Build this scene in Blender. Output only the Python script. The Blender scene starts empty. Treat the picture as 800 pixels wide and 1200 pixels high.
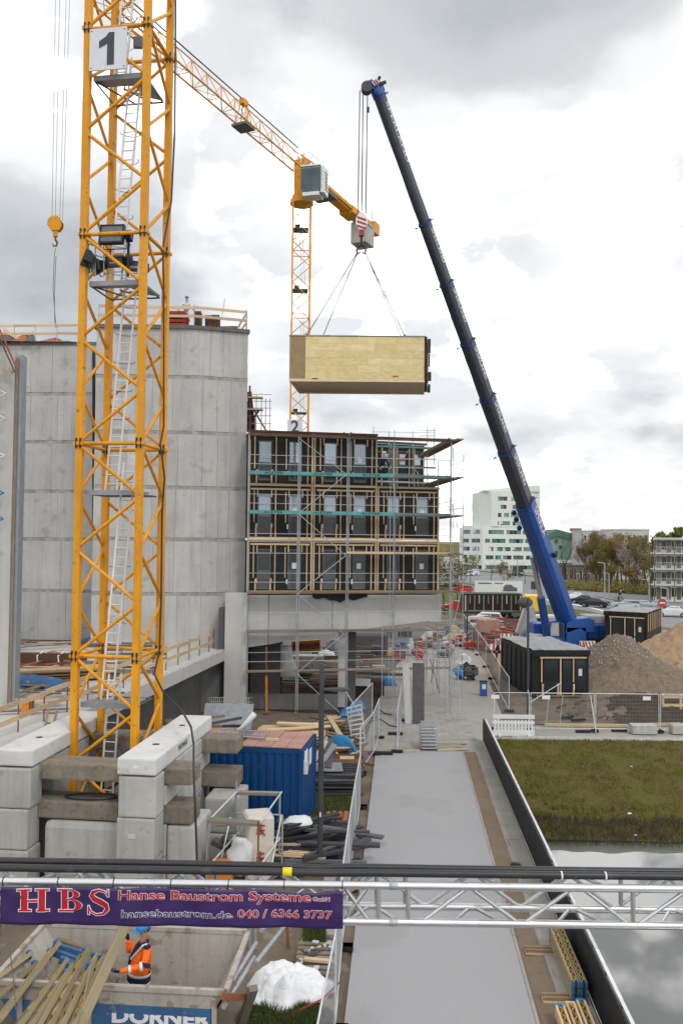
import bpy, bmesh, math, random
from mathutils import Vector, Matrix, noise
from math import sin, cos, pi, radians, atan, tan, sqrt
random.seed(7)
V = Vector
S = bpy.context.scene
COL = S.collection

# ---------------------------------------------------------------- camera
CAMZ = 10.0
FPX = 1000.0                      # focal length in pixels of the 800x1200 photograph
TH = atan(33 / FPX); RO = radians(0.6)
FW = V((0, cos(TH), sin(TH))); R0 = V((1, 0, 0)); U0 = V((0, -sin(TH), cos(TH)))
RT = R0 * cos(RO) + U0 * sin(RO); UP = -R0 * sin(RO) + U0 * cos(RO)
cd = bpy.data.cameras.new('camera'); cam = bpy.data.objects.new('camera', cd); COL.objects.link(cam)
cam.matrix_world = Matrix(((RT.x, UP.x, -FW.x, 0), (RT.y, UP.y, -FW.y, 0), (RT.z, UP.z, -FW.z, CAMZ), (0, 0, 0, 1)))
cd.sensor_fit = 'VERTICAL'; cd.sensor_height = 36; cd.sensor_width = 24; cd.lens = FPX / 1200 * 36
cd.clip_start = 0.1; cd.clip_end = 5000
S.camera = cam

def at(px, py, Y):
    """world point at forward distance Y seen at photograph pixel px,py (survey helper)"""
    d = FW + RT * ((px - 400) / FPX) + UP * ((600 - py) / FPX)
    return V((0, 0, CAMZ)) + d * (Y / d.y)
def gp(px, py, z=0.0):
    d = FW + RT * ((px - 400) / FPX) + UP * ((600 - py) / FPX)
    return V((0, 0, CAMZ)) + d * ((z - CAMZ) / d.z)

# ---------------------------------------------------------------- world: daylight under broken cloud
SUN_EL, SUN_AZ = radians(48), radians(150)
w = bpy.data.worlds.new('World'); S.world = w; w.use_nodes = True
nt = w.node_tree; nt.nodes.clear()
N = lambda t, **k: (lambda n: [setattr(n, a, b) for a, b in k.items()] and n or n)(nt.nodes.new(t))
L = lambda a, b: nt.links.new(a, b)
out = N('ShaderNodeOutputWorld'); mixs = N('ShaderNodeMixShader'); bg1 = N('ShaderNodeBackground'); bg2 = N('ShaderNodeBackground')
sky = N('ShaderNodeTexSky', sky_type='NISHITA', sun_disc=False)
sky.sun_elevation = SUN_EL; sky.sun_rotation = SUN_AZ
L(sky.outputs[0], bg1.inputs[0]); bg1.inputs[1].default_value = 0.11
tc = N('ShaderNodeTexCoord'); sep = N('ShaderNodeSeparateXYZ'); L(tc.outputs['Generated'], sep.inputs[0])
def mth(op, a, b=None, clamp=False):
    n = N('ShaderNodeMath', operation=op, use_clamp=clamp)
    for i, x in enumerate((a, b)):
        if x is None: continue
        if isinstance(x, (int, float)): n.inputs[i].default_value = x
        else: L(x, n.inputs[i])
    return n.outputs[0]
den = mth('ADD', mth('MAXIMUM', sep.outputs[2], 0.0), 0.32)
comb = N('ShaderNodeCombineXYZ'); L(mth('DIVIDE', sep.outputs[0], den), comb.inputs[0]); L(mth('DIVIDE', sep.outputs[1], den), comb.inputs[1])
comb.inputs[2].default_value = 3.7
n1 = N('ShaderNodeTexNoise'); n1.inputs['Scale'].default_value = 1.15; n1.inputs['Detail'].default_value = 6; n1.inputs['Roughness'].default_value = 0.47; n1.inputs['Distortion'].default_value = 0.25
L(comb.outputs[0], n1.inputs['Vector'])
n2 = N('ShaderNodeTexNoise'); n2.inputs['Scale'].default_value = 3.6; n2.inputs['Detail'].default_value = 5; n2.inputs['Roughness'].default_value = 0.5
L(comb.outputs[0], n2.inputs['Vector'])
def lobe(d, width, amp):
    d = V(d).normalized()
    vm = N('ShaderNodeVectorMath', operation='DOT_PRODUCT'); L(tc.outputs['Generated'], vm.inputs[0]); vm.inputs[1].default_value = d
    x = mth('DIVIDE', mth('SUBTRACT', 1.0, vm.outputs['Value']), width)
    return mth('MULTIPLY', mth('POWER', 2.718, mth('MULTIPLY', x, -1.0)), amp)
def dpx(px, py): return at(px, py, 100) - V((0, 0, CAMZ))
val = mth('ADD', mth('MULTIPLY', n1.outputs[0], 0.9), mth('MULTIPLY', mth('SUBTRACT', n2.outputs[0], 0.18), 0.50))
n3 = N('ShaderNodeTexNoise'); n3.inputs['Scale'].default_value = 8; n3.inputs['Detail'].default_value = 5; L(comb.outputs[0], n3.inputs['Vector'])
for (px, py, wd, am) in ((10, 280, .013, -.50), (60, 330, .008, -.16), (280, 280, .010, -.12), (680, -30, .012, -.42), (500, 0, .012, -.26), (330, 60, .006, -.03), (680, 260, .014, .16), (40, 40, .009, .22),
                         (560, 330, .01, .12), (400, 400, .02, .10), (760, 505, .0035, -.20), (560, 505, .003, -.12), (250, 170, .006, .12)):
    val = mth('ADD', val, lobe(dpx(px, py), wd, am))
val = mth('MAXIMUM', mth('ADD', val, mth('MULTIPLY', mth('SUBTRACT', n3.outputs[0], 0.5), mth('MULTIPLY', mth('MAXIMUM', mth('SUBTRACT', val, 0.46), 0.01), 12.0))), mth('MINIMUM', val, 0.54))
ramp = N('ShaderNodeValToRGB'); cr = ramp.color_ramp; cr.interpolation = 'EASE'
cr.elements[0].position = 0.12; cr.elements[0].color = (.66, .70, .745, 1)
cr.elements[1].position = 0.95; cr.elements[1].color = (3.3, 3.3, 3.25, 1)
e = cr.elements.new(0.36); e.color = (.93, .965, 1.0, 1)
e = cr.elements.new(0.50); e.color = (1.38, 1.39, 1.4, 1)
L(val, ramp.inputs[0]); L(ramp.outputs[0], bg2.inputs[0]); bg2.inputs[1].default_value = 1.0
L(bg1.outputs[0], mixs.inputs[1]); L(bg2.outputs[0], mixs.inputs[2])
gapf = N('ShaderNodeMapRange'); gapf.inputs[1].default_value = 0.40; gapf.inputs[2].default_value = 0.55; gapf.inputs[3].default_value = 0.78; gapf.inputs[4].default_value = 0.97
L(n2.outputs[0], gapf.inputs[0]); L(gapf.outputs[0], mixs.inputs[0]); L(mixs.outputs[0], out.inputs[0])

sl = bpy.data.lights.new('sun', 'SUN'); so = bpy.data.objects.new('sun', sl); COL.objects.link(so)
sl.energy = 1.5; sl.angle = radians(11); sl.color = (1, .965, .91)
sd = V((sin(SUN_AZ) * cos(SUN_EL), cos(SUN_AZ) * cos(SUN_EL), sin(SUN_EL)))
so.rotation_euler = (sd).to_track_quat('Z', 'Y').to_euler(); so.location = (0, -20, 60)
S.view_settings.view_transform = 'Standard'; S.view_settings.look = 'None'; S.view_settings.exposure = -0.47; S.view_settings.gamma = 1
S.view_settings.use_curve_mapping = False
S.render.engine = 'CYCLES'

# ---------------------------------------------------------------- materials
MT = {}
def mat(name, c1, c2=None, scale=3.0, rough=.7, metal=0.0, bump=0.0, bscale=None, stretch=(1, 1, 1), coord='pos', rnd=0.12,
        streak=0.0, spots=None, spec=.5, alpha=1.0, detail=6, contrast=.25):
    m = bpy.data.materials.new(name); m.use_nodes = True; t = m.node_tree; nd = t.nodes; lk = t.links.new
    b = nd['Principled BSDF']; b.inputs['Roughness'].default_value = rough; b.inputs['Metallic'].default_value = metal
    b.inputs['Specular IOR Level'].default_value = spec; b.inputs['Alpha'].default_value = alpha
    if spec == .5 and rough >= .45: spec = .18 if rough >= .6 else .3
    b.inputs['Specular IOR Level'].default_value = spec; c2 = c2 or tuple(x * .8 for x in c1)
    if coord == 'pos': src = nd.new('ShaderNodeNewGeometry').outputs['Position']
    else: src = nd.new('ShaderNodeTexCoord').outputs['Object']
    mp = nd.new('ShaderNodeMapping'); mp.inputs['Scale'].default_value = stretch; lk(src, mp.inputs[0])
    oi = nd.new('ShaderNodeObjectInfo')
    if coord == 'obj':
        vm = nd.new('ShaderNodeVectorMath'); vm.operation = 'SCALE'; vm.inputs[0].default_value = (37, 17, 53); lk(oi.outputs['Random'], vm.inputs['Scale']); lk(vm.outputs[0], mp.inputs['Location'])
    no = nd.new('ShaderNodeTexNoise'); no.inputs['Scale'].default_value = scale; no.inputs['Detail'].default_value = detail; no.inputs['Roughness'].default_value = .62
    lk(mp.outputs[0], no.inputs['Vector'])
    rp = nd.new('ShaderNodeValToRGB'); rp.color_ramp.elements[0].position = .5 - contrast; rp.color_ramp.elements[1].position = .5 + contrast
    rp.color_ramp.elements[0].color = (*c2, 1); rp.color_ramp.elements[1].color = (*c1, 1); lk(no.outputs[0], rp.inputs[0])
    col = rp.outputs[0]
    def mix(fac, a, bc, mode='MIX'):
        mx = nd.new('ShaderNodeMix'); mx.data_type = 'RGBA'; mx.blend_type = mode
        if isinstance(fac, float): mx.inputs[0].default_value = fac
        else: lk(fac, mx.inputs[0])
        lk(a, mx.inputs[6])
        if isinstance(bc, tuple): mx.inputs[7].default_value = (*bc, 1)
        else: lk(bc, mx.inputs[7])
        return mx.outputs[2]
    if streak:
        m2 = nd.new('ShaderNodeMapping'); m2.inputs['Scale'].default_value = (1.6, 1.6, .12); lk(src, m2.inputs[0])
        n3 = nd.new('ShaderNodeTexNoise'); n3.inputs['Scale'].default_value = 2.2; n3.inputs['Detail'].default_value = 7; n3.inputs['Roughness'].default_value = .7; lk(m2.outputs[0], n3.inputs[0])
        r3 = nd.new('ShaderNodeMapRange'); r3.inputs[1].default_value = .48; r3.inputs[2].default_value = .75; r3.inputs[4].default_value = streak; lk(n3.outputs[0], r3.inputs[0])
        col = mix(r3.outputs[0], col, tuple(x * .45 for x in c2))
    if spots:
        sc, th, sp, am = spots
        n4 = nd.new('ShaderNodeTexNoise'); n4.inputs['Scale'].default_value = sc; n4.inputs['Detail'].default_value = 5; lk(src, n4.inputs[0])
        r4 = nd.new('ShaderNodeMapRange'); r4.inputs[1].default_value = th; r4.inputs[2].default_value = th + .06; r4.inputs[4].default_value = am; lk(n4.outputs[0], r4.inputs[0])
        col = mix(r4.outputs[0], col, sp)
    if rnd:
        mr = nd.new('ShaderNodeMapRange'); mr.inputs[3].default_value = 1 - rnd; mr.inputs[4].default_value = 1 + rnd * .5; lk(oi.outputs['Random'], mr.inputs[0])
        hs = nd.new('ShaderNodeHueSaturation'); lk(mr.outputs[0], hs.inputs['Value']); lk(col, hs.inputs['Color']); col = hs.outputs[0]
    lk(col, b.inputs['Base Color'])
    if bump:
        nb = nd.new('ShaderNodeTexNoise'); nb.inputs['Scale'].default_value = bscale or scale * 6; nb.inputs['Detail'].default_value = 6; lk(mp.outputs[0], nb.inputs['Vector'])
        bp = nd.new('ShaderNodeBump'); bp.inputs['Strength'].default_value = bump; bp.inputs['Distance'].default_value = .05; lk(nb.outputs[0], bp.inputs['Height']); lk(bp.outputs[0], b.inputs['Normal'])
    MT[name] = m
    return m
mat('crane_yellow', (.76, .345, .012), (.62, .26, .012), 2.0, .5, rnd=.12, spots=(7, .63, (.16, .08, .035), .7), streak=.38, bump=.08)
mat('crane_yellow_pale', (.68, .33, .05), (.56, .26, .035), 2, .5, rnd=.08, streak=.2)
mat('ladder_white', (.80, .81, .82), (.70, .71, .72), 4, .5)
mat('wood_tan', (.37, .305, .19), (.24, .195, .115), 1.2, .75, coord='obj', stretch=(6, 6, 1.5), rnd=.25, bump=.15)
mat('bag_cream', (.60, .56, .50), (.50, .46, .40), 2, .8, bump=.3, bscale=8)
mat('white_metal', (.74, .76, .77), (.5, .52, .53), 4, .45, .3)
mat('alu', (.70, .71, .73), (.56, .57, .59), 9, .32, .85, bump=.03, stretch=(1, 12, 12), streak=0, spots=(14, .66, (.3, .3, .3), .4))
mat('galv', (.50, .52, .55), (.34, .36, .39), 6, .5, .55, coord='pos', spots=(8, .62, (.16, .12, .10), .5))
mat('galv_plate', (.34, .36, .39), (.24, .26, .29), 3, .55, .4, streak=.2)
mat('grey_metal', (.16, .17, .18), (.10, .105, .11), 4, .55, .2)
mat('dark_metal', (.035, .036, .04), (.022, .023, .026), 3, .45, .3)
mat('lamp_grey', (.075, .078, .085), (.055, .058, .064), 3, .5, .3)
mat('fence_dark', (.016, .017, .020), (.010, .011, .013), 2, .6, .0, spec=.25)
mat('black_rubber', (.018, .018, .02), (.03, .03, .032), 5, .6, bump=.1)
mat('black_membrane', (.010, .010, .011), (.017, .016, .016), 1.4, .62, spec=.3, bump=.5, bscale=2.2, streak=.3)
mat('grey_membrane', (.36, .365, .37), (.22, .225, .23), 1.1, .6, bump=.5, bscale=2.0, spots=(2.2, .60, (.08, .08, .085), .7))
mat('wood_new', (.64, .50, .33), (.48, .35, .21), 1.0, .72, coord='obj', stretch=(5, 5, 1.2), rnd=.22, bump=.1)
mat('wood_old', (.30, .215, .13), (.17, .12, .075), 1.2, .8, coord='obj', stretch=(6, 6, 1.5), rnd=.35, bump=.15)
mat('wood_grey', (.27, .235, .19), (.16, .135, .105), 1.2, .85, coord='obj', stretch=(6, 6, 1.5), rnd=.35, bump=.15)
mat('wood_yellow', (.46, .33, .075), (.34, .22, .05), 1.5, .65, coord='obj', stretch=(5, 5, 1.5), rnd=.25, spots=(6, .62, (.30, .24, .17), .7))
mat('plywood', (.55, .39, .22), (.44, .30, .16), 1.6, .7, rnd=.2, spots=(2.5, .64, (.25, .17, .10), .5))
mat('brown_board', (.13, .062, .035), (.085, .045, .03), 2, .65, rnd=.25)
mat('concrete_wall', (.50, .495, .48), (.38, .376, .365), .6, .86, bump=.15, bscale=14, streak=.36, rnd=.10, spots=(1.1, .63, (.20, .195, .185), .35), detail=8)
mat('joint_band', (.40, .39, .37), (.22, .215, .205), 2.2, .95, bump=.6, bscale=7, rnd=0, contrast=.18)
mat('joint_grey', (.34, .335, .325), (.25, .247, .24), 2, .9, rnd=0)
mat('concrete_joint', (.17, .165, .155), (.11, .107, .10), 2, .9, bump=.2)
mat('concrete_light', (.50, .50, .485), (.42, .42, .405), .9, .85, bump=.12, bscale=16, streak=.15, rnd=.08, detail=8)
mat('concrete_block', (.47, .465, .445), (.37, .365, .345), 1.1, .88, bump=.22, bscale=18, streak=.42, rnd=.12, spots=(3.2, .63, (.25, .24, .21), .5), detail=9)
mat('concrete_white', (.66, .665, .655), (.53, .535, .525), 1.5, .8, bump=.12, bscale=16, rnd=.05, spots=(2.4, .62, (.36, .35, .32), .45), detail=9)
mat('concrete_brown', (.27, .235, .185), (.15, .13, .105), 1.6, .92, bump=.5, bscale=9, streak=.4, rnd=.2, spots=(5, .6, (.10, .09, .075), .5), detail=9)
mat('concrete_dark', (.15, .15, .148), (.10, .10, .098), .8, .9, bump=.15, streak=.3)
mat('soil', (.20, .16, .12), (.10, .078, .06), .7, .95, bump=.6, bscale=4, spots=(1.2, .60, (.22, .19, .155), .7), detail=10, rnd=0)
mat('dark_olive', (.055, .055, .028), (.03, .032, .018), 1.5, .35, bump=.1, rnd=0)
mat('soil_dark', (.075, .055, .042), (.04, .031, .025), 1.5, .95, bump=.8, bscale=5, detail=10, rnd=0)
mat('dirt_strip', (.215, .17, .125), (.15, .115, .083), .8, .95, bump=.4, bscale=12, spots=(3, .64, (.10, .08, .06), .5), detail=10, rnd=0)
mat('gravel', (.25, .20, .155), (.11, .083, .062), 5, .95, bump=.9, bscale=14, detail=10, rnd=0)
mat('sand', (.40, .29, .185), (.27, .185, .11), 1.2, .95, bump=.6, bscale=6, detail=10, rnd=0)
mat('asphalt', (.375, .375, .385), (.285, .285, .296), 22, .9, bump=.35, bscale=60, spots=(.35, .55, (.255, .252, .248), .32), detail=14, rnd=0, contrast=.3, streak=.0)
mat('pavement', (.36, .345, .315), (.27, .258, .235), .9, .9, bump=.15, bscale=20, rnd=.10, detail=9)
mat('road_asphalt', (.24, .245, .25), (.20, .203, .21), .3, .9, rnd=0)
mat('road_white', (.7, .7, .7), (.6, .6, .6), 3, .8, rnd=0)
mat('grass_far', (.115, .13, .035), (.07, .09, .025), .25, .95, bump=.3, rnd=0, detail=10)
mat('grass_ground', (.085, .085, .013), (.105, .075, .03), .45, .95, bump=.7, bscale=8, rnd=0, detail=10)
mat('grass_blade', (.135, .155, .018), (.095, .08, .018), .4, .8, rnd=0, detail=8, contrast=.16, spots=(.5, .54, (.15, .10, .045), .8))
mat('grass_lush', (.085, .115, .03), (.055, .07, .022), 2, .8, rnd=0)
mat('blue_paint', (.008, .09, .36), (.006, .065, .27), 2, .42, rnd=.05, streak=.2)
mat('container_blue', (.003, .06, .20), (.003, .04, .14), 1.2, .5, rnd=.03, streak=.4, spots=(5, .68, (.10, .06, .04), .6))
mat('boom_grey', (.040, .050, .075), (.026, .032, .046), 1.2, .38, rnd=.05, streak=.3)
mat('collar_blue', (.006, .045, .17), (.005, .035, .13), 2, .4)
mat('boom_blue', (.006, .068, .31), (.005, .05, .23), 1.5, .35, rnd=.03)
mat('rust', (.30, .12, .07), (.17, .075, .045), 2.5, .85, bump=.2, rnd=.15)
mat('rust_roof', (.42, .255, .215), (.31, .175, .145), 1.8, .85, bump=.15, rnd=.1, spots=(2, .63, (.45, .38, .33), .5))
mat('red_paint', (.42, .055, .035), (.30, .04, .028), 2, .55, rnd=.15, spots=(6, .63, (.22, .16, .13), .6))
mat('orange_paint', (.62, .22, .025), (.48, .15, .02), 2, .55, rnd=.1)
mat('clay', (.42, .15, .075), (.30, .10, .055), 3, .7, rnd=.15)
mat('teal', (.11, .34, .33), (.07, .25, .25), 1.8, .6, rnd=.12, spots=(4, .62, (.20, .30, .28), .6))
mat('teal_grey', (.15, .22, .22), (.10, .15, .15), 1.8, .6, rnd=.15)
mat('teal_film', (.10, .42, .45), (.08, .34, .37), 2, .5)
mat('osb', (.70, .58, .31), (.56, .44, .215), 3.0, .68, rnd=.04, bump=.15, detail=12, stretch=(1, 1, 2.5), contrast=.2)
mat('osb_light', (.73, .62, .36), (.60, .485, .25), 1.8, .6, rnd=.06, bump=.15, detail=12, stretch=(1, 1, 2.5), contrast=.2)
mat('osb_brown', (.33, .26, .14), (.24, .185, .10), 2, .85, rnd=.06, bump=.4, detail=12)
mat('osb_under', (.74, .60, .44), (.62, .49, .35), 2, .8, rnd=.06, detail=10)
mat('banner', (.040, .018, .115), (.030, .013, .085), 1.2, .38, rnd=0)
mat('banner_red', (.45, .018, .03), (.38, .015, .025), 3, .45, rnd=0)
mat('print_white', (.75, .74, .78), (.68, .67, .7), 3, .5, rnd=0)
mat('print_dark', (.055, .058, .07), (.045, .048, .058), 3, .5, rnd=0)
mat('sign_white', (.63, .66, .70), (.56, .59, .63), 2, .5, rnd=.03)
mat('yellow_tape', (.85, .62, .02), (.75, .52, .02), 3, .5)
mat('yellow_truck', (.85, .60, .01), (.75, .5, .01), 2, .4)
mat('white_plastic', (.72, .73, .74), (.62, .63, .64), 1.5, .42, rnd=.05, bump=.25, bscale=5)
mat('white_cloth', (.80, .81, .83), (.68, .70, .73), 2.0, .42, rnd=.0, bump=.2, bscale=9)
mat('blue_plastic', (.03, .22, .45), (.02, .15, .33), 1.5, .45, bump=.3, bscale=4)
mat('skip_paint', (.46, .435, .40), (.34, .31, .275), 1.3, .75, rnd=.03, streak=.5, spots=(2.6, .57, (.24, .165, .11), .75), bump=.2, detail=10)
mat('skip_blue', (.055, .145, .31), (.045, .11, .23), 1.4, .65, rnd=.0, streak=.4, spots=(4.0, .6, (.28, .24, .2), .8))
mat('skin', (.46, .25, .17), (.40, .21, .14), 6, .55, rnd=0)
mat('hivis', (.95, .17, .02), (.82, .13, .015), 5, .65, rnd=0, bump=.5, bscale=16)
mat('navy', (.018, .026, .055), (.012, .018, .04), 6, .75, rnd=0, bump=.4)
mat('glove', (.03, .032, .036), (.02, .02, .024), 8, .75, rnd=0)
mat('reflective', (.62, .64, .64), (.52, .54, .54), 8, .35, rnd=0)
mat('helmet_blue', (.02, .22, .58), (.018, .18, .5), 3, .25, rnd=0)
mat('tyre', (.02, .02, .021), (.03, .03, .03), 5, .85)
mat('rim', (.35, .36, .37), (.28, .29, .3), 5, .35, .7)
mat('glass_dark', (.03, .037, .042), (.022, .028, .032), 2, .06, spec=.9, rnd=0)
mat('window_sky', (.36, .42, .48), (.26, .31, .37), 1.2, .07, .55, spec=.9, rnd=.15)
mat('window_teal', (.17, .32, .31), (.10, .21, .21), .15, .15, .3, rnd=.55)
mat('window_dark', (.04, .048, .052), (.022, .028, .032), .5, .12, .0, rnd=.3)
mat('cab_glass', (.10, .15, .16), (.05, .08, .09), .8, .08, .35, rnd=.05)
mat('white_render', (.66, .69, .66), (.60, .63, .60), .1, .8, rnd=.02)
mat('white_warm', (.56, .56, .55), (.47, .47, .46), .2, .8, rnd=.05, streak=.1)
mat('green_render', (.20, .33, .28), (.17, .28, .24), .1, .8, rnd=.02)
mat('green_dark', (.10, .17, .135), (.085, .15, .12), .1, .8, rnd=.02)
mat('bark', (.105, .085, .068), (.062, .05, .041), 3, .9, rnd=.2)
mat('bark_grey', (.17, .16, .15), (.105, .10, .095), 3, .9, rnd=.2)
mat('leaf_brown', (.27, .19, .085), (.17, .12, .055), .8, .85, rnd=.25)
mat('leaf_olive', (.24, .20, .07), (.15, .125, .045), .8, .85, rnd=.25)
mat('leaf_green', (.17, .20, .04), (.09, .12, .025), .8, .85, rnd=.2)
mat('blossom', (.46, .43, .43), (.27, .24, .24), .8, .85, rnd=.2)
mat('car_white', (.70, .72, .74), (.64, .66, .68), 1, .25, rnd=.05)
mat('car_silver', (.40, .43, .47), (.36, .39, .43), 1, .25, .5, rnd=.1)
mat('car_dark', (.03, .034, .045), (.025, .028, .038), 1, .22, rnd=.2)
mat('car_red', (.50, .03, .02), (.42, .025, .018), 1, .28, rnd=.1)
mat('lamp_lens', (.55, .56, .56), (.4, .41, .41), 3, .12, .1)
mat('red_lens', (.45, .02, .01), (.35, .015, .01), 3, .2)
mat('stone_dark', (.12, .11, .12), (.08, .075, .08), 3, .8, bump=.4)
mat('cable_black', (.022, .023, .027), (.015, .016, .018), 3, .42, rnd=0, spots=(10, .62, (.06, .06, .065), .5))
# panel concrete with shuttering tie marks is geometry; water
m = mat('water', (.50, .52, .53), (.46, .48, .47), .3, .03, .26, rnd=0, bump=.012, bscale=.7)
b_ = m.node_tree.nodes['Principled BSDF']; b_.inputs['IOR'].default_value = 1.45
for l in list(b_.inputs['Base Color'].links): m.node_tree.links.remove(l)
b_.inputs['Base Color'].default_value = (.10, .105, .10, 1); b_.inputs['Specular Tint'].default_value = (1, 1, 1, 1)
b_.inputs['Metallic'].default_value = 0.0; b_.inputs['IOR'].default_value = 2.2; b_.inputs['Base Color'].default_value = (.02, .024, .02, 1)
# clear cover glass
# ---------------------------------------------------------------- mesh helpers
ORG = {}
def frame(a, b, up=(0, 0, 1)):
    z = (V(b) - V(a)); ln = z.length; z = z / max(ln, 1e-9)
    u = V(up)
    if abs(z.dot(u.normalized())) > .98: u = V((0, 1, 0))
    x = u.cross(z).normalized(); y = z.cross(x)
    return x, y, z, ln
class MB:
    def __init__(s): s.v = []; s.f = []; s.mi = []; s.k = 0
    def add(s, vs, fs):
        o = len(s.v); s.v += [V(p) for p in vs]
        for f in fs: s.f.append(tuple(o + i for i in f)); s.mi.append(s.k)
        return s
    def box(s, c, d, rz=0.0, tilt=None):
        c = V(c); hx, hy, hz = d[0] / 2, d[1] / 2, d[2] / 2
        vs = [V((x * hx, y * hy, z * hz)) for z in (-1, 1) for x, y in ((-1, -1), (1, -1), (1, 1), (-1, 1))]
        R = Matrix.Rotation(rz, 3, 'Z')
        if tilt: R = R @ tilt
        return s.add([R @ p + c for p in vs], [(3, 2, 1, 0), (4, 5, 6, 7), (0, 1, 5, 4), (1, 2, 6, 5), (2, 3, 7, 6), (3, 0, 4, 7)])
    def b2(s, lo, hi): return s.box([(a + b) / 2 for a, b in zip(lo, hi)], [abs(b - a) for a, b in zip(lo, hi)])
    def beam(s, a, b, wd, h=None, up=(0, 0, 1)):
        h = h or wd; x, y, z, l = frame(a, b, up); a = V(a); b = V(b)
        vs = [p + x * (i * wd / 2) + y * (j * h / 2) for p in (a, b) for i, j in ((-1, -1), (1, -1), (1, 1), (-1, 1))]
        return s.add(vs, [(3, 2, 1, 0), (4, 5, 6, 7), (0, 1, 5, 4), (1, 2, 6, 5), (2, 3, 7, 6), (3, 0, 4, 7)])
    def tube(s, a, b, r, n=6, r2=None, cap=True):
        r2 = r if r2 is None else r2; x, y, z, l = frame(a, b); a = V(a); b = V(b)
        vs = []
        for p, rr in ((a, r), (b, r2)):
            for i in range(n): t = 2 * pi * i / n; vs.append(p + x * (rr * cos(t)) + y * (rr * sin(t)))
        fs = [(i, (i + 1) % n, n + (i + 1) % n, n + i) for i in range(n)]
        if cap: fs += [tuple(range(n - 1, -1, -1)), tuple(range(n, 2 * n))]
        return s.add(vs, fs)
    def path(s, pts, r, n=6):
        pts = [V(p) for p in pts]; rs = r if isinstance(r, (list, tuple)) else [r] * len(pts)
        vs = []; x = None
        for i, p in enumerate(pts):
            z = (pts[min(i + 1, len(pts) - 1)] - pts[max(i - 1, 0)]).normalized()
            if x is None:
                u = V((0, 0, 1)) if abs(z.z) < .9 else V((0, 1, 0)); x = u.cross(z).normalized()
            else: x = (x - z * x.dot(z)).normalized()
            y = z.cross(x)
            for k in range(n): t = 2 * pi * k / n; vs.append(p + x * (rs[i] * cos(t)) + y * (rs[i] * sin(t)))
        fs = [(i * n + k, i * n + (k + 1) % n, (i + 1) * n + (k + 1) % n, (i + 1) * n + k) for i in range(len(pts) - 1) for k in range(n)]
        fs += [tuple(range(n - 1, -1, -1)), tuple(range((len(pts) - 1) * n, len(pts) * n))]
        return s.add(vs, fs)
    def prism(s, pts, vec):
        n = len(pts); vs = [V(p) for p in pts] + [V(p) + V(vec) for p in pts]
        return s.add(vs, [tuple(range(n - 1, -1, -1)), tuple(range(n, 2 * n))] + [(i, (i + 1) % n, n + (i + 1) % n, n + i) for i in range(n)])
    def loft(s, rings, cap=True):
        n = len(rings[0]); vs = [p for r in rings for p in r]
        fs = [(i * n + k, i * n + (k + 1) % n, (i + 1) * n + (k + 1) % n, (i + 1) * n + k) for i in range(len(rings) - 1) for k in range(n)]
        if cap: fs += [tuple(range(n - 1, -1, -1)), tuple(range((len(rings) - 1) * n, len(rings) * n))]
        return s.add(vs, fs)
    def ball(s, c, r, n=8, m=5, sc=(1, 1, 1)):
        rings = []
        for j in range(m + 1):
            ph = -pi / 2 + pi * (j + .001 + (.998 - .001) * 0) / m if 0 < j < m else (-pi / 2 + .05 if j == 0 else pi / 2 - .05)
            rings.append([V(c) + V((r * cos(ph) * cos(2 * pi * k / n) * sc[0], r * cos(ph) * sin(2 * pi * k / n) * sc[1], r * sin(ph) * sc[2])) for k in range(n)])
        return s.loft(rings)
    def poly(s, pts): return s.add(pts, [tuple(range(len(pts)))])
    def grid(s, nx, ny, fn):
        vs = [V(fn(i / nx, j / ny)) for j in range(ny + 1) for i in range(nx + 1)]
        return s.add(vs, [(j * (nx + 1) + i, j * (nx + 1) + i + 1, (j + 1) * (nx + 1) + i + 1, (j + 1) * (nx + 1) + i) for j in range(ny) for i in range(nx)])
    def build(s, name, m, parent=None, smooth=False, bevel=0.0, seg=1, loc=None):
        me = bpy.data.meshes.new(name)
        if parent is not None: org = ORG.get(parent.name, V((0, 0, 0)))
        elif loc is not None: org = V(loc)
        else:
            xs = [p.x for p in s.v]; ys = [p.y for p in s.v]; zs = [p.z for p in s.v]
            org = V(((min(xs) + max(xs)) / 2, (min(ys) + max(ys)) / 2, min(zs)))
        me.from_pydata([p - org for p in s.v], [], s.f)
        ms = m if isinstance(m, (list, tuple)) else [m]
        for q in ms: me.materials.append(MT[q])
        if len(ms) > 1: me.polygons.foreach_set('material_index', s.mi)
        if smooth: me.polygons.foreach_set('use_smooth', [True] * len(me.polygons))
        if bevel:
            bm = bmesh.new(); bm.from_mesh(me); bmesh.ops.bevel(bm, geom=bm.edges[:], offset=bevel, segments=seg, affect='EDGES', profile=.6)
            bm.to_mesh(me); bm.free()
        me.update()
        o = bpy.data.objects.new(name, me); COL.objects.link(o)
        if parent is not None: o.parent = parent; ORG[o.name] = org
        else: o.location = org; ORG[o.name] = org
        return o
def tag(o, label, cat, group=None):
    o['label'] = label; o['category'] = cat
    if group: o['group'] = group
    return o
def thing(name, label, cat, loc=(0, 0, 0), group=None, rz=0.0):
    o = bpy.data.objects.new(name, None); COL.objects.link(o); o.location = V(loc); o.rotation_euler = (0, 0, rz); o.empty_display_size = .3
    ORG[o.name] = V(loc) if not rz else V((0, 0, 0))
    return tag(o, label, cat, group)
def kind(o, k): o['kind'] = k; return o
def struct(name, mb, m, **k): return kind(mb.build(name, m, None, **k), 'structure')
KIDS = {}
def copy_tree(o, parent=None):
    c = o.copy(); COL.objects.link(c); c.parent = parent
    ORG[c.name] = ORG.get(o.name, V((0, 0, 0)))
    for ch in list(o.children): copy_tree(ch, c)
    return c
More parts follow.
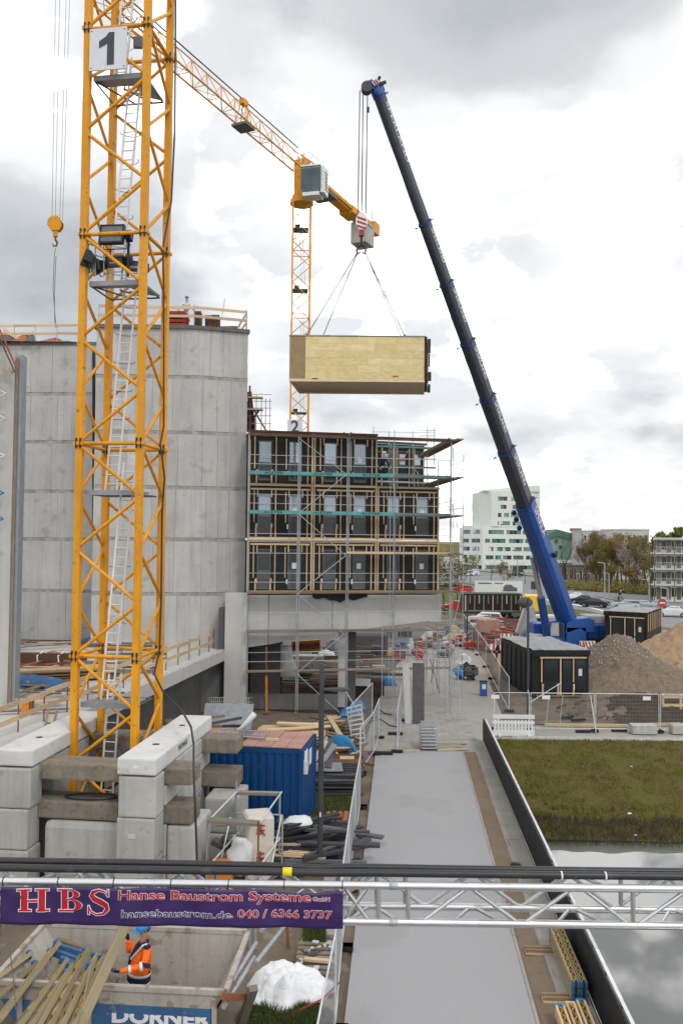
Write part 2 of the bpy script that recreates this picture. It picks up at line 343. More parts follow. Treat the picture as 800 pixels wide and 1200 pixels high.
# unit pieces that share mesh data
UN = {}
def unit(shape, m, n=6):
    k = (shape, m, n)
    if k not in UN:
        b = MB()
        if shape == 'bar': b.tube((0, 0, -.5), (0, 0, .5), 1.0, n)
        else: b.box((0, 0, 0), (1, 1, 1))
        me = bpy.data.meshes.new(shape); me.from_pydata(b.v, [], b.f); me.materials.append(MT[m])
        if shape == 'bar': me.polygons.foreach_set('use_smooth', [len(p.vertices) == 4 for p in me.polygons])
        UN[k] = me
    return UN[k]
def put(name, me, parent, M):
    o = bpy.data.objects.new(name, me); COL.objects.link(o)
    if parent is not None:
        o.parent = parent; M = Matrix.Translation(-ORG.get(parent.name, V((0, 0, 0)))) @ M
    o.matrix_local = M
    return o
def bar(name, a, b, r, m, parent=None, n=6):
    x, y, z, l = frame(a, b); c = (V(a) + V(b)) / 2
    M = Matrix(((x.x * r, y.x * r, z.x * l, c.x), (x.y * r, y.y * r, z.y * l, c.y), (x.z * r, y.z * r, z.z * l, c.z), (0, 0, 0, 1)))
    return put(name, unit('bar', m, n), parent, M)
def plank(name, a, b, wd, h, m, parent=None, up=(0, 0, 1)):
    x, y, z, l = frame(a, b, up); c = (V(a) + V(b)) / 2
    M = Matrix(((x.x * wd, y.x * h, z.x * l, c.x), (x.y * wd, y.y * h, z.y * l, c.y), (x.z * wd, y.z * h, z.z * l, c.z), (0, 0, 0, 1)))
    return put(name, unit('box', m), parent, M)
def slab(name, c, d, m, parent=None, rz=0.0):
    M = Matrix.Translation(V(c)) @ Matrix.Rotation(rz, 4, 'Z') @ Matrix.Diagonal((d[0], d[1], d[2], 1))
    return put(name, unit('box', m), parent, M)
def text(name, s, size, m, parent, M, offset=0.0, depth=.004, bold=0.0, warp=None, sx=1.0, align='CENTER', spacing=1.0):
    cu = bpy.data.curves.new(name, 'FONT'); cu.body = s; cu.size = size; cu.offset = offset; cu.extrude = depth; cu.align_x = align; cu.align_y = 'CENTER'; cu.resolution_u = 3
    cu.space_character = spacing
    t = bpy.data.objects.new(name, cu); COL.objects.link(t)
    dg = bpy.context.evaluated_depsgraph_get(); me = bpy.data.meshes.new_from_object(t.evaluated_get(dg))
    bpy.data.objects.remove(t); bpy.data.curves.remove(cu)
    me.materials.clear(); me.materials.append(MT[m])
    Mx = M @ Matrix.Diagonal((sx, 1, 1, 1)); me.transform(Mx)
    if warp:
        for vt in me.vertices: vt.co = warp(vt.co)
    org = ORG.get(parent.name, V((0, 0, 0))); me.transform(Matrix.Translation(-org))
    o = bpy.data.objects.new(name, me); COL.objects.link(o); o.parent = parent; ORG[o.name] = org
    return o
def facing(p, xd, up=(0, 0, 1)):
    """matrix placing text at p, reading along xd"""
    x = V(xd).normalized(); u = V(up); z = x.cross(u).normalized(); y = z.cross(x)
    return Matrix(((x.x, y.x, z.x, p[0]), (x.y, y.y, z.y, p[1]), (x.z, y.z, z.z, p[2]), (0, 0, 0, 1)))
def rr(a, b): return random.uniform(a, b)
# ================================================================ SETTING
FA = gp(705, 1200); FB = gp(565, 866)               # foot line of the dark parapet fence by the canal
FDX = (FB.x - FA.x) / (FB.y - FA.y)
def fx(Y): return FA.x + FDX * (Y - FA.y)
YB = 43.6                                             # where the grass bank starts
def sheet(name, pts, z, m):
    b = MB(); b.poly([V((p[0], p[1], z)) for p in pts]); return struct(name, b, m)
sheet('ground', [(-900, -80), (fx(-80) + .35, -80), (fx(YB) + .35, YB), (900, YB), (900, 2500), (-900, 2500)], -.06, 'soil')
sheet('meadow', [(-900, 118), (900, 118), (900, 2500), (-900, 2500)], -.045, 'grass_far')
sheet('forecourt', [(fx(YB) + .3, YB + .05), (40, YB + .05), (40, 47.6), (fx(YB) + .1, 47.4)], -.03, 'pavement')
# asphalt path and its edges
PL = lambda Y: gp(403, 1200).x + (gp(440, 880).x - gp(403, 1200).x) / (gp(440, 880).y - gp(403, 1200).y) * (Y - gp(403, 1200).y)
PR = lambda Y: gp(628, 1200).x + (gp(541, 879).x - gp(628, 1200).x) / (gp(541, 879).y - gp(628, 1200).y) * (Y - gp(628, 1200).y)
SR = lambda Y: PR(Y) + .62 + .0 * Y
YE = 41.0
b = MB(); b.grid(8, 40, lambda u, v: (PL(2 + (YE - 2) * v) + (PR(2 + (YE - 2) * v) - PL(2 + (YE - 2) * v)) * u, 2 + (YE - 2) * v, .0))
struct('path', b, 'asphalt')
b = MB(); b.grid(6, 120, lambda u, v: (PR(2 + (YE - 2) * v) + .06 + (SR(2 + (YE - 2) * v) - PR(2 + (YE - 2) * v) + (.05 + .09 * noise.noise(V((0, v * 60, 0)))) * (u > .9)) * u, 2 + (YE - 2) * v, (-.015 if u < .9 else .012) + .02 * noise.noise(V((u * 3, v * 40, 1)))))
struct('dirt_strip', b, 'dirt_strip')
kp = struct('pavement', MB().poly([(SR(2), 2, -.004), (fx(2) - .05, 2, -.004), (fx(YE) - .05, YE, -.004), (SR(YE), YE, -.004)]), 'pavement')
for k in range(39):                                   # metre kerb stones edging the asphalt, and slabs by the fence
    y0 = 2 + k; 
    b = MB(); b.prism([(PR(y0), y0, -.03), (PR(y0) + .07, y0, -.03), (PR(y0 + .985) + .07, y0 + .985, -.03), (PR(y0 + .985), y0 + .985, -.03)], (0, 0, .05 + rr(0, .008))); b.build('kerb_stone', 'pavement', kp)
for k in range(26):
    y0 = 2 + k * 1.5
    b = MB(); b.prism([(SR(y0) + .02, y0, 0), (fx(y0) - .1, y0, 0), (fx(y0 + 1.48) - .1, y0 + 1.48, 0), (SR(y0 + 1.48) + .02, y0 + 1.48, 0)], (0, 0, .012 + rr(0, .008))); b.build('paving_slab', 'pavement', kp)
# paved way beyond the path, laid in slabs; nearest courses built one by one
sheet('paved_way', [(PL(YE) - .6, YE), (fx(YE) - .1, YE), (gp(588, 838).x, gp(588, 838).y), (gp(560, 765).x, gp(560, 765).y), (gp(552, 738).x, gp(552, 738).y), (gp(500, 738).x, gp(500, 738).y), (gp(447, 800).x, gp(447, 800).y)], -.02, 'pavement')
pw = bpy.data.objects['paved_way']
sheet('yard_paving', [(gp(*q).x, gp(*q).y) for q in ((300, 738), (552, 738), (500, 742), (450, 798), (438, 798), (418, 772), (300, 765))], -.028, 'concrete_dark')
for j in range(12):
    y0 = YE + .05 + j * .8
    xa, xb = PL(YE) - .2 + .05 * j, 6.2 + .1 * j
    n = int((xb - xa) / .8)
    for i in range(n):
        x0 = xa + i * .8 + (j % 2) * .4
        slab('paving_slab', (x0 + .4, y0 + .39, -.008 + rr(0, .006)), (.785, .785, .02), 'pavement', pw)
# canal: quay wall, water, bank, reeds of dead grass at the water line
WZ = -1.55
b = MB(); b.poly([(fx(-80), -80, WZ), (400, -80, WZ), (400, 40, WZ), (fx(40), 40, WZ)]); struct('canal_water', b, 'water')
b = MB(); b.prism([(fx(-80) - .02, -80, -2.6), (fx(-80) + .33, -80, -2.6), (fx(YB) + .33, YB, -2.6), (fx(YB) - .02, YB, -2.6)], (0, 0, 2.6)); struct('quay_wall', b, 'concrete_block')
b = MB(); b.grid(90, 2, lambda u, v: (fx(33) + .2 + 30 * u, 33.3 - v * (1.0 + .35 * noise.noise(V((u * 30, 0, 0))) + .25 * noise.noise(V((u * 90, 3, 0)))), WZ + .005)); struct('dark_margin', b, 'dark_olive')  # dark olive strip with a ragged edge, lying just above the water surface
def bankz(x, y):
    t = (YB - y) / 11.2
    h = -1.62 * (t ** 1.15) if t < .82 else -1.62 * .82 ** 1.15 - (t - .82) * 3.6
    return h + .10 * noise.noise(V((x * .35, y * .5, 0))) * min(1, t * 4) + .04 * noise.noise(V((x * 1.7, y * 1.7, 3)))
def bankp(u, v):
    y = YB - 12.6 * v; x = fx(y) + .3 + 60 * u ** 1.4
    return (x, y, bankz(x, y))
b = MB(); b.grid(110, 44, bankp); struct('grass_bank', b, 'grass_ground', smooth=True)
b = MB()
for k in range(60000):
    u = random.random() ** 1.2; v = random.random() * .93
    y = YB - 12.3 * v; x = fx(y) + .35 + 28 * u; z = bankz(x, y)
    if z < WZ + .05: continue
    if noise.noise(V((x * .8, y * .8, 7))) < -.2 and random.random() < .8: continue
    h = rr(.03, .09) * (1.6 if z < WZ + .5 else 1.0) * (1 + 2.2 * max(0, noise.noise(V((x * 1.9, y * 1.9, 3))))); a = rr(0, 6.3); wd = rr(.012, .025); t = rr(-.05, .05)
    o = len(b.v); b.v += [V((x - wd * cos(a), y - wd * sin(a), z - .01)), V((x + wd * cos(a), y + wd * sin(a), z - .01)), V((x + t, y + rr(-.05, .05), z + h))]
    b.f.append((o, o + 1, o + 2)); b.mi.append(0)
tag(kind(b.build('bank_grass', 'grass_blade'), 'stuff'), 'patchy olive and brown grass on the canal bank', 'grass')
b = MB()
for k in range(16000):                                # dead growth at the water's edge
    x = fx(34) + .2 + 22 * random.random(); y = rr(32.4, 35.0) + .4 * noise.noise(V((x, 0, 0))); z = bankz(x, y)
    a = rr(0, 6.3); h = rr(.1, .4); wd = .012
    o = len(b.v); b.v += [V((x - wd * cos(a), y, z)), V((x + wd * cos(a), y, z)), V((x + rr(-.2, .2), y + rr(-.2, .1), z + h))]; b.f.append((o, o + 1, o + 2)); b.mi.append(0)
tag(kind(b.build('dry_stalks', 'bark'), 'stuff'), 'dry brown stalks along the foot of the canal bank', 'dry plants')
for k in range(9):
    x = rr(10, 16); y = rr(33, 35.5)
    if k > 6: x = rr(9, 18); y = rr(36, 42)
    b = MB(); b.ball((x, y, bankz(x, y) + .03), rr(.04, .08), 6, 4, (1.2, .9, .6)); tag(b.build('litter_scrap', 'white_plastic'), 'pale scrap of litter lying on the grass bank', 'litter', 'litter on the canal bank')
# dark sheet metal fence on the quay edge
def fence_parapet():
    t = thing('parapet_fence', 'long dark grey sheet metal parapet fence with a pale handrail beside the canal', 'fence', (fx(20), 20, 0))
    H = 1.08; y = 3.0; step = 1.25
    while y < YB - .4:
        y2 = min(y + step - .02, YB - .3)
        b = MB(); o = .022
        b.prism([(fx(y) - o, y, .05), (fx(y2) - o, y2, .05), (fx(y2) - o, y2, H), (fx(y) - o, y, H)], (.035, 0, 0)); b.build('panel', 'fence_dark', t)
        slab('post', (fx(y) + .04, y, H / 2), (.05, .06, H + .02), 'dark_metal', t)
        y += step
    n = int((YB - 3) / 4.0)
    for k in range(n):
        ya = 3 + k * 4.0; yb = ya + 3.97
        plank('handrail', (fx(ya) + .09, ya, H + .03), (fx(yb) + .09, yb, H + .03), .075, .04, 'white_metal', t)
        plank('top_rail', (fx(ya) - .005, ya, H + .03), (fx(yb) - .005, yb, H + .03), .045, .05, 'fence_dark', t)
fence_parapet()

# ---- far ground: roads, verges
def band(name, pts, z, m): return sheet(name, [gp(*p) for p in pts], z, m)
band('avenue', [(300, 668), (545, 668), (660, 680), (810, 706), (900, 722), (900, 738), (810, 719), (700, 699), (545, 683), (300, 683)], -.02, 'road_asphalt')
band('avenue_pavement', [(300, 663), (545, 663.5), (640, 667), (700, 676), (810, 700), (900, 716), (900, 719.5), (810, 703), (660, 677.5), (545, 667), (300, 667)], -.012, 'pavement')
band('car_park', [(540, 687), (640, 687), (720, 704), (830, 726), (960, 752), (960, 763), (840, 741), (765, 734), (690, 716), (620, 706), (540, 703)], -.018, 'road_asphalt')
band('car_park_kerb', [(640, 702), (690, 711), (765, 731), (764, 732), (690, 712.3), (640, 703.3)], .004, 'road_white')
for k in range(16):
    p = gp(560 + k * 16, 676 + max(0, k - 5) * 2.5 * .93)
    slab('lane_marking', (p.x, p.y, .0), (.25, 5.5, .012), 'road_white', bpy.data.objects['avenue'], rz=-1.2)
band('site_dirt', [(770, 738), (830, 741), (860, 790), (560, 800), (560, 742), (690, 735)], -.03, 'sand')
# wooded rise at the horizon
def hill(name, x0, x1, y, h, m, seed):
    b = MB(); b.grid(120, 6, lambda u, v: (x0 + (x1 - x0) * u, y + 60 * v, -1 + (h * (.75 + .5 * noise.noise(V((u * 9, seed, 0))) + .2 * noise.noise(V((u * 60, seed, 2))))) * sin(pi * (.02 + .9 * v)) ))
    return struct(name, b, m)
hill('wooded_rise', -700, 900, 760, 11, 'leaf_olive', 3)
# ================================================================ CONCRETE CORE BUILDING
def on_line(px, A, B):
    """point where the vertical plane through camera column px meets plan line A-B"""
    d = at(px, 633, 1.0) ; r = d.x / d.y
    ax, ay = A[0], A[1]; bx, by = B[0], B[1]
    t = (r * ay - ax) / ((bx - ax) - r * (by - ay)); return V((ax + (bx - ax) * t, ay + (by - ay) * t, 0))
CB = thing('concrete_tower', 'tall raw concrete stair core with formwork joints behind the yellow crane mast', 'building', (-10, 51, 0))
P1 = at(289, 500, 51.5); P2 = at(226, 500, 50.6); P3 = at(112, 500, 50.5); P4 = at(112, 500, 55.0); P5 = at(-60, 500, 55.6)
lev_r = [at(222, y, 50.6).z for y in (694, 630, 569.5, 505, 440, 386)]
lev_l = [at(60, y, 55.2).z for y in (690, 630, 574, 516, 460, 405)]
def face(A, B, levels, off, wd, lowest, mname='concrete_wall'):
    A = V((A.x, A.y, 0)); B = V((B.x, B.y, 0)); d = (B - A); ln = d.length; d.normalize(); nrm = V((d.y, -d.x, 0))
    lv = [lowest] + list(levels)
    for k in range(len(lv) - 1):
        z0, z1 = lv[k], lv[k + 1] - (.22 if k < len(lv) - 2 else 0)
        s = 0.0; first = True
        if k < len(lv) - 2:
            b = MB(); nn = 40; bb = [A + d * (ln * i / nn) for i in range(nn + 1)]
            b.loft([[p - nrm * -.02 + V((0, 0, z1 - .03)), p + nrm * (.098 + .02 * noise.noise(p * 2.1)) + V((0, 0, z1 + .004 + .02 * noise.noise(p * 3))), p + nrm * (.104 + .02 * noise.noise(p * 1.7)) + V((0, 0, z1 + .2 + .03 * noise.noise(p * 1.9 + V((0, 0, z0))))), p + V((0, 0, z1 + .23))] for p in bb], cap=False); b.build('pour_joint', 'joint_band', CB)
        while s < ln - .05:
            e = min(s + (off if first else wd) * rr(.55, 1.1), ln); first = False
            if ln - e < .5: e = ln
            g = .006
            a = A + d * (s + (g if s > 0 else -.0)); c = A + d * (e - (g if e < ln else 0))
            pr = rr(.0, .014)
            b = MB(); b.prism([a + V((0, 0, z0)), c + V((0, 0, z0)), c + V((0, 0, z1)), a + V((0, 0, z1))], -(nrm * (-.10 - pr)) )
            b.build('wall_panel', mname, CB)
            # shutter tie holes
            s = e
def quadbox(pts, z0, z1): return MB().prism([V((p.x, p.y, z0)) for p in pts], (0, 0, z1 - z0))
topr = lev_r[-1]; topl = lev_l[-1]
eps = .0
core = [P2 + V((.02, .03, 0)), P1 + V((-.02, .03, 0)), P1 + V((-2.5, 9, 0)), P3 + V((-1, 9, 0)), P3 + V((.03, .03, 0))]
quadbox(core, 0, topr - .02).build('core_wall', 'joint_grey', CB)
core2 = [P4 + V((.3, .05, 0)), P4 + V((.3, 7, 0)), P5 + V((0, 7, 0)), P5 + V((0, .05, 0))]
quadbox(core2[::-1], 0, topl - .02).build('core_wall', 'joint_grey', CB)
face(P2, P1, lev_r, .9, 1.0, 3.4); face(P3, P2, lev_r, 1.0, 1.3, 3.4); face(P5, P4, lev_l, 1.2, 1.7, 3.4)
q0 = V((P2.x, P2.y + .1, 3.4)); n1_ = V(((P2 - P3).y, -(P2 - P3).x, 0)).normalized(); n2_ = V(((P1 - P2).y, -(P1 - P2).x, 0)).normalized(); P2_ = V((P2.x, P2.y, 3.4))
b = MB(); b.prism([q0, P2_ + n1_ * .112, P2_ + (n1_ + n2_).normalized() * .116, P2_ + n2_ * .112], (0, 0, topr - 3.42)); b.build('corner', 'concrete_wall', CB)
b = MB(); b.tube(at(110, 745, 54.6), at(110, 408, 54.6), .09, 8); b.build('downpipe', 'dark_metal', CB)
bh = MB()
for (A, B, lv) in ((P2, P1, lev_r), (P3, P2, lev_r), (P5, P4, lev_l)):
    d = V((B.x - A.x, B.y - A.y, 0)); ln = d.length; d.normalize(); nr = V((d.y, -d.x, 0)); s = .5
    while s < ln - .2:
        for k in range(len(lv) - 1):
            for q in (.35, 1.6, 2.5):
                p = V((A.x, A.y, lv[k] + q)) + d * s + nr * .125
                bh.tube(p - nr * .03, p + nr * .003, .035, 6)
        s += 1.2
kind(bh.build('tie_hole', 'joint_grey', CB), 'stuff')
# top slab edge and planks
b = MB(); b.prism([V((p.x, p.y, topr - .02)) for p in (P3 + V((-.15, -.25, 0)), P2 + V((0, -.25, 0)), P1 + V((.15, -.22, 0)), P1 + V((-2.5, 9, 0)), P3 + V((-1, 9, 0)))], (0, 0, .22)); b.build('roof_slab', 'concrete_joint', CB)
b = MB(); b.prism([V((p.x, p.y, topl - .02)) for p in (P5 + V((0, -.15, 0)), P4 + V((.2, -.15, 0)), P4 + V((.3, 7, 0)), P5 + V((0, 7, 0)))], (0, 0, .22)); b.build('roof_slab', 'concrete_joint', CB)
def guard(name, label, pts, zb, h=1.15, rails=(1.08, .55), m='wood_new', step=2.4, post='galv', wd=.16):
    t = thing(name, label, 'guard rail', (pts[0].x, pts[0].y, zb))
    for A, B in zip(pts, pts[1:]):
        A = V((A.x, A.y, zb if len(pts[0]) < 4 else A.z)); B = V((B.x, B.y, zb)); ln = (B - A).length; n = max(1, round(ln / step))
        for i in range(n + 1):
            p = A + (B - A) * (i / n); bar('post', p, p + V((0, 0, h)), .03, post, t)
        for z in rails:
            for i in range(n):
                p = A + (B - A) * (i / n); q = A + (B - A) * ((i + 1) / n)
                plank('rail_board', p + V((0, -.05, z + rr(-.02, .02))), q + V((0, -.05, z + rr(-.02, .02))), .035, wd, m, t, up=(0, 0, 1))
    return t
guard('timber_guard_rail', 'timber guard rail around the roof of the right concrete core', [P3 + V((.1, -.1, 0)), P2 + V((0, -.1, 0)), P1 + V((-.1, -.1, 0))], topr + .2, 1.25)
guard('timber_guard_rail', 'timber guard rail along the lower left concrete roof', [P5 + V((0, -.05, 0)), P4 + V((-1.2, -.05, 0))], topl + .2, 1.2, step=1.5)
guard('timber_guard_rail', 'short timber guard rail on the far edge of the high roof', [P1 + V((-.1, .2, 0)), P1 + V((-2.3, 8, 0))], topr + .2, 1.25)
# roof clutter
def box_thing(name, label, cat, c, d, m, rz=0, group=None, bevel=0.0):
    b = MB(); b.box((c[0], c[1], c[2] + d[2] / 2), d, rz); o = b.build(name, m, None, bevel=bevel, loc=(c[0], c[1], c[2])); return tag(o, label, cat, group)
tr = topr + .2
p = at(206, 372, 51.0)
t = thing('formwork_stack', 'red formwork panels stacked on the high roof behind the railing', 'formwork', (p.x, p.y, tr))
for k in range(4): slab('panel', (p.x + rr(-.05, .05), p.y + .3, tr + .15 + k * .24), (1.35, 1.0, .17), 'red_paint', t)
for px, hh, wd, lb in ((232, 1.1, .4, 'narrow dark timber upright on the high roof'), (245, .85, .5, 'dark brown crate beside the pale bundle on the high roof'), (253, .88, .45, 'taller dark brown crate in the middle of the high roof')):
    p = at(px, 372, 51.3); t = thing('site_crate', lb, 'crate', (p.x, p.y, tr))
    for q in range(3): slab('side_board', (p.x - wd / 2 + wd * (q + .5) / 3, p.y, tr + hh / 2), (wd / 3 - .02, .05, hh), 'brown_board', t)
    slab('body', (p.x, p.y + .3, tr + hh / 2 - .03), (wd - .04, .5, hh - .06), 'stone_dark', t)
p = at(263, 374, 51.3); t = thing('mesh_bundle', 'pale bundle of formwork struts near the right roof corner', 'struts', (p.x, p.y, tr))
for k in range(7): bar('strut', (p.x - .7, p.y + k * .09, tr + .08 + .07 * (k % 3)), (p.x + .75, p.y + k * .07, tr + .12 + .08 * (k % 2)), .035, 'wood_grey', t)
t = tag(bar('rebar_rod', at(260, 372, 51), at(263.5, 350, 51), .012, 'rust'), 'thin rod standing up from the high concrete roof', 'rod')
tl = topl + .2
for k, (px, ln, m_, lb) in enumerate(((8, 2.2, 'concrete_dark', 'grey tarpaulin heap'), (28, 1.4, 'clay', 'orange brown debris heap'), (36, 1.0, 'grey_metal', 'dark rubble heap'), (66, 3.0, 'clay', 'long flat rusty brown debris heap'))):
    p = at(px, 402, 55.4)
    b = MB(); sd_ = k * 5.0
    b.grid(12, 5, lambda u, v: (p.x + ln * (u - .5), p.y + 1.2 * (v - .5), tl - .02 + (.62 if k < 3 else .28) * sin(pi * u) * sin(pi * v) * (1 + .8 * noise.noise(V((u * 4, v * 4, sd_))))))
    tag(b.build('debris_heap', m_), lb + ' on the low left concrete roof', 'debris')
p = at(5, 392, 55.2); q = at(27, 403, 55.2)
tag(plank('loose_board', at(4, 386, 55), at(27, 400, 55), .05, .2, 'wood_new'), 'loose board slanting against the railing on the low left roof', 'board')

# ================================================================ PODIUM DECK (left)
def deckpt(px, py): return gp(px, py, 3.55)
DA = deckpt(262, 760); DB = deckpt(-30, 886)
DK = thing('concrete_deck', 'raised raw concrete podium deck with a projecting edge beam left of the crane', 'building', (-14, 40, 0))
dd = V((DB.x - DA.x, DB.y - DA.y, 0)); dn = V((dd.y, -dd.x, 0)).normalized()
if dn.x > 0: dn = -dn
DBx = DA + dd * 1.15
quad = [V((DA.x, DA.y, 3.1)), V((DA.x, 51.4, 3.1)), V((-40, 53, 3.1)), V((-40, DBx.y, 3.1)), V((DBx.x, DBx.y, 3.1))]
b = MB(); b.prism(quad[::-1], (0, 0, .45)); b.build('deck_slab', 'concrete_light', DK)
b = MB(); b.beam(DA + V((.16, .06, -.27)), DBx + V((.16, 0, -.27)), .32, .62); b.build('edge_beam', 'concrete_light', DK)
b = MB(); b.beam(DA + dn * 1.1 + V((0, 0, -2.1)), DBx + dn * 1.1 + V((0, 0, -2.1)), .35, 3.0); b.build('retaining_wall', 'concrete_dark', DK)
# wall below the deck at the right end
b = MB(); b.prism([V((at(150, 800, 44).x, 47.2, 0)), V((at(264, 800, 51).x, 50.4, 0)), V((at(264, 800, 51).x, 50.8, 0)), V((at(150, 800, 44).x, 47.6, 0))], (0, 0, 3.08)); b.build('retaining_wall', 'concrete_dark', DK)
for s in (.12, .38, .66):
    p = V((at(150, 800, 44).x, 47.2, 0)).lerp(V((at(264, 800, 51).x, 50.4, 0)), s)
    slab('wall_rib', (p.x, p.y - .02, 1.5), (.08, .08, 3.0), 'concrete_joint', DK)
# guard rail on deck edge
t = thing('timber_guard_rail', 'timber guard rail with thin rusty posts along the deck edge behind the crane', 'guard rail', (DA.x, DA.y, 3.55))
L_ = (DBx - DA).length; n = 17
for i in range(n + 1):
    p = DA + (DBx - DA) * (i / n) + dn * .35 + V((0, 0, .0))
    if i == 0: p += V((-.25, 0, 0))
    bar('post', p, p + V((0, 0, 1.12)), .028, 'rust', t)
    if i < n:
        q = DA + (DBx - DA) * ((i + 1) / n) + dn * .35
        for z in (1.0, .5): plank('rail_board', p + V((.03, 0, z + rr(-.03, .03))), q + V((.03, 0, z + rr(-.03, .03))), .035, .17, 'wood_new', t)
# deck clutter: boards, battens, sheets
for k in range(34):
    px = rr(20, 105); py = rr(752, 838); p = gp(px, py, 3.6)
    if p.x > DA.x + (DB.x - DA.x) * (p.y - DA.y) / (DB.y - DA.y) - .8: continue
    a = rr(-.5, .9) if k % 3 else rr(.9, 1.9); ln = rr(1.5, 4.5); dz = rr(.0, .2)
    d = V((cos(a), sin(a) * .8, 0)) * ln / 2
    tag(plank('loose_plank', p - d + V((0, 0, dz)), p + d + V((0, 0, dz + rr(-.02, .05))), rr(.12, .3), .04, random.choice(('wood_new', 'wood_old', 'wood_old', 'wood_grey'))), 'loose timber plank lying in the clutter on the concrete deck', 'plank', 'loose planks on the concrete deck')
p = gp(62, 797, 3.6); t = thing('board_stack', 'broad pale board stack stretching across the deck behind the left crane leg', 'board stack', p)
for k in range(9):
    d = V((2.6, 1.1, 0)); o = V((rr(-.3, .3), rr(-.3, .3), .06 + k * .055)); plank('board', p - d + o, p + d + o, .75, .045, 'plywood' if k > 5 else 'wood_old', t)
p = gp(40, 778, 3.6)
t = thing('form_beam', 'dark brown formwork trough with red lower edge on the deck', 'formwork', p)
slab('body', p + V((0, 0, .3)), (5.2, .5, .5), 'brown_board', t); slab('edge', p + V((0, -.3, .03)), (5.2, .08, .12), 'red_paint', t)
for s in (.1, .45):
    b = MB(); b.path([p + V((s * 3, -.3, .1)), p + V((s * 3 - .05, -.28, .45)), p + V((s * 3 + .15, 0, .62)), p + V((s * 3 + .3, .2, .5))], .04); b.build('sling', 'white_cloth', t)
p = gp(30, 803, 3.6)
b = MB(); b.grid(14, 6, lambda u, v: (p.x + 3.8 * (u - .5), p.y + 1.4 * (v - .5), 3.56 + .5 * sin(pi * u) ** .5 * sin(pi * v) ** .6 + .06 * noise.noise(V((u * 8, v * 5, 0)))))
tag(b.build('tarpaulin_bundle', 'skip_blue', smooth=True), 'faded blue tarpaulin bundle lying on the deck at the far left', 'tarpaulin')
p = gp(117, 752, 3.6)
b = MB(); b.grid(10, 4, lambda u, v: (p.x + 3.4 * (u - .4), p.y + 1.2 * (v - .5), 3.56 + .4 * sin(pi * u) ** .5 * sin(pi * v) ** .6)); tag(b.build('tarpaulin_bundle', 'skip_blue', smooth=True), 'grey blue tarpaulin bundle at the foot of the core wall', 'tarpaulin')
for k in range(22):
    p = gp(rr(105, 170), rr(752, 790), 3.6); a = rr(-.2, .5); d = V((cos(a), sin(a), 0)) * rr(.8, 2.0)
    if p.x > DA.x + (DB.x - DA.x) * (p.y - DA.y) / (DB.y - DA.y) - .6: continue
    z = rr(.05, .55)
    tag(plank('formwork_bar', p - d + V((0, 0, z)), p + d + V((0, 0, z)), .10, .10, random.choice(('grey_metal', 'wood_grey', 'stone_dark'))), 'dark formwork bar piled at the foot of the core wall', 'bar', 'formwork bars piled by the core wall')
# orange bracket on deck edge, ladder leaning on the edge beam
p = gp(30, 838, 3.55); t = thing('formwork_bracket', 'small orange formwork bracket clamped on the deck edge', 'bracket', p)
slab('plate', p + V((0, 0, .3)), (.28, .1, .55), 'orange_paint', t); slab('plate', p + V((.2, .1, .3)), (.08, .25, .6), 'rust', t)
t = thing('wooden_ladder', 'short wooden ladder leaning on the deck edge left of the crane', 'ladder', gp(55, 880))
for px in ((49, 871, 57, 832), (58, 874, 67, 832)):
    plank('stile', at(px[0], px[1], 27.6), at(px[2], px[3], 29.2), .08, .05, 'wood_old', t)
for s in (.25, .6, .9):
    plank('rung', at(49, 871, 27.6).lerp(at(57, 832, 29.2), s), at(58, 874, 27.6).lerp(at(67, 832, 29.2), s), .05, .04, 'wood_old', t)

# ================================================================ NEAR LEFT WALL
Yw = 33.0
t = thing('concrete_wall', 'narrow near concrete wall at the left edge of the photo standing on the deck', 'wall', at(0, 850, Yw))
pr_ = at(19, 700, Yw).x; zt = at(10, 412, Yw).z
b = MB(); b.b2((pr_ - 6, Yw, 3.5), (pr_ - .25, Yw + .5, zt)); b.build('slab', 'concrete_wall', t)
b = MB(); b.b2((pr_ - .25 + .003, Yw + .04, 3.5), (pr_ - .12, Yw + .54, zt - .3)); b.build('edge', 'wood_grey', t)
b = MB(); b.b2((pr_ - .117, Yw + .1, 3.5), (pr_ + .0, Yw + .6, zt - .1)); b.build('formwork_panel', 'galv_plate', t)
for zc in (at(0, 463, Yw).z, at(0, 492, Yw).z, at(0, 578, Yw).z, at(0, 535, Yw).z, at(0, 608, Yw).z):
    k = [V((pr_ - 1.3, Yw - .35, zc + .42)), V((pr_ - .42, Yw - .35, zc)), V((pr_ - 1.3, Yw - .35, zc - .42))]
    for a_, b_ in zip(k, k[1:]): bar('strut', a_, b_, .035, 'white_metal' if zc > 13 else 'blue_plastic', t)
bar('strut', at(-8, 368, Yw - .5), at(20, 432, Yw - .5), .035, 'red_paint', t)
bar('strut', at(-8, 378, Yw - .5), at(18, 437, Yw - .5), .03, 'stone_dark', t)
plank('bracket', at(3, 428, Yw - .3), at(15, 436, Yw - .3), .12, .12, 'wood_new', t)
for k in range(5):
    z = zt - 1.2 - k * 1.1
    plank('scaffold_board', V((pr_ - 2.4, Yw - .4, z)), V((pr_ - .95, Yw - .4, z)), .3, .05, 'galv_plate', t)
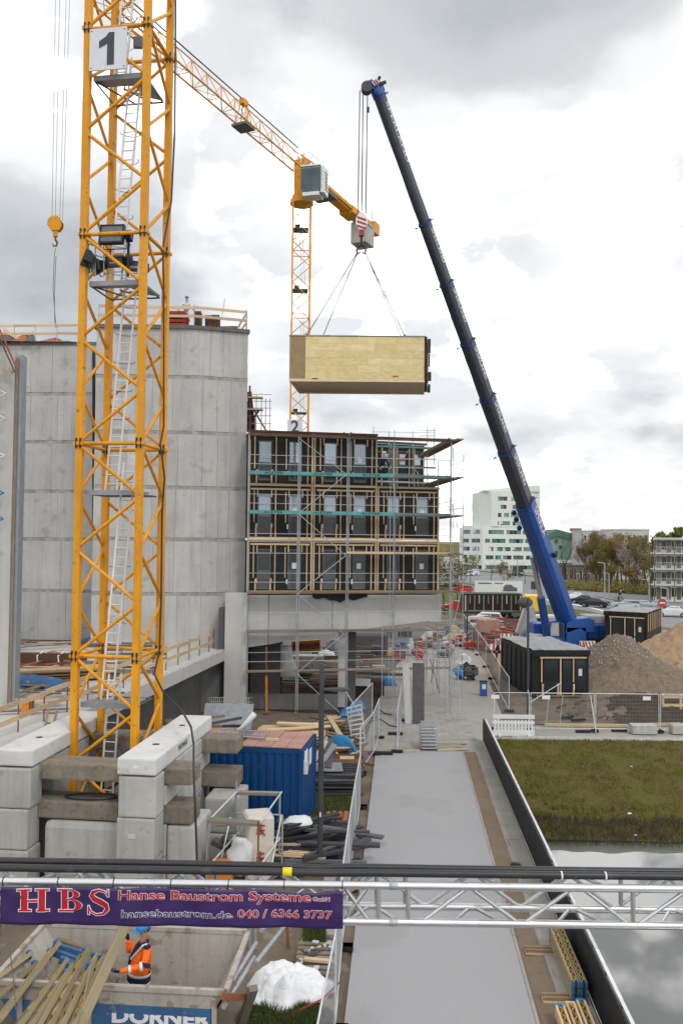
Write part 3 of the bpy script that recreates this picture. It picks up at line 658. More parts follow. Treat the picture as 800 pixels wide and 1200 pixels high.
# ================================================================ MODULE BUILDING
ML = at(289, 640, 50.0); MR = at(514, 640, 52.2)
md = V((MR.x - ML.x, MR.y - ML.y, 0)); MW = md.length; md.normalize(); mn = V((md.y, -md.x, 0))       # mn points to the camera
Z1, Z2, Z3, Z4 = at(289, 696, 50).z, at(289, 631, 50).z, at(289, 568, 50).z, at(289, 507, 50).z
MH = Z2 - Z1; MWD = MW / 3
def dor(z): return z
def make_module(t, W, H, variant=0, wood='wood_new'):
    """front of one room module in local axes: x along the front, y inward, z up"""
    D = 7.3
    b = MB(); b.b2((.03, .06, .02), (W - .03, D, H - .04)); b.build('body', 'black_membrane', t)
    # membrane front with openings: built as strips round the windows
    wins = [(.62, 1.42), (2.42, 3.22)] if W > 3 else [(.4, 1.0)]
    z0, z1 = .28, H - .55
    xs = [.03]; 
    for a, c in wins: xs += [a, c]
    xs.append(W - .03)
    b = MB()
    for i in range(0, len(xs), 2): b.b2((xs[i], -.04, z0), (xs[i + 1], .058, z1))
    b.b2((.03, -.04, .02), (W - .03, .058, z0 - .002)); b.b2((.03, -.04, z1 + .002), (W - .03, .058, H - .04)); b.build('membrane', 'black_membrane', t)
    for i, (a, c) in enumerate(wins):
        b = MB()
        for q in ((a, z0, a + .06, z1), (c - .06, z0, c, z1), (a + .061, z0, c - .061, z0 + .07), (a + .061, z1 - .06, c - .061, z1), (a + .061, z0 + 1.02, c - .061, z0 + 1.10)):
            b.b2((q[0], -.01, q[1]), (q[2], .055, q[3]))
        f = b.build('window', 'grey_metal', t)
        up = 'window_sky' if variant != 1 else 'window_dark'
        b = MB(); b.b2((a + .06, .03, z0 + 1.1), (c - .06, .045, z1 - .06)); b.build('pane', up, f)
        b = MB(); b.b2((a + .06, .03, z0 + .07), (c - .06, .045, z0 + 1.02)); b.build('pane', 'window_dark' if variant != 1 else 'glass_dark', f)
        if variant == 2 and i == 1:
            b = MB(); b.b2((a + .34, -.008, z0 + .072), (a + .39, .028, z1 - .062)); b.build('mullion', 'grey_metal', f)
            b = MB(); b.b2((a + .42, .01, z0 + 1.12), (c - .08, .026, z1 - .1)); b.build('pane_film', 'white_metal', f)
        if variant == 1 and i == 1 or variant == 0 and i == 1:
            b = MB(); b.b2((a + .26, -.006, z0 + 1.2), (a + .52, .024, z0 + 1.55)); b.build('sticker', 'sign_white', f)
    y = -.075
    w_ = .062
    for x, a, c in ((.40, .95, H - .3), (1.66, .1, H - .3), (2.26, .95, H - .42), (3.55, .1, H - .3)):
        if x < W: slab('batten', (x, y, (a + c) / 2), (w_, .05, c - a), wood, t)
    slab('top_batten', (W / 2, y - .05, H - .26), (W - .4, .045, .10), wood, t)
    for x in (.52, 1.40): slab('short_batten', (x, y, .5), (.085, .06, .75), wood, t); slab('cleat', (x + .03, y - .05, .78), (.11, .05, .26), wood, t)
    for x in (.60, 1.42, 2.45, 3.25):
        if variant != 2 or H < 3.16: slab('short_batten', (x, y, H - .52), (.07, .06, .42), wood, t)
    slab('paper_note', (2.37, y - .05, .72), (.09, .01, .28), 'white_plastic', t)
    slab('corner_post', (.06, y, H / 2), (.09, .07, H - .1), wood, t); slab('corner_post', (W - .08, y, H / 2), (.10, .07, H - .1), wood, t)
    slab('sill_beam', (W / 2, y + .01, .05), (W - .02, .09, .10), 'wood_new' if variant != 1 else 'wood_old', t)
ang = math.atan2(md.y, md.x)
names = {(0, 0): 'lowest', (0, 1): 'middle', (0, 2): 'topmost'}
cols = ['left', 'middle', 'right']; rows = ['bottom', 'middle', 'top']
protos = {}
for r, (z, ztop) in enumerate(((Z1, Z2), (Z2, Z3), (Z3, Z4))):
    for c in range(3):
        if r == 2 and c == 2: continue
        lab = 'black room module with timber battens behind the scaffold, %s row, %s column' % (rows[r], cols[c])
        pos = V((ML.x, ML.y, z)) + md * (c * MWD + .0)
        v = 1 if r == 0 else (2 if (c == 0 and r == 2) else 0)
        if v in protos and v != 2:
            t = copy_tree(protos[v]); t['label'] = lab
        else:
            t = thing('room_module', lab, 'building module', (0, 0, 0), 'room modules stacked behind the scaffold'); ORG[t.name] = V((0, 0, 0))
            make_module(t, MWD, MH - .06, v); protos[v] = t
        t.location = pos; t.rotation_euler = (0, 0, ang)
        # floor band above each row
        if True:
            A = pos + V((0, 0, MH - .07)) + mn * .10; B = A + md * (MWD - .02)
            tag(plank('floor_batten', A, B, .14, .115, 'wood_new' if r < 2 else 'brown_board'), '%s timber band closing the joint above the %s row module, %s column' % ('pale' if r < 2 else 'dark', rows[r], cols[c]), 'batten')
# torn roof membrane on top
for k, (s0, s1, h) in enumerate(((.0, 5.6, .22), (5.6, 7.6, .5))):
    b = MB(); A0 = V((ML.x, ML.y, Z4 - .12)) + md * s0
    b.grid(26, 6, lambda u, v: A0 + md * ((s1 - s0) * u) - mn * (v * 3.0 - .12) + V((0, 0, (.05 + h * abs(noise.noise(V((u * 6 + k * 9, v * 3, 1)))) * 1.6) * (1 - .9 * (v < .01) ))))
    tag(b.build('roof_membrane', 'black_membrane' if k == 0 else 'grey_metal', smooth=False), ('crumpled black membrane over the top of the left roof modules', 'heap of grey black sheeting on the roof above the third window')[k], 'membrane')
# set-back part of the top storey
ST = thing('setback_storey', 'set back dark top storey with three small windows and green scaffold boards', 'building', at(470, 560, 61))
A0 = at(430, 560, 61.0); B0 = at(497, 562, 62.6); sdv = V((B0.x - A0.x, B0.y - A0.y, 0)); SW = sdv.length; sdv.normalize(); sn = V((sdv.y, -sdv.x, 0))
zb, zt_ = at(430, 572, 61).z, at(430, 519, 61).z
b = MB(); b.prism([V((A0.x, A0.y, zb)), V((B0.x, B0.y, zb)), V((B0.x, B0.y, zb)) - sn * 6, V((A0.x, A0.y, zb)) - sn * 6], (0, 0, zt_ - zb)); b.build('body', 'black_membrane', ST)
for px in (449.5, 469.5, 487.5):
    p = on_line(px, A0, B0); zc = at(px, 538, 61.5).z
    b = MB(); b.beam(p + V((0, 0, zc - .42)) + sn * .05, p + V((0, 0, zc + .42)) + sn * .05, .52, .1, up=(sn.x, sn.y, 0)); f = b.build('window', 'grey_metal', ST)
    b = MB(); b.beam(p + V((0, 0, zc - .36)) + sn * .106, p + V((0, 0, zc + .36)) + sn * .106, .42, .01, up=(sn.x, sn.y, 0)); b.build('pane', 'window_sky', f)
for px in (438, 446, 459, 464, 478, 484, 495):
    p = on_line(px, A0, B0); slab('batten', (p.x + sn.x * .08, p.y + sn.y * .08, (zb + zt_) / 2), (.08, .06, zt_ - zb - .2), 'wood_new', ST)
plank('top_board', V((A0.x, A0.y, zt_ + .08)) + sn * .2, V((B0.x, B0.y, zt_ + .08)) + sn * .2, .3, .14, 'brown_board', ST)
# flat roof of the right modules between
b = MB(); A1 = V((ML.x, ML.y, Z3 + .0)) + md * (2 * MWD + .05); b.prism([A1, A1 + md * (MWD - .1), A1 + md * (MWD - .1) - mn * 7.2, A1 - mn * 7.2], (0, 0, .12)); tag(b.build('roof_deck', 'stone_dark'), 'flat dark roof of the right module column below the set back storey', 'roof')

# ================================================================ CONCRETE BEAM, COLUMNS, UNDERCROFT
CS = thing('concrete_substructure', 'light grey tapering concrete transfer beam on columns carrying the black modules', 'building', (ML.x, ML.y, 0))
zbt = Z1 - .06
off = mn * .05
a = V((ML.x, ML.y, 0)) + off; c = V((MR.x, MR.y, 0)) + off + md * .1
seg = [(0.0, at(290, 759, 50).z), (1.35, at(317, 755, 50.3).z), (5.15, at(393, 741, 51).z), (MW - .7, at(500, 728, 52).z), (MW + .15, at(514, 729, 52.2).z)]
for i in range(len(seg) - 1):
    (s0, z0), (s1, z1) = seg[i], seg[i + 1]
    g = .035 if i < 2 else -.001
    p0 = a + md * s0; p1 = a + md * (s1 - g)
    b = MB(); b.prism([p0 + V((0, 0, z0)), p1 + V((0, 0, z1)), p1 + V((0, 0, zbt)), p0 + V((0, 0, zbt))], -mn * 1.1); b.build('beam_panel', 'concrete_light', CS)
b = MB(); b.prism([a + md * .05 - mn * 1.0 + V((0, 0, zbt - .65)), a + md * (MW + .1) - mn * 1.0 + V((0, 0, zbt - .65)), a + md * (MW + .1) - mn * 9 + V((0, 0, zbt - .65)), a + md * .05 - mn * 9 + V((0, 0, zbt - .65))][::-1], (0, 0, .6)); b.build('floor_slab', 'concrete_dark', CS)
# left pier
pa = at(264, 700, 49.6); pb = at(289.5, 700, 49.85)
b = MB(); b.b2((pa.x, pa.y, 0), (pb.x, pa.y + 1.3, Z1 + .05)); b.build('pier', 'concrete_light', CS)
b = MB(); b.b2((pb.x - .33, pa.y + .2, 0), (pb.x + .001, pa.y + .9, 2)); 
b = MB(); b.b2((pa.x - .38, pa.y + .2, 2.8), (pa.x - .003, pa.y + .9, at(262, 712, 50).z)); b.build('joint_strip', 'stone_dark', CS)
# columns
for x0, x1, Y, m_, n_ in ((396.5, 405.5, 51.5, 'concrete_light', 'column'), (407, 417, 53.2, 'concrete_dark', 'column')):
    p = at(x0, 745, Y); q = at(x1, 745, Y); b = MB(); b.b2((p.x, Y, 0), (q.x, Y + .5, zbt - .66)); b.build(n_, m_, CS)
# stair wall and ramp below
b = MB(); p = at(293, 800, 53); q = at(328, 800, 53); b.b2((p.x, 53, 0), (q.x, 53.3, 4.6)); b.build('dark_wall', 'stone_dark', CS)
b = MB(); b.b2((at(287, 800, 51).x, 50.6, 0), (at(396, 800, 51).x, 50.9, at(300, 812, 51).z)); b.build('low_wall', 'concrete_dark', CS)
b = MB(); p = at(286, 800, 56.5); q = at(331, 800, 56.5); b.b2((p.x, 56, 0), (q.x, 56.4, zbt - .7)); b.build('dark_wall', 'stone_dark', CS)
t = thing('steel_prop', 'orange brown adjustable steel prop under the concrete beam', 'prop', gp(312, 838))
bar('tube', at(312, 834, 49.4), at(312, 792, 49.4), .075, 'orange_paint', t); bar('inner_tube', at(312, 792, 49.4), at(312, 758, 49.4), .055, 'rust', t)
slab('base_plate', at(312, 835, 49.4), (.3, .3, .03), 'rust', t); 
# cloth wrapped column behind the beam
b = MB(); p0 = at(335, 792, 55); 
b.loft([[p0 + V(((.9 - .55 * h) * (1 + .12 * sin(5 * k)) * cos(2 * pi * k / 14) - .2 * h, (.9 - .5 * h) * .6 * sin(2 * pi * k / 14), h * 2.0)) for k in range(14)] for h in (0, .25, .6, .85, 1.0)])
tag(b.build('wrapped_sack', 'white_cloth', smooth=True), 'tall tapering white wrapped bundle under the concrete beam beside the dark wall', 'bundle')
# torn black foil hanging at the beam top
b = MB(); A_ = V((ML.x, ML.y, zbt + .08)) + md * 3.9 + mn * .2
b.grid(16, 3, lambda u, v: A_ + md * (3.3 * u) + V((0, 0, -.42 * v * (.5 + .5 * sin(u * pi)) * (1 + .6 * noise.noise(V((u * 7, 0, 0)))))) + mn * (.06 * v))
tag(b.build('foil_strip', 'black_membrane'), 'black foil flap hanging over the upper edge of the concrete beam', 'foil')

# ================================================================ SCAFFOLD
SC = thing('facade_scaffold', 'tall galvanised tube scaffold with teal toe boards in front of the black modules', 'scaffold', (ML.x, ML.y - 1.2, 0))
so_ = mn * 1.05
def sp(px, zz, o=so_): 
    q = on_line(px, V((ML.x, ML.y, 0)) + o, V((MR.x, MR.y, 0)) + o); return V((q.x, q.y, zz))
lv = [2.4 + 2.27 * k for k in range(7)]
fronts = [290.5, 348.6, 406, 461, 528]
inner = mn * .28
for i, px in enumerate(fronts):
    q = sp(px, 0)
    zb_ = 0
    ztop = at(px, (504, 504, 500, 513, 517)[i], q.y).z
    for j in range(7):
        bar('standard', V((q.x, q.y, j * 2.27 + .15)), V((q.x, q.y, min(ztop, j * 2.27 + 2.40))), .027 if i != 4 else .035, 'galv', SC)
    bar('base_jack', V((q.x, q.y, 0)), V((q.x, q.y, .16)), .018, 'galv', SC); slab('base_plate', (q.x, q.y, .012), (.16, .16, .02), 'galv', SC)
    if i in (1, 2, 3, 4):
        q2 = V((q.x, q.y, 0)) + md * (.12 if i != 3 else -.22); bar('standard', q2 + V((0, 0, .1)), q2 + V((0, 0, ztop - .4)), .02, 'galv', SC)
    if i < 4:
        qi = sp(px + 1.5, 0, inner); bar('inner_standard', qi + V((0, 0, .1)), V((qi.x, qi.y, lv[6] - .2)), .022, 'galv', SC)
bays = list(zip(fronts, fronts[1:]))
for k, z in enumerate(lv):
    for i, (x0, x1) in enumerate(bays):
        a = sp(x0, z); b_ = sp(x1, z)
        bar('ledger', a, b_, .024, 'galv', SC)
        if k == 0 or k == 1 or k == 2 or k == 6 or (k == 3 and i >= 2):
            mt_ = {0: 'wood_grey', 1: 'wood_grey', 2: 'wood_old', 3: 'wood_new', 6: 'brown_board'}[k]
            for w in range(2 if k else 1):
                plank('deck_board', a + V((0, 0, .045)) - mn * (.2 + .32 * w), b_ + V((0, 0, .045)) - mn * (.2 + .32 * w), .30, .05, mt_, SC)
            plank('toe_board', a + V((0, 0, .07)) + mn * .05, b_ + V((0, 0, .07)) + mn * .05, .03, .13 if k != 1 else .09, mt_, SC)
        if k in (4, 5):
            m_ = 'teal' if i < 3 else 'teal_grey'
            for w in range(2): plank('deck_board', a + V((0, 0, .03)) - mn * (.2 + .32 * w), b_ + V((0, 0, .03)) - mn * (.2 + .32 * w), .30, .06, 'teal_grey', SC)
            o = plank('toe_board', a + V((0, 0, .10)) + mn * .05 + md * .02, b_ + V((0, 0, .10)) + mn * .05 - md * .02, .035, .20 if i < 3 else .16, m_, SC)
            if i < 3:
                c = (a + b_) / 2 + V((0, 0, .10)) + mn * .075
                text('board_lettering', 'ALSTER', .19, 'print_dark', SC, facing(c, md), offset=.004, sx=1.55, spacing=1.15)
        for hz in ((.5, 1.02) if k not in (3,) else (.55, 1.02)):
            if k == 6: continue
            if z + hz < 16: bar('guard_rail', a + V((0, 0, hz + .1)), b_ + V((0, 0, hz + .1)), .019, 'galv', SC)
# face braces zig-zag
def br(x0, y0, x1, y1, r=.024):
    a = sp(x0, 0); c = sp(x1, 0); a.z = at(x0, y0, a.y).z; c.z = at(x1, y1, c.y).z; bar('brace', a + mn * .06, c + mn * .06, r, 'galv', SC)
br(349, 514, 405, 556); br(405, 556, 349, 602); br(349, 602, 405, 651); br(405, 651, 349, 696); br(349, 696, 404, 743); br(404, 743, 350, 788); br(350, 790, 403, 838)
# right return scaffold running away along the gable
rp = [at(527, 600, 50.9), at(542.5, 600, 50.2)]
ra = V((rp[0].x, rp[0].y, 0)); rb = V((rp[1].x, rp[1].y, 0)); rd = (V((at(482, 546, 66).x, 66, 0)) - V((ra.x - .35, ra.y, 0))).normalized()
rdv = V((-.09, 1, 0)).normalized()
for k in range(7):
    z = lv[k]
    for s in range(4):
        for base in (ra, rb):
            p = base + rdv * (s * 3.6)
            if base is rb or s > 0:
                if k < 7: bar('standard', p + V((0, 0, k * 2.27 + .1)), p + V((0, 0, k * 2.27 + 2.38 - (.9 if k == 6 else 0))), .022, 'galv', SC)
        if s < 3:
            p = ra + rdv * (s * 3.6); q = rb + rdv * (s * 3.6)
            e0, e1 = p + rdv * 3.6, q + rdv * 3.6
            bar('ledger', q + V((0, 0, z)), e1 + V((0, 0, z)), .018, 'galv', SC); bar('ledger', p + V((0, 0, z)), e0 + V((0, 0, z)), .018, 'galv', SC)
            for hz in (.5, 1.02):
                if k < 6: bar('guard_rail', q + V((0, 0, z + hz)), e1 + V((0, 0, z + hz)), .015, 'galv', SC)
            if k in (6, 5, 4, 3):
                for w in range(2):
                    oo = (q - p) * (.25 + .5 * w); plank('deck_board', p + oo + V((0, 0, z + .05)), e0 + oo + V((0, 0, z + .05)), .42, .05, 'wood_old' if k > 4 else 'teal_grey' if k == 4 else 'wood_grey', SC)
                if k > 4: plank('toe_board', p + V((-.03, 0, z + .1)), e0 + V((-.03, 0, z + .1)), .03, .17, 'wood_old', SC)
        bar('transom', ra + rdv * (s * 3.6) + V((0, 0, z)), rb + rdv * (s * 3.6) + V((0, 0, z)), .018, 'galv', SC)
for k in (4, 5):
    plank('toe_board', sp(461, lv[k] + .1) , V((ra.x, ra.y, lv[k] + .1)), .03, .15, 'teal_grey', SC)
for (x0, y0, x1, y1) in ((529, 590, 541, 640), (541, 690, 529, 740), (470, 745, 541, 800), (480, 760, 541, 822)):
    bar('brace', at(x0, y0, 52), at(x1, y1, 50.6), .016, 'galv', SC)
# small inner scaffold by the set-back storey
S2 = thing('setback_scaffold', 'small scaffold with teal boards standing on the roof before the set back storey', 'scaffold', at(460, 565, 58))
for px in (437, 455, 461.5, 483, 500, 508):
    zt2 = at(px, 505 if px in (455, 483) else 497 + (px % 7), 58).z if px != 500 else at(px, 500, 58).z
    bar('standard', at(px, 568, 58), V((at(px, 568, 58).x, at(px, 568, 58).y, zt2)), .022, 'galv', S2)
for y_, m_ in ((523, 'teal'), (546, 'teal_grey'), (564, 'galv')):
    plank('deck_board', at(436, y_, 58), at(510, y_ + 2.5, 58.5), .5, .1, m_, S2)
    bar('guard_rail', at(436, y_ - 17, 58), at(510, y_ - 16, 58.5), .018, 'galv', S2); bar('guard_rail', at(436, y_ - 9, 58), at(510, y_ - 8, 58.5), .018, 'galv', S2)
for (x0, x1) in ((490, 508), (500, 511)):
    for y_ in (505, 511, 517): bar('guard_rail', at(x0, y_, 60), at(x1, y_ - .5, 60), .018, 'galv', S2)
bar('brace', at(486, 550, 58), at(492, 560, 58), .02, 'galv', S2); bar('brace', at(468, 545, 58), at(478, 528, 58), .02, 'wood_new', S2)
for px, y_ in ((336, 496), (369, 502), (401, 500), (429, 502), (434, 498)):   # rods along the roof edge
    pass
# rear scaffold fragments beside the tower core at upper left
S3 = thing('rear_scaffold', 'fragment of scaffold and formwork rising between the concrete core and the second crane', 'scaffold', at(300, 505, 56))
for px in (292, 300, 306, 311, 316): bar('standard', at(px, 507, 56), at(px + .5, 462 + (px % 5) * 5, 56), .025, 'galv', S3)
for y_ in (462, 470, 478, 487, 496): bar('ledger', at(290, y_, 56), at(318, y_ + .3, 56), .022, 'galv', S3)
for y_ in (466, 480): plank('deck_board', at(289, y_, 55.8), at(308, y_ + .3, 55.8), .5, .09, 'wood_new', S3)
for (x0, y0, x1, y1) in ((292, 459, 296, 498), (290, 500, 304, 480), (296, 478, 312, 505), (291, 470, 291, 505)):
    plank('form_panel', at(x0, y0, 56.3), at(x1, y1, 56.3), .32, .1, 'stone_dark', S3)
plank('form_panel', at(293, 490, 56.6), at(293, 506, 56.6), .7, .2, 'brown_board', S3)
b = MB(); b.tube(at(292.8, 452, 55.8), at(292.8, 510, 55.8), .06, 6); b.build('post', 'rust', S3)
# loose rods and pier things in the underpass, small scaffold frames standing on the paved way
U = thing('underpass_scaffold', 'thin supporting scaffold tubes standing on the pavement under the beam end', 'scaffold', gp(490, 830))
for (px, y1, y0, Y) in ((447, 836, 735, 54), (497, 800, 733, 57), (514, 822, 745, 52), (521, 838, 760, 49), (536, 843, 745, 47.5), (507, 812, 735, 55.5), (477, 806, 735, 57), (468, 830, 735, 53), (463, 815, 735, 52.5), (532, 815, 740, 54)):
    p = gp(px, y1); q = at(px, y0, p.y); bar('standard', p, V((p.x, p.y, q.z)), .022, 'galv', U); slab('base_plate', (p.x, p.y, .015), (.2, .2, .03), 'galv', U)
for (x0, y0, x1, y1, Y) in ((418, 757, 470, 758, 54), (470, 758, 538, 784, 52), (497, 735, 538, 752, 50), (500, 745, 538, 768, 52), (505, 790, 538, 812, 50), (418, 776, 470, 776, 54), (495, 812, 538, 822, 49), (470, 765, 500, 776, 54)):
    bar('ledger', at(x0, y0, Y), at(x1, y1, Y - .6), .02, 'galv', U)
bar('brace', at(503, 770, 52), at(515, 812, 49.5), .03, 'grey_metal', U); bar('brace', at(508, 772, 52), at(505, 800, 52), .025, 'grey_metal', U)
# ================================================================ TOWER CRANES
PHI = radians(-8.6)
E1 = V((cos(PHI), sin(PHI), 0)); E2 = V((-sin(PHI), cos(PHI), 0))
T1 = thing('tower_crane', 'large yellow lattice tower crane in the foreground with number 1 board and floodlights', 'tower crane', (at(87, 860, 27).x, 27, 0))
C0 = V((at(87, 860, 27).x, 27, 0)); SQ = 2.0
corner = [C0, C0 + E1 * SQ, C0 + E1 * SQ + E2 * SQ, C0 + E2 * SQ]
RING0, PAN = -.42, 1.675
NP = 31
top = RING0 + PAN * NP
lw = .21
for i, c in enumerate(corner):
    z = .55
    for k in range(8):
        z1 = min(RING0 + 6.7 * (k + 1), top)
        if z1 - z < .1: break
        slab('leg', (c.x, c.y, (z + z1) / 2), (lw, lw, z1 - z - .012), 'crane_yellow', T1, rz=PHI); 
        slab('flange', (c.x, c.y, z1 - .006), (lw + .10, lw + .10, .10), 'crane_yellow', T1, rz=PHI)
        for q in (-1, 1):
            f = c - E2 * (lw / 2 + .03) + E1 * (.07 * q); bar('bolt', f + V((0, 0, z1 - .16)), f + V((0, 0, z1 + .16)), .03, 'dark_metal', T1)
        z = z1
for f in range(4):
    a, b_ = corner[f], corner[(f + 1) % 4]; d = (b_ - a).normalized()
    nrm = V((d.y, -d.x, 0))
    for j in range(NP):
        p, q = (a, b_) if j % 2 == 0 else (b_, a)
        z0 = RING0 + PAN * j; z1 = z0 + PAN
        if z0 < .4: 
            t_ = (.5 - z0) / PAN; P = p.lerp(q, t_) + V((0, 0, .5)) 
        else: P = p + V((0, 0, z0 + .05))
        bar('brace', P + nrm * .04, q + V((0, 0, z1 - .05)) + nrm * .04, .056 if f in (0, 1) else .052, 'crane_yellow', T1, n=8)
    for k in range(0, 8):
        z = RING0 + 6.7 * k
        if z < .5 or z > top: continue
        bar('ring_beam', a + V((0, 0, z)), b_ + V((0, 0, z)), .066, 'crane_yellow', T1, n=8)
# rest platforms, ladders
def mp(a, b_, z): return C0 + E1 * a + E2 * b_ + V((0, 0, z))
for k in range(8):
    z = 4.75 + 6.7 * k if k else 4.75
    if z > top: break
    b = MB(); b.prism([mp(.14, .2, z), mp(1.86, .2, z), mp(1.86, 1.25, z), mp(1.35, 1.25, z), mp(1.25, .75, z), mp(.3, .75, z), mp(.14, .55, z)], (0, 0, .05)); b.build('platform', 'galv_plate', T1)
    b = MB(); b.beam(mp(.14, .15, z - .02), mp(1.86, .15, z - .02), .05, .16); b.build('platform_edge', 'galv_plate', T1)
    for (a0, b0, a1, b1) in ((.14, .2, .9, 1.8), (1.86, .2, 1.86, 1.8), (.14, .2, .14, 1.8), (.14, 1.8, 1.86, 1.8), (.9, .8, 1.5, 1.8)):
        bar('platform_bearer', mp(a0, b0, z - .06), mp(a1, b1, z - .06), .03, 'grey_metal', T1)
    if k >= 2:
        b = MB(); b.prism([mp(1.0, 1.26, z), mp(1.86, 1.26, z), mp(1.86, 1.84, z)], (0, 0, .04)); b.build('platform', 'galv_plate', T1)
ladm = 'ladder_white'
for k in range(-1, 7):
    z0 = 4.75 + 6.7 * k if k >= 0 else .6
    z1 = z0 + 7.7 if k >= 0 else 5.6
    ln_ = z1 - z0
    a0, a1 = .42, (1.12 if k >= 0 else .75)
    b0, b1 = 1.0, .85
    lo = mp(a0, b0 + .0, z0); hi = mp(a1, b1, z1)
    w_ = E1 * .40
    l1 = bar('ladder_stile', lo, hi, .036, ladm, T1); l2 = bar('ladder_stile', lo + w_, hi + w_, .036, ladm, T1)
    n = int(ln_ / .3)
    for i in range(1, n):
        p = lo.lerp(hi, i / n); bar('rung', p, p + w_, .019, ladm, T1, n=5)
    for i in range(2, n, 3):
        p = lo.lerp(hi, i / n) + w_ / 2
        b = MB(); b.path([p + E1 * (.36 * cos(t)) + E2 * (.36 * sin(t) + .0) for t in [pi * (.0 + q / 10 * 1.0) for q in range(11)]], .012, 4); b.build('cage_hoop', 'grey_metal', T1)
# number board
cb = at(127, 57.5, 26.68); b = MB(); b.beam(cb - E1 * .62, cb + E1 * .62, .05, 1.36, up=(0, 0, 1)); sg = b.build('number_board', 'sign_white', T1)
def digit1(c, x, m, par, name, h):
    u = h / 100.0; pts = [(-2, -50), (20, -50), (20, 50), (3, 50), (-6, 38), (-28, 24), (-28, 3), (-8, 12), (-2, 17)]
    n_ = V((x.y, -x.x, 0)); b = MB(); b.prism([c + x * (px * u) + V((0, 0, pz * u)) + n_ * .03 for px, pz in pts][::-1], n_ * .008); return b.build(name, m, par)
digit1(cb, E1, 'print_dark', sg, 'numeral', 1.05)
for q in (-.55, .55):
    for z in (-.6, .6):
        bar('screw', cb + E1 * q + V((0, 0, z)) - E2 * .02, cb + E1 * q + V((0, 0, z)) - E2 * .04, .018, 'dark_metal', T1)
# floodlights
def flood(c, w, h, d, yaw, pitch, label, name='floodlight'):
    t = thing(name, label, 'floodlight', (0, 0, 0)); ORG[t.name] = V((0, 0, 0))
    b = MB(); b.loft([[V((x * w * s, y, z * h * s)) for x, z in ((-.5, -.5), (.5, -.5), (.5, .5), (-.5, .5))] for y, s in ((0, 1), (d * .35, 1.0), (d, .55))]); b.build('housing', 'dark_metal', t)
    b = MB()
    for q in ((-.5, -.5, .5, -.42), (-.5, .42, .5, .5), (-.5, -.42, -.43, .42), (.43, -.42, .5, .42)): b.b2((q[0] * w, -.03, q[1] * h), (q[2] * w, -.001, q[3] * h))
    b.build('bezel', 'dark_metal', t)
    b = MB(); b.b2((-.43 * w, -.012, -.42 * h), (.43 * w, -.004, .42 * h)); b.build('lens', 'grey_metal', t)
    b = MB(); b.tube((-.3 * w, -.018, -.06 * h), (.3 * w, -.018, -.05 * h), .025, 6); b.build('tube', 'lamp_lens', t)
    b = MB(); b.path([(-.53 * w, .1, .1), (-.53 * w, .3, -.55 * h), (.53 * w, .3, -.55 * h), (.53 * w, .1, .1)], .02, 4); b.build('bracket', 'dark_metal', t)
    b = MB(); b.box((.5 * w + .12, .15, 0), (.2, .25, .28)); b.build('ballast_box', 'dark_metal', t)
    t.location = c; t.rotation_euler = (pitch, 0, yaw)
    return t
flood(at(131, 274, 26.9), .80, .66, .35, radians(-6), radians(-14), 'large floodlight facing the camera on a pole in the crane mast')
flood(at(99, 303, 27.0), .42, .55, .35, radians(-75), radians(-20), 'dark floodlight turned left outside the left crane leg')
flood(at(135, 307, 27.4), .60, .36, .35, radians(-8), radians(35), 'squat dark floodlight tilted down below the large one')
flood(at(158, 312, 27.8), .50, .34, .3, radians(20), radians(10), 'dark floodlight deepest inside the mast near the right leg')
flood(at(110, 313, 28.0), .34, .5, .3, radians(-50), radians(10), 'narrow dark floodlight just behind the left crane leg')
b = MB(); b.tube(at(150, 324, 27.2), at(151, 274, 27.2), .045, 6); b.build('lamp_pole', 'dark_metal', T1)
for (x0, y0, x1, y1) in ((104, 324, 104, 285), (104, 297, 122, 302), (112, 324, 112, 285), (104, 286, 117, 290), (122, 324, 122, 284)):
    bar('lamp_bracket', at(x0, y0, 27.3), at(x1, y1, 27.3), .02, 'galv', T1)
bx_ = at(162, 50, 28); b = MB(); b.box(bx_, (.28, .15, .35)); b.build('switch_box', 'grey_metal', T1)
b = MB(); b.box(at(156, 540, 28.2), (.3, .12, .35)); b.build('switch_box', 'white_metal', T1)
# power cable hanging down leg C then over the ballast
cpts = [at(207, -200, 28.5), at(206, 0, 28.5), at(205, 150, 28.5), at(201, 235, 28.4), at(191, 290, 28.3), at(192, 330, 28.2), at(192, 500, 28.2), at(188, 520, 28.0), at(193, 560, 28.1), at(190, 600, 28.2), at(189, 700, 28.2), at(187, 762, 28.1), at(181, 790, 27.9), at(192, 812, 27.6), at(213, 832, 26.5), at(224, 852, 25.2), at(227, 872, 24.6), at(227, 900, 24.0), at(229, 950, 23.9), at(231, 1012, 23.8), at(232, 1040, 23.6)]
tag(MB().path(cpts, .032, 6).build('power_cable', 'cable_black', smooth=True), 'black power cable running down the crane mast and over the concrete ballast', 'cable')
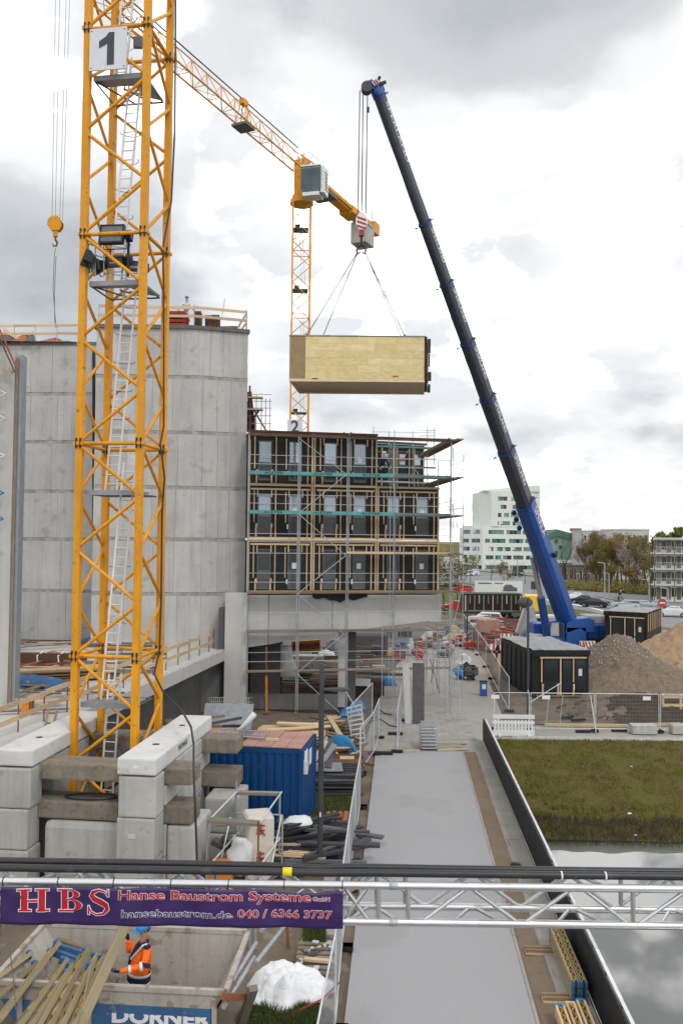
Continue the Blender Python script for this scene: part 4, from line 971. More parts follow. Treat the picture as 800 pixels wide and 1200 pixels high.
# upper works out of frame: slewing ring, jib with trolley, hook block in view
ctr = C0 + (E1 + E2) * SQ / 2
b = MB(); b.tube(ctr + V((0, 0, top)), ctr + V((0, 0, top + 1.0)), 1.25, 18); b.build('slewing_ring', 'crane_yellow', T1)
HK = at(65.5, 266, 40.0)
jd = V((HK.x - ctr.x, HK.y - ctr.y, 0)).normalized(); jn = V((jd.y, -jd.x, 0))
def jib(root, o, d, n, L, seg, wd, ht, zc, m, taper=0.0, prefix='jib'):
    N_ = int(L / seg)
    P = lambda s, side: o + d * s + n * (side * wd / 2) + V((0, 0, zc))
    A_ = lambda s: o + d * s + V((0, 0, zc + ht))
    for side in (-1, 1):
        for i in range(N_): bar(prefix + '_chord', P(i * seg, side), P((i + 1) * seg, side), .085, m, root)
    for i in range(N_):
        s = i * seg
        bar('top_chord', A_(s), A_(s + seg), .06, 'crane_yellow', root)
        for side in (-1, 1):
            bar('lattice', P(s, side), A_(s + seg / 2), .032, 'crane_yellow_pale', root); bar('lattice', A_(s + seg / 2), P(s + seg, side), .032, 'crane_yellow_pale', root)
        bar('cross_tie', P(s, -1), P(s, 1), .03, 'crane_yellow_pale', root); bar('cross_tie', P(s, -1 if i % 2 else 1), P(s + seg, 1 if i % 2 else -1), .028, 'crane_yellow_pale', root)
jib(T1, ctr, jd, jn, 26, 2.0, 1.4, 1.7, top + 1.2, 'crane_yellow')
b = MB(); b.box(ctr + V((0, 0, top + 2.4)) , (1.8, 1.8, 3), math.atan2(jd.y, jd.x)); b.build('turntable', 'crane_yellow', T1)
for s_ in (-1, 1): bar('counter_jib', ctr + V((0, 0, top + 1.4)) + jn * s_ * .8, ctr - jd * 13 + V((0, 0, top + 1.4)) + jn * s_ * .8, .14, 'crane_yellow', T1)
b = MB(); b.box(ctr - jd * 12 + V((0, 0, top + .4)), (2.2, 2.0, 2.6), math.atan2(jd.y, jd.x)); b.build('counterweight', 'concrete_block', T1)
HB = thing('hook_block', 'yellow hook block hanging from four thin ropes left of the foreground mast', 'crane hook', HK)
zj = top + 1.2
for dx, dy in ((-.22, 0), (-.07, .1), (.24, 0), (.36, .1)):
    bar('rope', HK + V((dx * .8, dy, .35)), V((HK.x + dx * 1.6, HK.y + dy, zj)), .010, 'grey_metal', HB, n=4)
b = MB(); b.prism([HK + V((x, -.14, z)) for x, z in ((-.36, .05), (-.18, -.2), (.2, -.2), (.32, .0), (.3, .2), (.14, .5), (-.16, .5), (-.34, .3))][::-1], (0, .05, 0)); b.prism([HK + V((x, .12, z)) for x, z in ((-.36, .05), (-.18, -.2), (.2, -.2), (.32, .0), (.3, .2), (.14, .5), (-.16, .5), (-.34, .3))][::-1], (0, .05, 0)); b.build('side_plate', 'crane_yellow', HB)
for x in (-.18, .18): bar('sheave', HK + V((x, -.1, .12)), HK + V((x, .1, .12)), .17, 'rust', HB, n=14)
b = MB(); b.box(HK + V((0, 0, -.33)), (.18, .2, .28)); b.build('swivel', 'crane_yellow', HB)
hp = [HK + V((.0, 0, -.45)), HK + V((0, 0, -.6)), HK + V((.09, 0, -.75)), HK + V((.06, 0, -.9)), HK + V((-.08, 0, -.92)), HK + V((-.13, 0, -.8))]
b = MB(); b.path(hp, [.05, .05, .055, .05, .04, .02], 6); b.build('hook', 'rust', HB)
Gr = thing('sling_chains', 'pair of thin lifting slings hanging down from the yellow hook block', 'sling', HK + V((0, 0, -.9)))
for a, c in (((65.5, 291), (64, 300)), ((64, 300), (62.5, 340)), ((62.5, 340), (66, 384)), ((66, 300), (64, 345)), ((64, 345), (64.5, 378))):
    bar('sling', at(a[0], a[1], 40), at(c[0], c[1], 40), .016, 'grey_metal', Gr, n=4)

# ---------------------------------------------------------------- second tower crane, behind the modules
D2 = 90.0
c2 = at(352.5, 290, D2); c2 = V((c2.x, D2 + .9, 0))
T2 = thing('tower_crane', 'distant yellow tower crane with glass cab and number 2 board rising behind the black modules', 'tower crane', c2)
w2 = 1.9; ph2 = radians(4)
e1 = V((cos(ph2), sin(ph2), 0)); e2 = V((-sin(ph2), cos(ph2), 0))
cs = [c2 + e1 * (sx * w2 / 2) + e2 * (sy * w2 / 2) for sx, sy in ((-1, -1), (1, -1), (1, 1), (-1, 1))]
zt2 = at(352, 236, D2).z
leg0 = 12.0
for c in cs:
    for k in range(6):
        za = leg0 * 0 + k * zt2 / 6; slab('leg', (c.x, c.y, za + zt2 / 12), (.17, .17, zt2 / 6 - .01), 'crane_yellow', T2, rz=ph2)
pn = 1.7; np2 = int(zt2 / pn)
for f in range(4):
    a, b_ = cs[f], cs[(f + 1) % 4]
    for j in range(np2):
        p, q = (a, b_) if (j + f) % 2 == 0 else (b_, a)
        bar('brace', p + V((0, 0, j * pn)), q + V((0, 0, (j + 1) * pn)), .045, 'crane_yellow_pale', T2, n=5)
        if j % 4 == 0: bar('ring_beam', a + V((0, 0, j * pn)), b_ + V((0, 0, j * pn)), .05, 'crane_yellow', T2, n=5)
for k in range(8):
    z = zt2 - 2.8 - k * 6.6
    if z < 1: break
    slab('platform', (c2.x - .1, c2.y, z), (1.7, 1.5, .08), 'grey_metal', T2, rz=ph2); slab('platform_box', (c2.x - .4, c2.y - .6, z + .2), (.5, .3, .35), 'dark_metal', T2)
    bar('ladder', V((c2.x + .2, c2.y - .2, z - 6.6)), V((c2.x - .2, c2.y - .2, z)), .03, 'white_metal', T2, n=4); bar('ladder', V((c2.x + .5, c2.y - .2, z - 6.6)), V((c2.x + .1, c2.y - .2, z)), .03, 'white_metal', T2, n=4)
nb = at(345.5, 500.5, 88.9); b = MB(); b.beam(nb - e1 * .78, nb + e1 * .78, .06, 1.5); s2 = b.build('number_board', 'sign_white', T2)
text('numeral', '2', 1.75, 'print_dark', s2, facing(nb - e2 * .06 + V((0, 0, .0)), e1), offset=.03)
ZJ = at(352, 195, D2).z
jd2 = V((-.425, -.905, 0)).normalized(); jn2 = V((jd2.y, -jd2.x, 0)); rz2 = math.atan2(jd2.y, jd2.x)
b = MB(); b.tube(c2 + V((0, 0, zt2)), c2 + V((0, 0, zt2 + .45)), 1.25, 20); b.tube(c2 + V((0, 0, zt2 + .45)), c2 + V((0, 0, zt2 + .9)), 1.05, 20); b.build('slewing_ring', 'crane_yellow', T2, smooth=False)
b = MB(); b.box(c2 + V((0, 0, (zt2 + .9 + ZJ + 1.0) / 2)), (1.3, 1.35, ZJ + 1.0 - zt2 - .9), rz2); b.build('turntable', 'crane_yellow', T2, bevel=.05)
jib(T2, c2 + jd2 * .9, jd2, jn2, 46, 2.3, 1.25, 1.75, ZJ - .35, 'crane_yellow')
# counter jib
cL = 19.0
for s_ in (-1, 1):
    bar('counter_jib', c2 - jd2 * .6 + jn2 * (s_ * .65) + V((0, 0, ZJ - .2)), c2 - jd2 * cL + jn2 * (s_ * .65) + V((0, 0, ZJ - .2)), .2, 'crane_yellow', T2)
b = MB(); b.beam(c2 - jd2 * 1 + V((0, 0, ZJ - .1)), c2 - jd2 * (cL - 1) + V((0, 0, ZJ - .1)), 1.2, .9); b.build('counter_jib_box', 'crane_yellow', T2, bevel=.03)
for i in range(9):
    p = c2 - jd2 * (2 + i * 1.9) - jn2 * .85 * -1
    for sd_ in (-1, 1):
        p = c2 - jd2 * (2 + i * 1.9) + jn2 * (sd_ * .85); bar('rail_post', p + V((0, 0, ZJ)), p + V((0, 0, ZJ + 1.25)), .03, 'crane_yellow_pale', T2, n=4)
        if i < 8:
            q = c2 - jd2 * (3.9 + i * 1.9) + jn2 * (sd_ * .85)
            for z in (.65, 1.22): bar('hand_rail', p + V((0, 0, ZJ + z)), q + V((0, 0, ZJ + z)), .025, 'white_metal', T2, n=4)
b = MB(); p = c2 - jd2 * 4.2 + V((0, 0, ZJ - 1.0)) ; b.box(p, (4.2, 2.5, .35), rz2); b.build('machine_platform', 'grey_metal', T2)
b = MB(); p = c2 - jd2 * 5.2 + jn2 * .9 + V((0, 0, ZJ + .0)); b.box(p, (1.4, .8, 1.7), rz2); b.build('switch_cabinet', 'grey_metal', T2, bevel=.04)
b = MB(); p = c2 - jd2 * 12.5 + V((0, 0, ZJ - .3)); b.box(p, (2.5, 1.9, .9), rz2); b.build('hoist_winch', 'crane_yellow', T2, bevel=.05)
for k in range(2):
    b = MB(); p = c2 - jd2 * (15.5 + k * 1.35) + V((0, 0, ZJ - 1.75)); b.box(p, (1.28, 2.1, 2.7), rz2); b.build('counterweight', 'concrete_block', T2, bevel=.04)
b = MB(); p = c2 - jd2 * 18.3 + V((0, 0, ZJ - .35)); b.box(p, (1.6, 2.2, 1.5), rz2); b.build('tail_plate', 'crane_yellow_pale', T2, bevel=.03)
# cab on the camera side
cabc = at(366.5, 214, D2 - 1.3)
cy = radians(-14)
CBm = MB(); W_, D_, H_ = 2.05, 1.7, 2.9
Rz = Matrix.Rotation(cy, 3, 'Z')
def cp(x, y, z): return cabc + Rz @ V((x, y, z))
prof = [(-.5, -.5), (.5, -.5), (.5, .5), (-.5, .5)]
b = MB(); b.loft([[cp(x * W_ * s, y * D_ * s, z) for x, y in prof] for z, s in ((-H_ / 2, .86), (-H_ / 2 + .55, .98), (H_ / 2 - .25, 1.0), (H_ / 2, .93))]); cabo = b.build('cab', 'cab_glass', T2)
for (x, y) in prof:
    bar('pillar', cp(x * W_ * .99, y * D_ * .99, -H_ / 2 + .5), cp(x * W_ * 1.005, y * D_ * 1.005, H_ / 2 - .2), .06, 'grey_metal', cabo)
for z, s, hh in ((H_ / 2 + .06, 1.02, .16), (-H_ / 2 + .02, .9, .42)):
    b = MB(); b.box(cabc + V((0, 0, z)), (W_ * s, D_ * s, hh), cy); b.build('cab_panel', 'white_metal', cabo)
b = MB(); b.box(cp(W_ * .5 + .2, .1, .0), (.4, D_ * .95, H_ * .96), cy); b.build('cab_rear', 'white_metal', cabo)
bar('glazing_bar', cp(0.1, -D_ * .502, -H_ / 2 + .4), cp(.1, -D_ * .502, H_ / 2), .035, 'grey_metal', cabo)
for k in range(6): slab('cab_louvre', cp(W_ * .5 + .41, .1 , -.9 + k * .35), (.04, .9, .14), 'dark_metal', cabo, rz=cy)
t = None
for k, (x0, y0, x1, y1) in enumerate(((352, 190, 361, 178), (361, 178, 372, 186), (372, 186, 384, 200), (356, 192, 366, 183), (352, 186, 352, 195), (366, 178, 366, 190), (384, 200, 396, 212))):
    bar('hand_rail', at(x0, y0, D2), at(x1, y1, D2 + (2 if k in (2, 6) else 0)), .035, 'white_metal', T2, n=4)
for (x0, y0, x1, y1) in ((349, 184, 360, 197), (352, 181, 372, 195), (345, 192, 360, 186), (350, 196, 356, 180)):
    bar('apex_strut', at(x0, y0, D2 + .5), at(x1, y1, D2 + .5), .09, 'crane_yellow', T2)
bar('top_rope', c2 + jd2 * 1 + V((0, 0, ZJ + 2.0)), c2 + jd2 * 46 + V((0, 0, ZJ + 1.75)), .06, 'dark_metal', T2)
# jib trolley seen at px 280,140
tp = None
for s_ in [x * .25 for x in range(20, 160)]:
    q = c2 + jd2 * s_ + V((0, 0, ZJ)); u = (q.x - 0) / q.y
    if 400 + u * 1000 < 279: tp = c2 + jd2 * s_; break
b = MB(); b.box(tp + V((0, 0, ZJ - .7)), (1.7, 1.6, .22), rz2); b.build('trolley', 'grey_metal', T2)
for s_ in (-1, 1):
    for q in (-.5, .5): bar('trolley_frame', tp + jn2 * s_ * .7 + jd2 * q + V((0, 0, ZJ - .7)), tp + jn2 * s_ * .15 + jd2 * q * .3 + V((0, 0, ZJ + 2.0)), .05, 'crane_yellow', T2)
b = MB(); b.box(tp + V((0, 0, ZJ + 1.7)), (.8, .5, .5), rz2); b.build('jib_winch', 'crane_yellow', T2)

# ================================================================ MOBILE CRANE
BB = at(662, 727, 80.0); BT = at(441, 106, 51.5)
bd = (BT - BB).normalized(); BL = (BT - BB).length
MC = thing('mobile_crane', 'blue mobile crane with a long dark grey telescopic boom reaching up across the sky', 'mobile crane', (BB.x, BB.y, 0))
side = V((0, 0, 1)).cross(bd).normalized(); bup = bd.cross(side).normalized()
if bup.z < 0: bup = -bup
def bxp(s, x, y): return BB + bd * s + side * x + bup * y
def t_of_y(y):
    lo, hi = 0.0, 1.0
    for _ in range(40):
        m_ = (lo + hi) / 2; p = BB.lerp(BT, m_); v = p - V((0, 0, CAMZ)); yy = 600 - FPX * v.dot(UP) / v.dot(FW)
        if yy > y: lo = m_
        else: hi = m_
    return lo
def sect(w, h, s, dx=0, dy=0):
    pts = []
    for (x, y) in ((-.5, .5), (.5, .5), (.5, -.12), (.36, -.40), (.14, -.5), (-.14, -.5), (-.36, -.40), (-.5, -.12)): pts.append(bxp(s, x * w + dx, y * h + dy))
    return pts
ys = [740, 590, 528, 466, 401, 332, 261, 112]
ws = [1.36, 1.13, 1.0, .89, .78, .69, .60]
ts = [t_of_y(y) * BL for y in ys]
ts[0] = -1.2
for i in range(7):
    w_ = ws[i]; m_ = 'boom_blue' if i == 0 else 'boom_grey'
    b = MB(); b.loft([sect(w_, w_ * 1.22, ts[i] - (0 if i == 0 else .3)), sect(w_, w_ * 1.22, ts[i + 1])][::1]); b.build('boom_section', m_, MC, smooth=False)
    cmb = MB(); cmb.loft([sect(w_ + .07, w_ * 1.22 + .08, ts[i + 1] - .12), sect(w_ + .07, w_ * 1.22 + .08, ts[i + 1] + .02)]); cmb.build('collar', 'collar_blue', MC)
    for sgn in (-1, 1): 
        b = MB(); b.beam(bxp(ts[i + 1] - .1, sgn * w_ * .55, w_ * .5), bxp(ts[i + 1] - .1, sgn * (w_ * .55 + .1), w_ * .5 + .2), .07); b.build('lug', 'collar_blue', MC)
        if i < 6:
            b = MB(); b.beam(bxp(ts[i + 1] - .1, sgn * w_ * .5, -w_ * .6), bxp(ts[i + 1] - .1, sgn * (w_ * .5 + .14), -w_ * .75), .1); b.build('lug', 'collar_blue', MC)
b = MB(); b.loft([sect(1.46, 1.78, ts[0] + .0), sect(1.48, 1.8, t_of_y(660) * BL), sect(1.40, 1.7, t_of_y(630) * BL)]); b.build('boom_sleeve', 'boom_blue', MC)
for y_, sx_ in ((655, 1), (604, -1), (596, -1), (614, -1)):
    s_ = t_of_y(y_) * BL
    p = bxp(s_, sx_ * .9, .5 if sx_ > 0 else -.5); b = MB(); b.ball(p, .24, 8, 5); b.build('boom_fitting', 'dark_metal', MC)
# which side of the boom faces the camera with the lettering: the upper right edge
vis = side if side.dot(V((0, -1, 0))) > 0 else -side
def lettering(s0, s1, w_):
    c = bxp((s0 + s1) / 2, 0, w_ * 1.22 * .20) + vis * (w_ / 2 + .012)
    x = -bd; z = vis; y = z.cross(x)
    M = Matrix(((x.x, y.x, z.x, c.x), (x.y, y.y, z.y, c.y), (x.z, y.z, z.z, c.z), (0, 0, 0, 1)))
    h = .66 * w_
    text('lettering', 'SPERLAND', h, 'print_white', MC, M, offset=.004, sx=(s1 - s0) / (h * 5.3))
for i in range(1, 7):
    L0 = ts[i + 1] - ts[i]
    lettering(ts[i] + L0 * (.28 if i < 6 else .45), ts[i] + L0 * (.92 if i < 6 else .97), ws[i])
lettering(t_of_y(648) * BL, ts[1] - .5, 1.36)
# head with sheaves
hd = MB(); hd.loft([sect(.66, .85, BL - .25), sect(.62, 1.0, BL + .1), sect(.5, .6, BL + .35, 0, .1)]); hd.build('boom_head', 'boom_blue', MC)
sh = V((-1, 0, 0)); base = bxp(BL + .5, 0, 0)
hx = at(427.5, 103, 51.0)
for k in range(3): bar('sheave', hx + V((.1, -.22 + .2 * k, 0)), hx + V((.1, -.10 + .2 * k, 0)), .33, 'stone_dark', MC, n=16)
b = MB(); b.beam(hx + V((.0, 0, .1)), at(441, 100, 51.4), .4, .5); b.build('head_arm', 'boom_blue', MC)
for (x0, y0, x1, y1) in ((440, 100, 445, 90), (444, 99, 452, 96), (436, 98, 434, 94)):
    b = MB(); b.beam(at(x0, y0, 51.3), at(x1, y1, 51.3), .16); b.build('head_lug', 'dark_metal', MC)
b = MB(); b.beam(at(437, 98.5, 51.0), at(443, 94.5, 51.0), .1, .3); hb = b.build('warning_plate', 'print_white', MC)
for q in (.2, .6): 
    p = at(437, 98.5, 50.94).lerp(at(443, 94.5, 50.94), q); b = MB(); b.beam(p, p + V((.09, 0, .06)), .02, .3); b.build('red_stripe', 'red_paint', hb)
b = MB(); b.box(at(431, 128.5, 51), (.16, .16, .3)); b.build('limit_weight', 'dark_metal', MC)
# hoist ropes + hook block
HB2 = thing('hook_block', 'dark red striped hook block of the mobile crane above the hanging module', 'crane hook', at(423, 262, 50.5))
hc = at(423.5, 262, 50.5)
for x0, x1, yb in ((421.5, 419.2, 250), (425.3, 423.6, 250), (430.5, 428.3, 250)):
    bar('rope', at(x0, 106, 51.0), at(x1, yb, 50.6), .03, 'dark_metal', HB2, n=4)
oct_ = [(-.12, .62), (.12, .62), (.33, .30), (.36, -.05), (.12, -.42), (-.12, -.42), (-.36, -.05), (-.33, .30)]
for yy in (-.2, .14):
    b = MB(); b.prism([hc + V((x, yy, z)) for x, z in oct_][::-1], (0, .06, 0)); b.build('side_plate', 'print_white', HB2)
for q in (-.28, .0, .28):
    b = MB(); p = hc + V((0, -.212, q * .9)); b.prism([p + V((-.27, 0, .12)), p + V((-.27, 0, .0)), p + V((.27, 0, -.18)), p + V((.27, 0, -.06))][::-1], (0, -.01, 0)); b.build('red_stripe', 'red_paint', HB2)
for k in range(3): bar('sheave', hc + V((0, -.11 + k * .09, .12)), hc + V((0, -.06 + k * .09, .12)), .36, 'rust', HB2, n=14)
b = MB(); b.box(hc + V((0, 0, -.6)), (.3, .3, .35)); b.build('swivel', 'red_paint', HB2, bevel=.03)
bar('shank', hc + V((0, 0, -.7)), hc + V((0, 0, -1.35)), .07, 'dark_metal', HB2)
for sgn in (-1, 1):
    b = MB(); q0 = hc + V((0, 0, -1.3)); b.path([q0, q0 + V((sgn * .16, 0, -.1)), q0 + V((sgn * .28, 0, -.32)), q0 + V((sgn * .2, 0, -.52)), q0 + V((sgn * .06, 0, -.44))], [.07, .065, .06, .05, .025], 6); b.build('hook', 'dark_metal', HB2)
bar('twin_bolt', at(417, 250, 50.5), at(436, 268, 50.3), .03, 'rust', HB2)
# suspended module
Zc = at(338.75, 448, 48.0); Zd = at(497, 445, 48.0)
zbm = (Zc.z + Zd.z) / 2
A = V((Zc.x, 48.0, zbm)); dx_ = V((Zd.x - Zc.x, -0.0 + 0.0, 0)); dx_ = V((1, -.012, 0)).normalized(); LW = Zd.x - Zc.x
dy_ = V((.0905, 1, 0)).normalized(); HM = at(340, 393.5, 48).z - zbm
SM = thing('suspended_module', 'timber room module clad in yellow chipboard hanging from the mobile crane', 'building module', A)
DM = 4.1
b = MB(); b.prism([A + V((0, 0, .12)) + dy_ * .05, A + dx_ * (LW - .02) + dy_ * .05 + V((0, 0, .12)), A + dx_ * (LW - .02) + dy_ * DM + V((0, 0, .12)), A + dy_ * DM + V((0, 0, .12))][::1], (0, 0, HM - .16)); b.build('body', 'osb_brown', SM)
# cladding boards on the long side
def side_board(s0, s1, z0, z1, m_):
    b = MB(); b.prism([A + dx_ * s0 + V((0, 0, z0)), A + dx_ * s1 + V((0, 0, z0)), A + dx_ * s1 + V((0, 0, z1)), A + dx_ * s0 + V((0, 0, z1))], dy_ * .045 + V((0, rr(-.004, .004) * 0, 0)) ); o = b.build('cladding_board', m_, SM); o.location = o.location + V((0, -rr(.0, .012), 0)); return o
s_b = .90; rows_ = 6; rh = (HM - .12) / rows_
side_board(0, s_b - .01, .1, HM, 'osb_brown')
for r in range(rows_):
    s = s_b; z0 = .1 + r * rh
    first = rr(.6, 1.3)
    while s < LW - .02:
        ln_ = min(first, LW - .01 - s); first = rr(1.0, 1.5)
        if LW - .01 - s - ln_ < .3: ln_ = LW - .01 - s
        side_board(s + .002, s + ln_ - .002, z0 + .002, z0 + rh - .002, random.choice(('osb', 'osb', 'osb_light')))
        s += ln_
# underside with edge beams
b = MB(); b.prism([A, A + dx_ * LW, A + dx_ * LW + dy_ * DM, A + dy_ * DM][::-1], (0, 0, .12 - .003)); b.build('floor_cassette', 'osb_under', SM)
for q in (0.0, 1.0):
    plank('edge_beam', A + dy_ * (.06 + (DM - .12) * q) + V((0, 0, .0)), A + dx_ * LW + dy_ * (.06 + (DM - .12) * q) + V((0, 0, .0)), .13, .10, 'osb_under', SM)
plank('edge_beam', A + dx_ * (LW - .06), A + dx_ * (LW - .06) + dy_ * DM, .13, .09, 'osb_under', SM)
plank('edge_beam', A + dx_ * .06, A + dx_ * .06 + dy_ * DM, .13, .09, 'osb_under', SM)
for k in range(9):
    s = .5 + k * (LW - 1) / 8; plank('floor_batten', A + dx_ * s + dy_ * .15 + V((0, 0, -.0)), A + dx_ * s + dy_ * (DM - .15) + V((0, 0, -.0)), .05, .03, 'osb_under', SM)
b = MB(); b.prism([A + V((0, 0, HM)) - dx_ * .04 - dy_ * .04, A + dx_ * (LW + .04) + V((0, 0, HM)) - dy_ * .04, A + dx_ * (LW + .04) + dy_ * DM + V((0, 0, HM)), A - dx_ * .04 + dy_ * DM + V((0, 0, HM))], (0, 0, .05)); b.build('roof', 'grey_membrane', SM)
# right end: dark open facade, window frames
R_ = A + dx_ * LW
b = MB(); b.prism([R_ + V((0, 0, .1)), R_ + dy_ * DM + V((0, 0, .1)), R_ + dy_ * DM + V((0, 0, HM)), R_ + V((0, 0, HM))], dx_ * .14); b.build('facade', 'black_membrane', SM)
slab('corner_board', R_ + V((.06, .02 - .06, HM / 2 + .05)), (.10, .06, HM - .1), 'black_membrane', SM)
for k, q in enumerate((.15, 1.0, 2.2, 3.2, 3.95)):
    p = R_ + dx_ * .18 + dy_ * q; slab('batten', p + V((0, 0, HM / 2)), (.06, .09, HM - .2), 'wood_new' if k in (0, 2, 4) else 'grey_metal', SM)
for q in (.1, 3.9):
    p = R_ + dx_ * .2 + dy_ * q; slab('bracket', p + V((.08, 0, .3)), (.18, .1, .5), 'dark_metal', SM); slab('bracket', p + V((.06, 0, HM - .5)), (.14, .1, .8), 'dark_metal', SM)
for s, z, w_ in ((1.45, .12, .32), (6.0, .28, .3)):
    p = A + dx_ * s + V((0, -.03, z)); slab('stencil_mark', p, (w_, .012, .05), 'red_paint', SM)
SL = thing('lifting_slings', 'four thin lifting ropes spreading from the hook to the hanging timber module', 'sling', hc + V((0, 0, -1.8)))
hk = hc + V((0, 0, -1.78))
for (s, q, ox) in ((.95, .1, -.25), (1.1, 3.8, -.22), (6.5, .1, .25), (6.6, 3.8, .25)):
    p = A + dx_ * s + dy_ * q + V((0, 0, HM + .05)); bar('sling', hk + V((ox, 0, 0)), p, .027, 'dark_metal', SL, n=4)
    b = MB(); b.ball(p + V((0, 0, .04)), .07, 6, 4); b.build('lifting_eye', 'dark_metal', SL)
# luffing cylinder
c_lo = at(641, 746, 79.2); c_hi = at(623, 652, 75.5); c_md = at(633, 700, 77.3)
bar('cylinder', c_lo, c_md, .36, 'boom_blue', MC, n=14); bar('cylinder_rod', c_md, c_hi, .22, 'galv', MC, n=14)
# superstructure and carrier
def mbx(px0, px1, py0, py1, Y, dep, name, m_, bev=.06):
    p = at(px0, py1, Y); q = at(px1, py0, Y); b = MB(); b.b2((p.x, Y, p.z), (q.x, Y + dep, q.z)); return b.build(name, m_, MC, bevel=bev)
mbx(663, 687, 735, 757, 79, 2.6, 'superstructure', 'blue_paint')
p = at(655, 757, 79)
b = MB(); P = lambda x, y: at(x, y, 79); b.prism([P(662, 742), P(664, 730), P(672, 726), P(690, 724), P(696, 727), P(697, 741), P(686, 741), P(680, 736)][::-1], (0, 2.0, 0)); b.build('boom_foot', 'blue_paint', MC)
mbx(687, 713, 732, 750, 79.5, 2.8, 'counterweight', 'blue_paint'); mbx(689, 701, 733, 749, 79.35, .15, 'counterweight_panel', 'blue_paint', .03); mbx(702, 712, 733, 749, 79.35, .15, 'counterweight_panel', 'blue_paint', .03)
mbx(687, 712, 722, 731, 80, 2.6, 'engine_cover', 'grey_membrane')
b = MB(); b.prism([P(641, 757), P(641, 742), P(645, 728), P(657, 727), P(661, 731), P(661, 757)][::-1], (0, 1.3, 0)); cb2 = b.build('cab', 'blue_paint', MC, bevel=.04)
b = MB(); Q = lambda x, y: at(x, y, 78.95); b.prism([Q(643.5, 745), Q(646, 730), Q(654, 729.5), Q(654.5, 745)][::-1], (0, .06, 0)); b.build('window', 'lamp_lens', cb2)
b = MB(); b.prism([Q(655.5, 747), Q(655.5, 730), Q(659.5, 732), Q(660, 747)][::-1], (0, .06, 0)); b.build('window', 'window_dark', cb2)
mbx(625, 640, 731, 748, 80, 2.2, 'winch_housing', 'blue_paint'); mbx(628, 716, 757, 766, 79.5, 2.7, 'carrier_frame', 'red_paint', .04)
mbx(622, 636, 744, 757, 79, 2.0, 'deck_box', 'white_warm', .03)
for px in (634, 646, 660, 674, 694, 706):
    p = gp(px, 763); wh = bar('wheel', V((p.x, 79.1, .62)), V((p.x, 79.55, .62)), .62, 'tyre', MC, n=20); bar('wheel_hub', V((p.x, 79.06, .62)), V((p.x, 79.2, .62)), .28, 'rim', MC, n=12)
for px, Y in ((691, 77.5), (684, 78)):
    p = at(px, 757, Y); wv = MB(); wv.box(p, (.9, .08, .9)); o = wv.build('warning_plate', 'print_white', MC)
    for q in (-.3, 0, .3):
        c = p + V((q, -.045, 0)); b = MB(); b.prism([c + V((-.2, 0, .42)), c + V((-.08, 0, .42)), c + V((.2, 0, -.42)), c + V((.08, 0, -.42))], (0, -.01, 0)); b.build('red_stripe', 'red_paint', o)
mbx(672, 690, 757, 763, 77.6, .5, 'outrigger_beam', 'red_paint', .03)
mbx(643, 656, 752, 758, 78.3, .5, 'outrigger_beam', 'blue_paint', .03)
# ================================================================ BALLAST BLOCKS UNDER THE CRANE
PB = radians(-6.3); f1 = V((cos(PB), sin(PB), 0)); f2 = V((-sin(PB), cos(PB), 0))
BO = V((at(137.5, 887, 23.7).x, 23.7, 0))            # front left corner of the right stack
def bal(x0, x1, y0, y1, z0, z1, m_, label, bev=.05, name='ballast_block', holes=False, cut=None):
    o = BO + f1 * x0 + f2 * y0; ex = f1 * (x1 - x0); ey = f2 * (y1 - y0)
    b = MB(); b.prism([o + V((0, 0, z0)), o + ex + V((0, 0, z0)), o + ex + ey + V((0, 0, z0)), o + ey + V((0, 0, z0))], (0, 0, z1 - z0))
    t = b.build(name, m_, None, bevel=bev, seg=2, loc=(o.x, o.y, z0)); tag(t, label, 'ballast block', 'concrete ballast around the crane foot')
    if holes:
        for s in holes:
            c = o + ex * .5 + ey * s + V((0, 0, z1)); q = MB(); q.tube(c - V((0, 0, .1)), c + V((0, 0, .004)), .11, 16); q.build('lifting_hole', 'stone_dark', t)
            q = MB(); q.tube(c - V((0, 0, .1)), c + V((0, 0, .007)), .075, 16); q.build('lifting_hole_core', 'black_rubber', t)
    return t
ZT = 3.95
rb_ = bal(0, 1.1, 0, 5.9, ZT - .46, ZT, 'concrete_white', 'long white concrete beam lying on top of the right ballast stack', holes=(.28, .72))
text('lettering', 'POLWAX', .22, 'print_dark', rb_, facing(BO + f1 * 1.104 + f2 * 2.5 + V((0, 0, ZT - .2)), f2), offset=.004)
c = BO + f1 * .52 - f2 * .004 + V((0, 0, ZT - .24)); slab('label_plate', c, (.13, .012, .06), 'print_white', rb_, rz=PB)
lb_ = bal(-3.75, -2.62, .4, 6.0, ZT - .46, ZT, 'concrete_white', 'long white concrete beam lying on top of the left ballast stack', holes=(.28, .75))
bal(.03, 1.1, .05, .80, 2.32, 3.44, 'concrete_block', 'light ballast block in the front of the right stack, directly under the white beam')
q = bal(.0, 1.08, .03, .86, 1.18, 2.30, 'concrete_block', 'light ballast block with small cast plate, second below the right white beam')
c = BO + f1 * .45 - f2 * (-.022) + V((0, 0, 1.82)); slab('cast_plate', c, (.22, .02, .12), 'concrete_light', q, rz=PB)
bal(-.03, 1.06, .0, .84, .02, 1.16, 'concrete_block', 'lowest light ballast block in the front of the right stack')
for z0, z1, y0, y1, lb in ((3.01, 3.47, 1.88, 4.57, 'short filler block below the white beam between the upper brown beams'), (2.44, 2.98, .82, 5.6, 'long pale block between the upper and lower brown beams'), (1.9, 2.42, 1.93, 4.59, 'filler block between the lower brown beams'), (.98, 1.88, .86, 5.6, 'long pale block below the lower brown beams'), (.02, .96, .86, 5.6, 'lowermost long pale block')): bal(.04, 1.13, y0, y1, z0, z1, 'concrete_block', lb + ' in the right stack', .03)
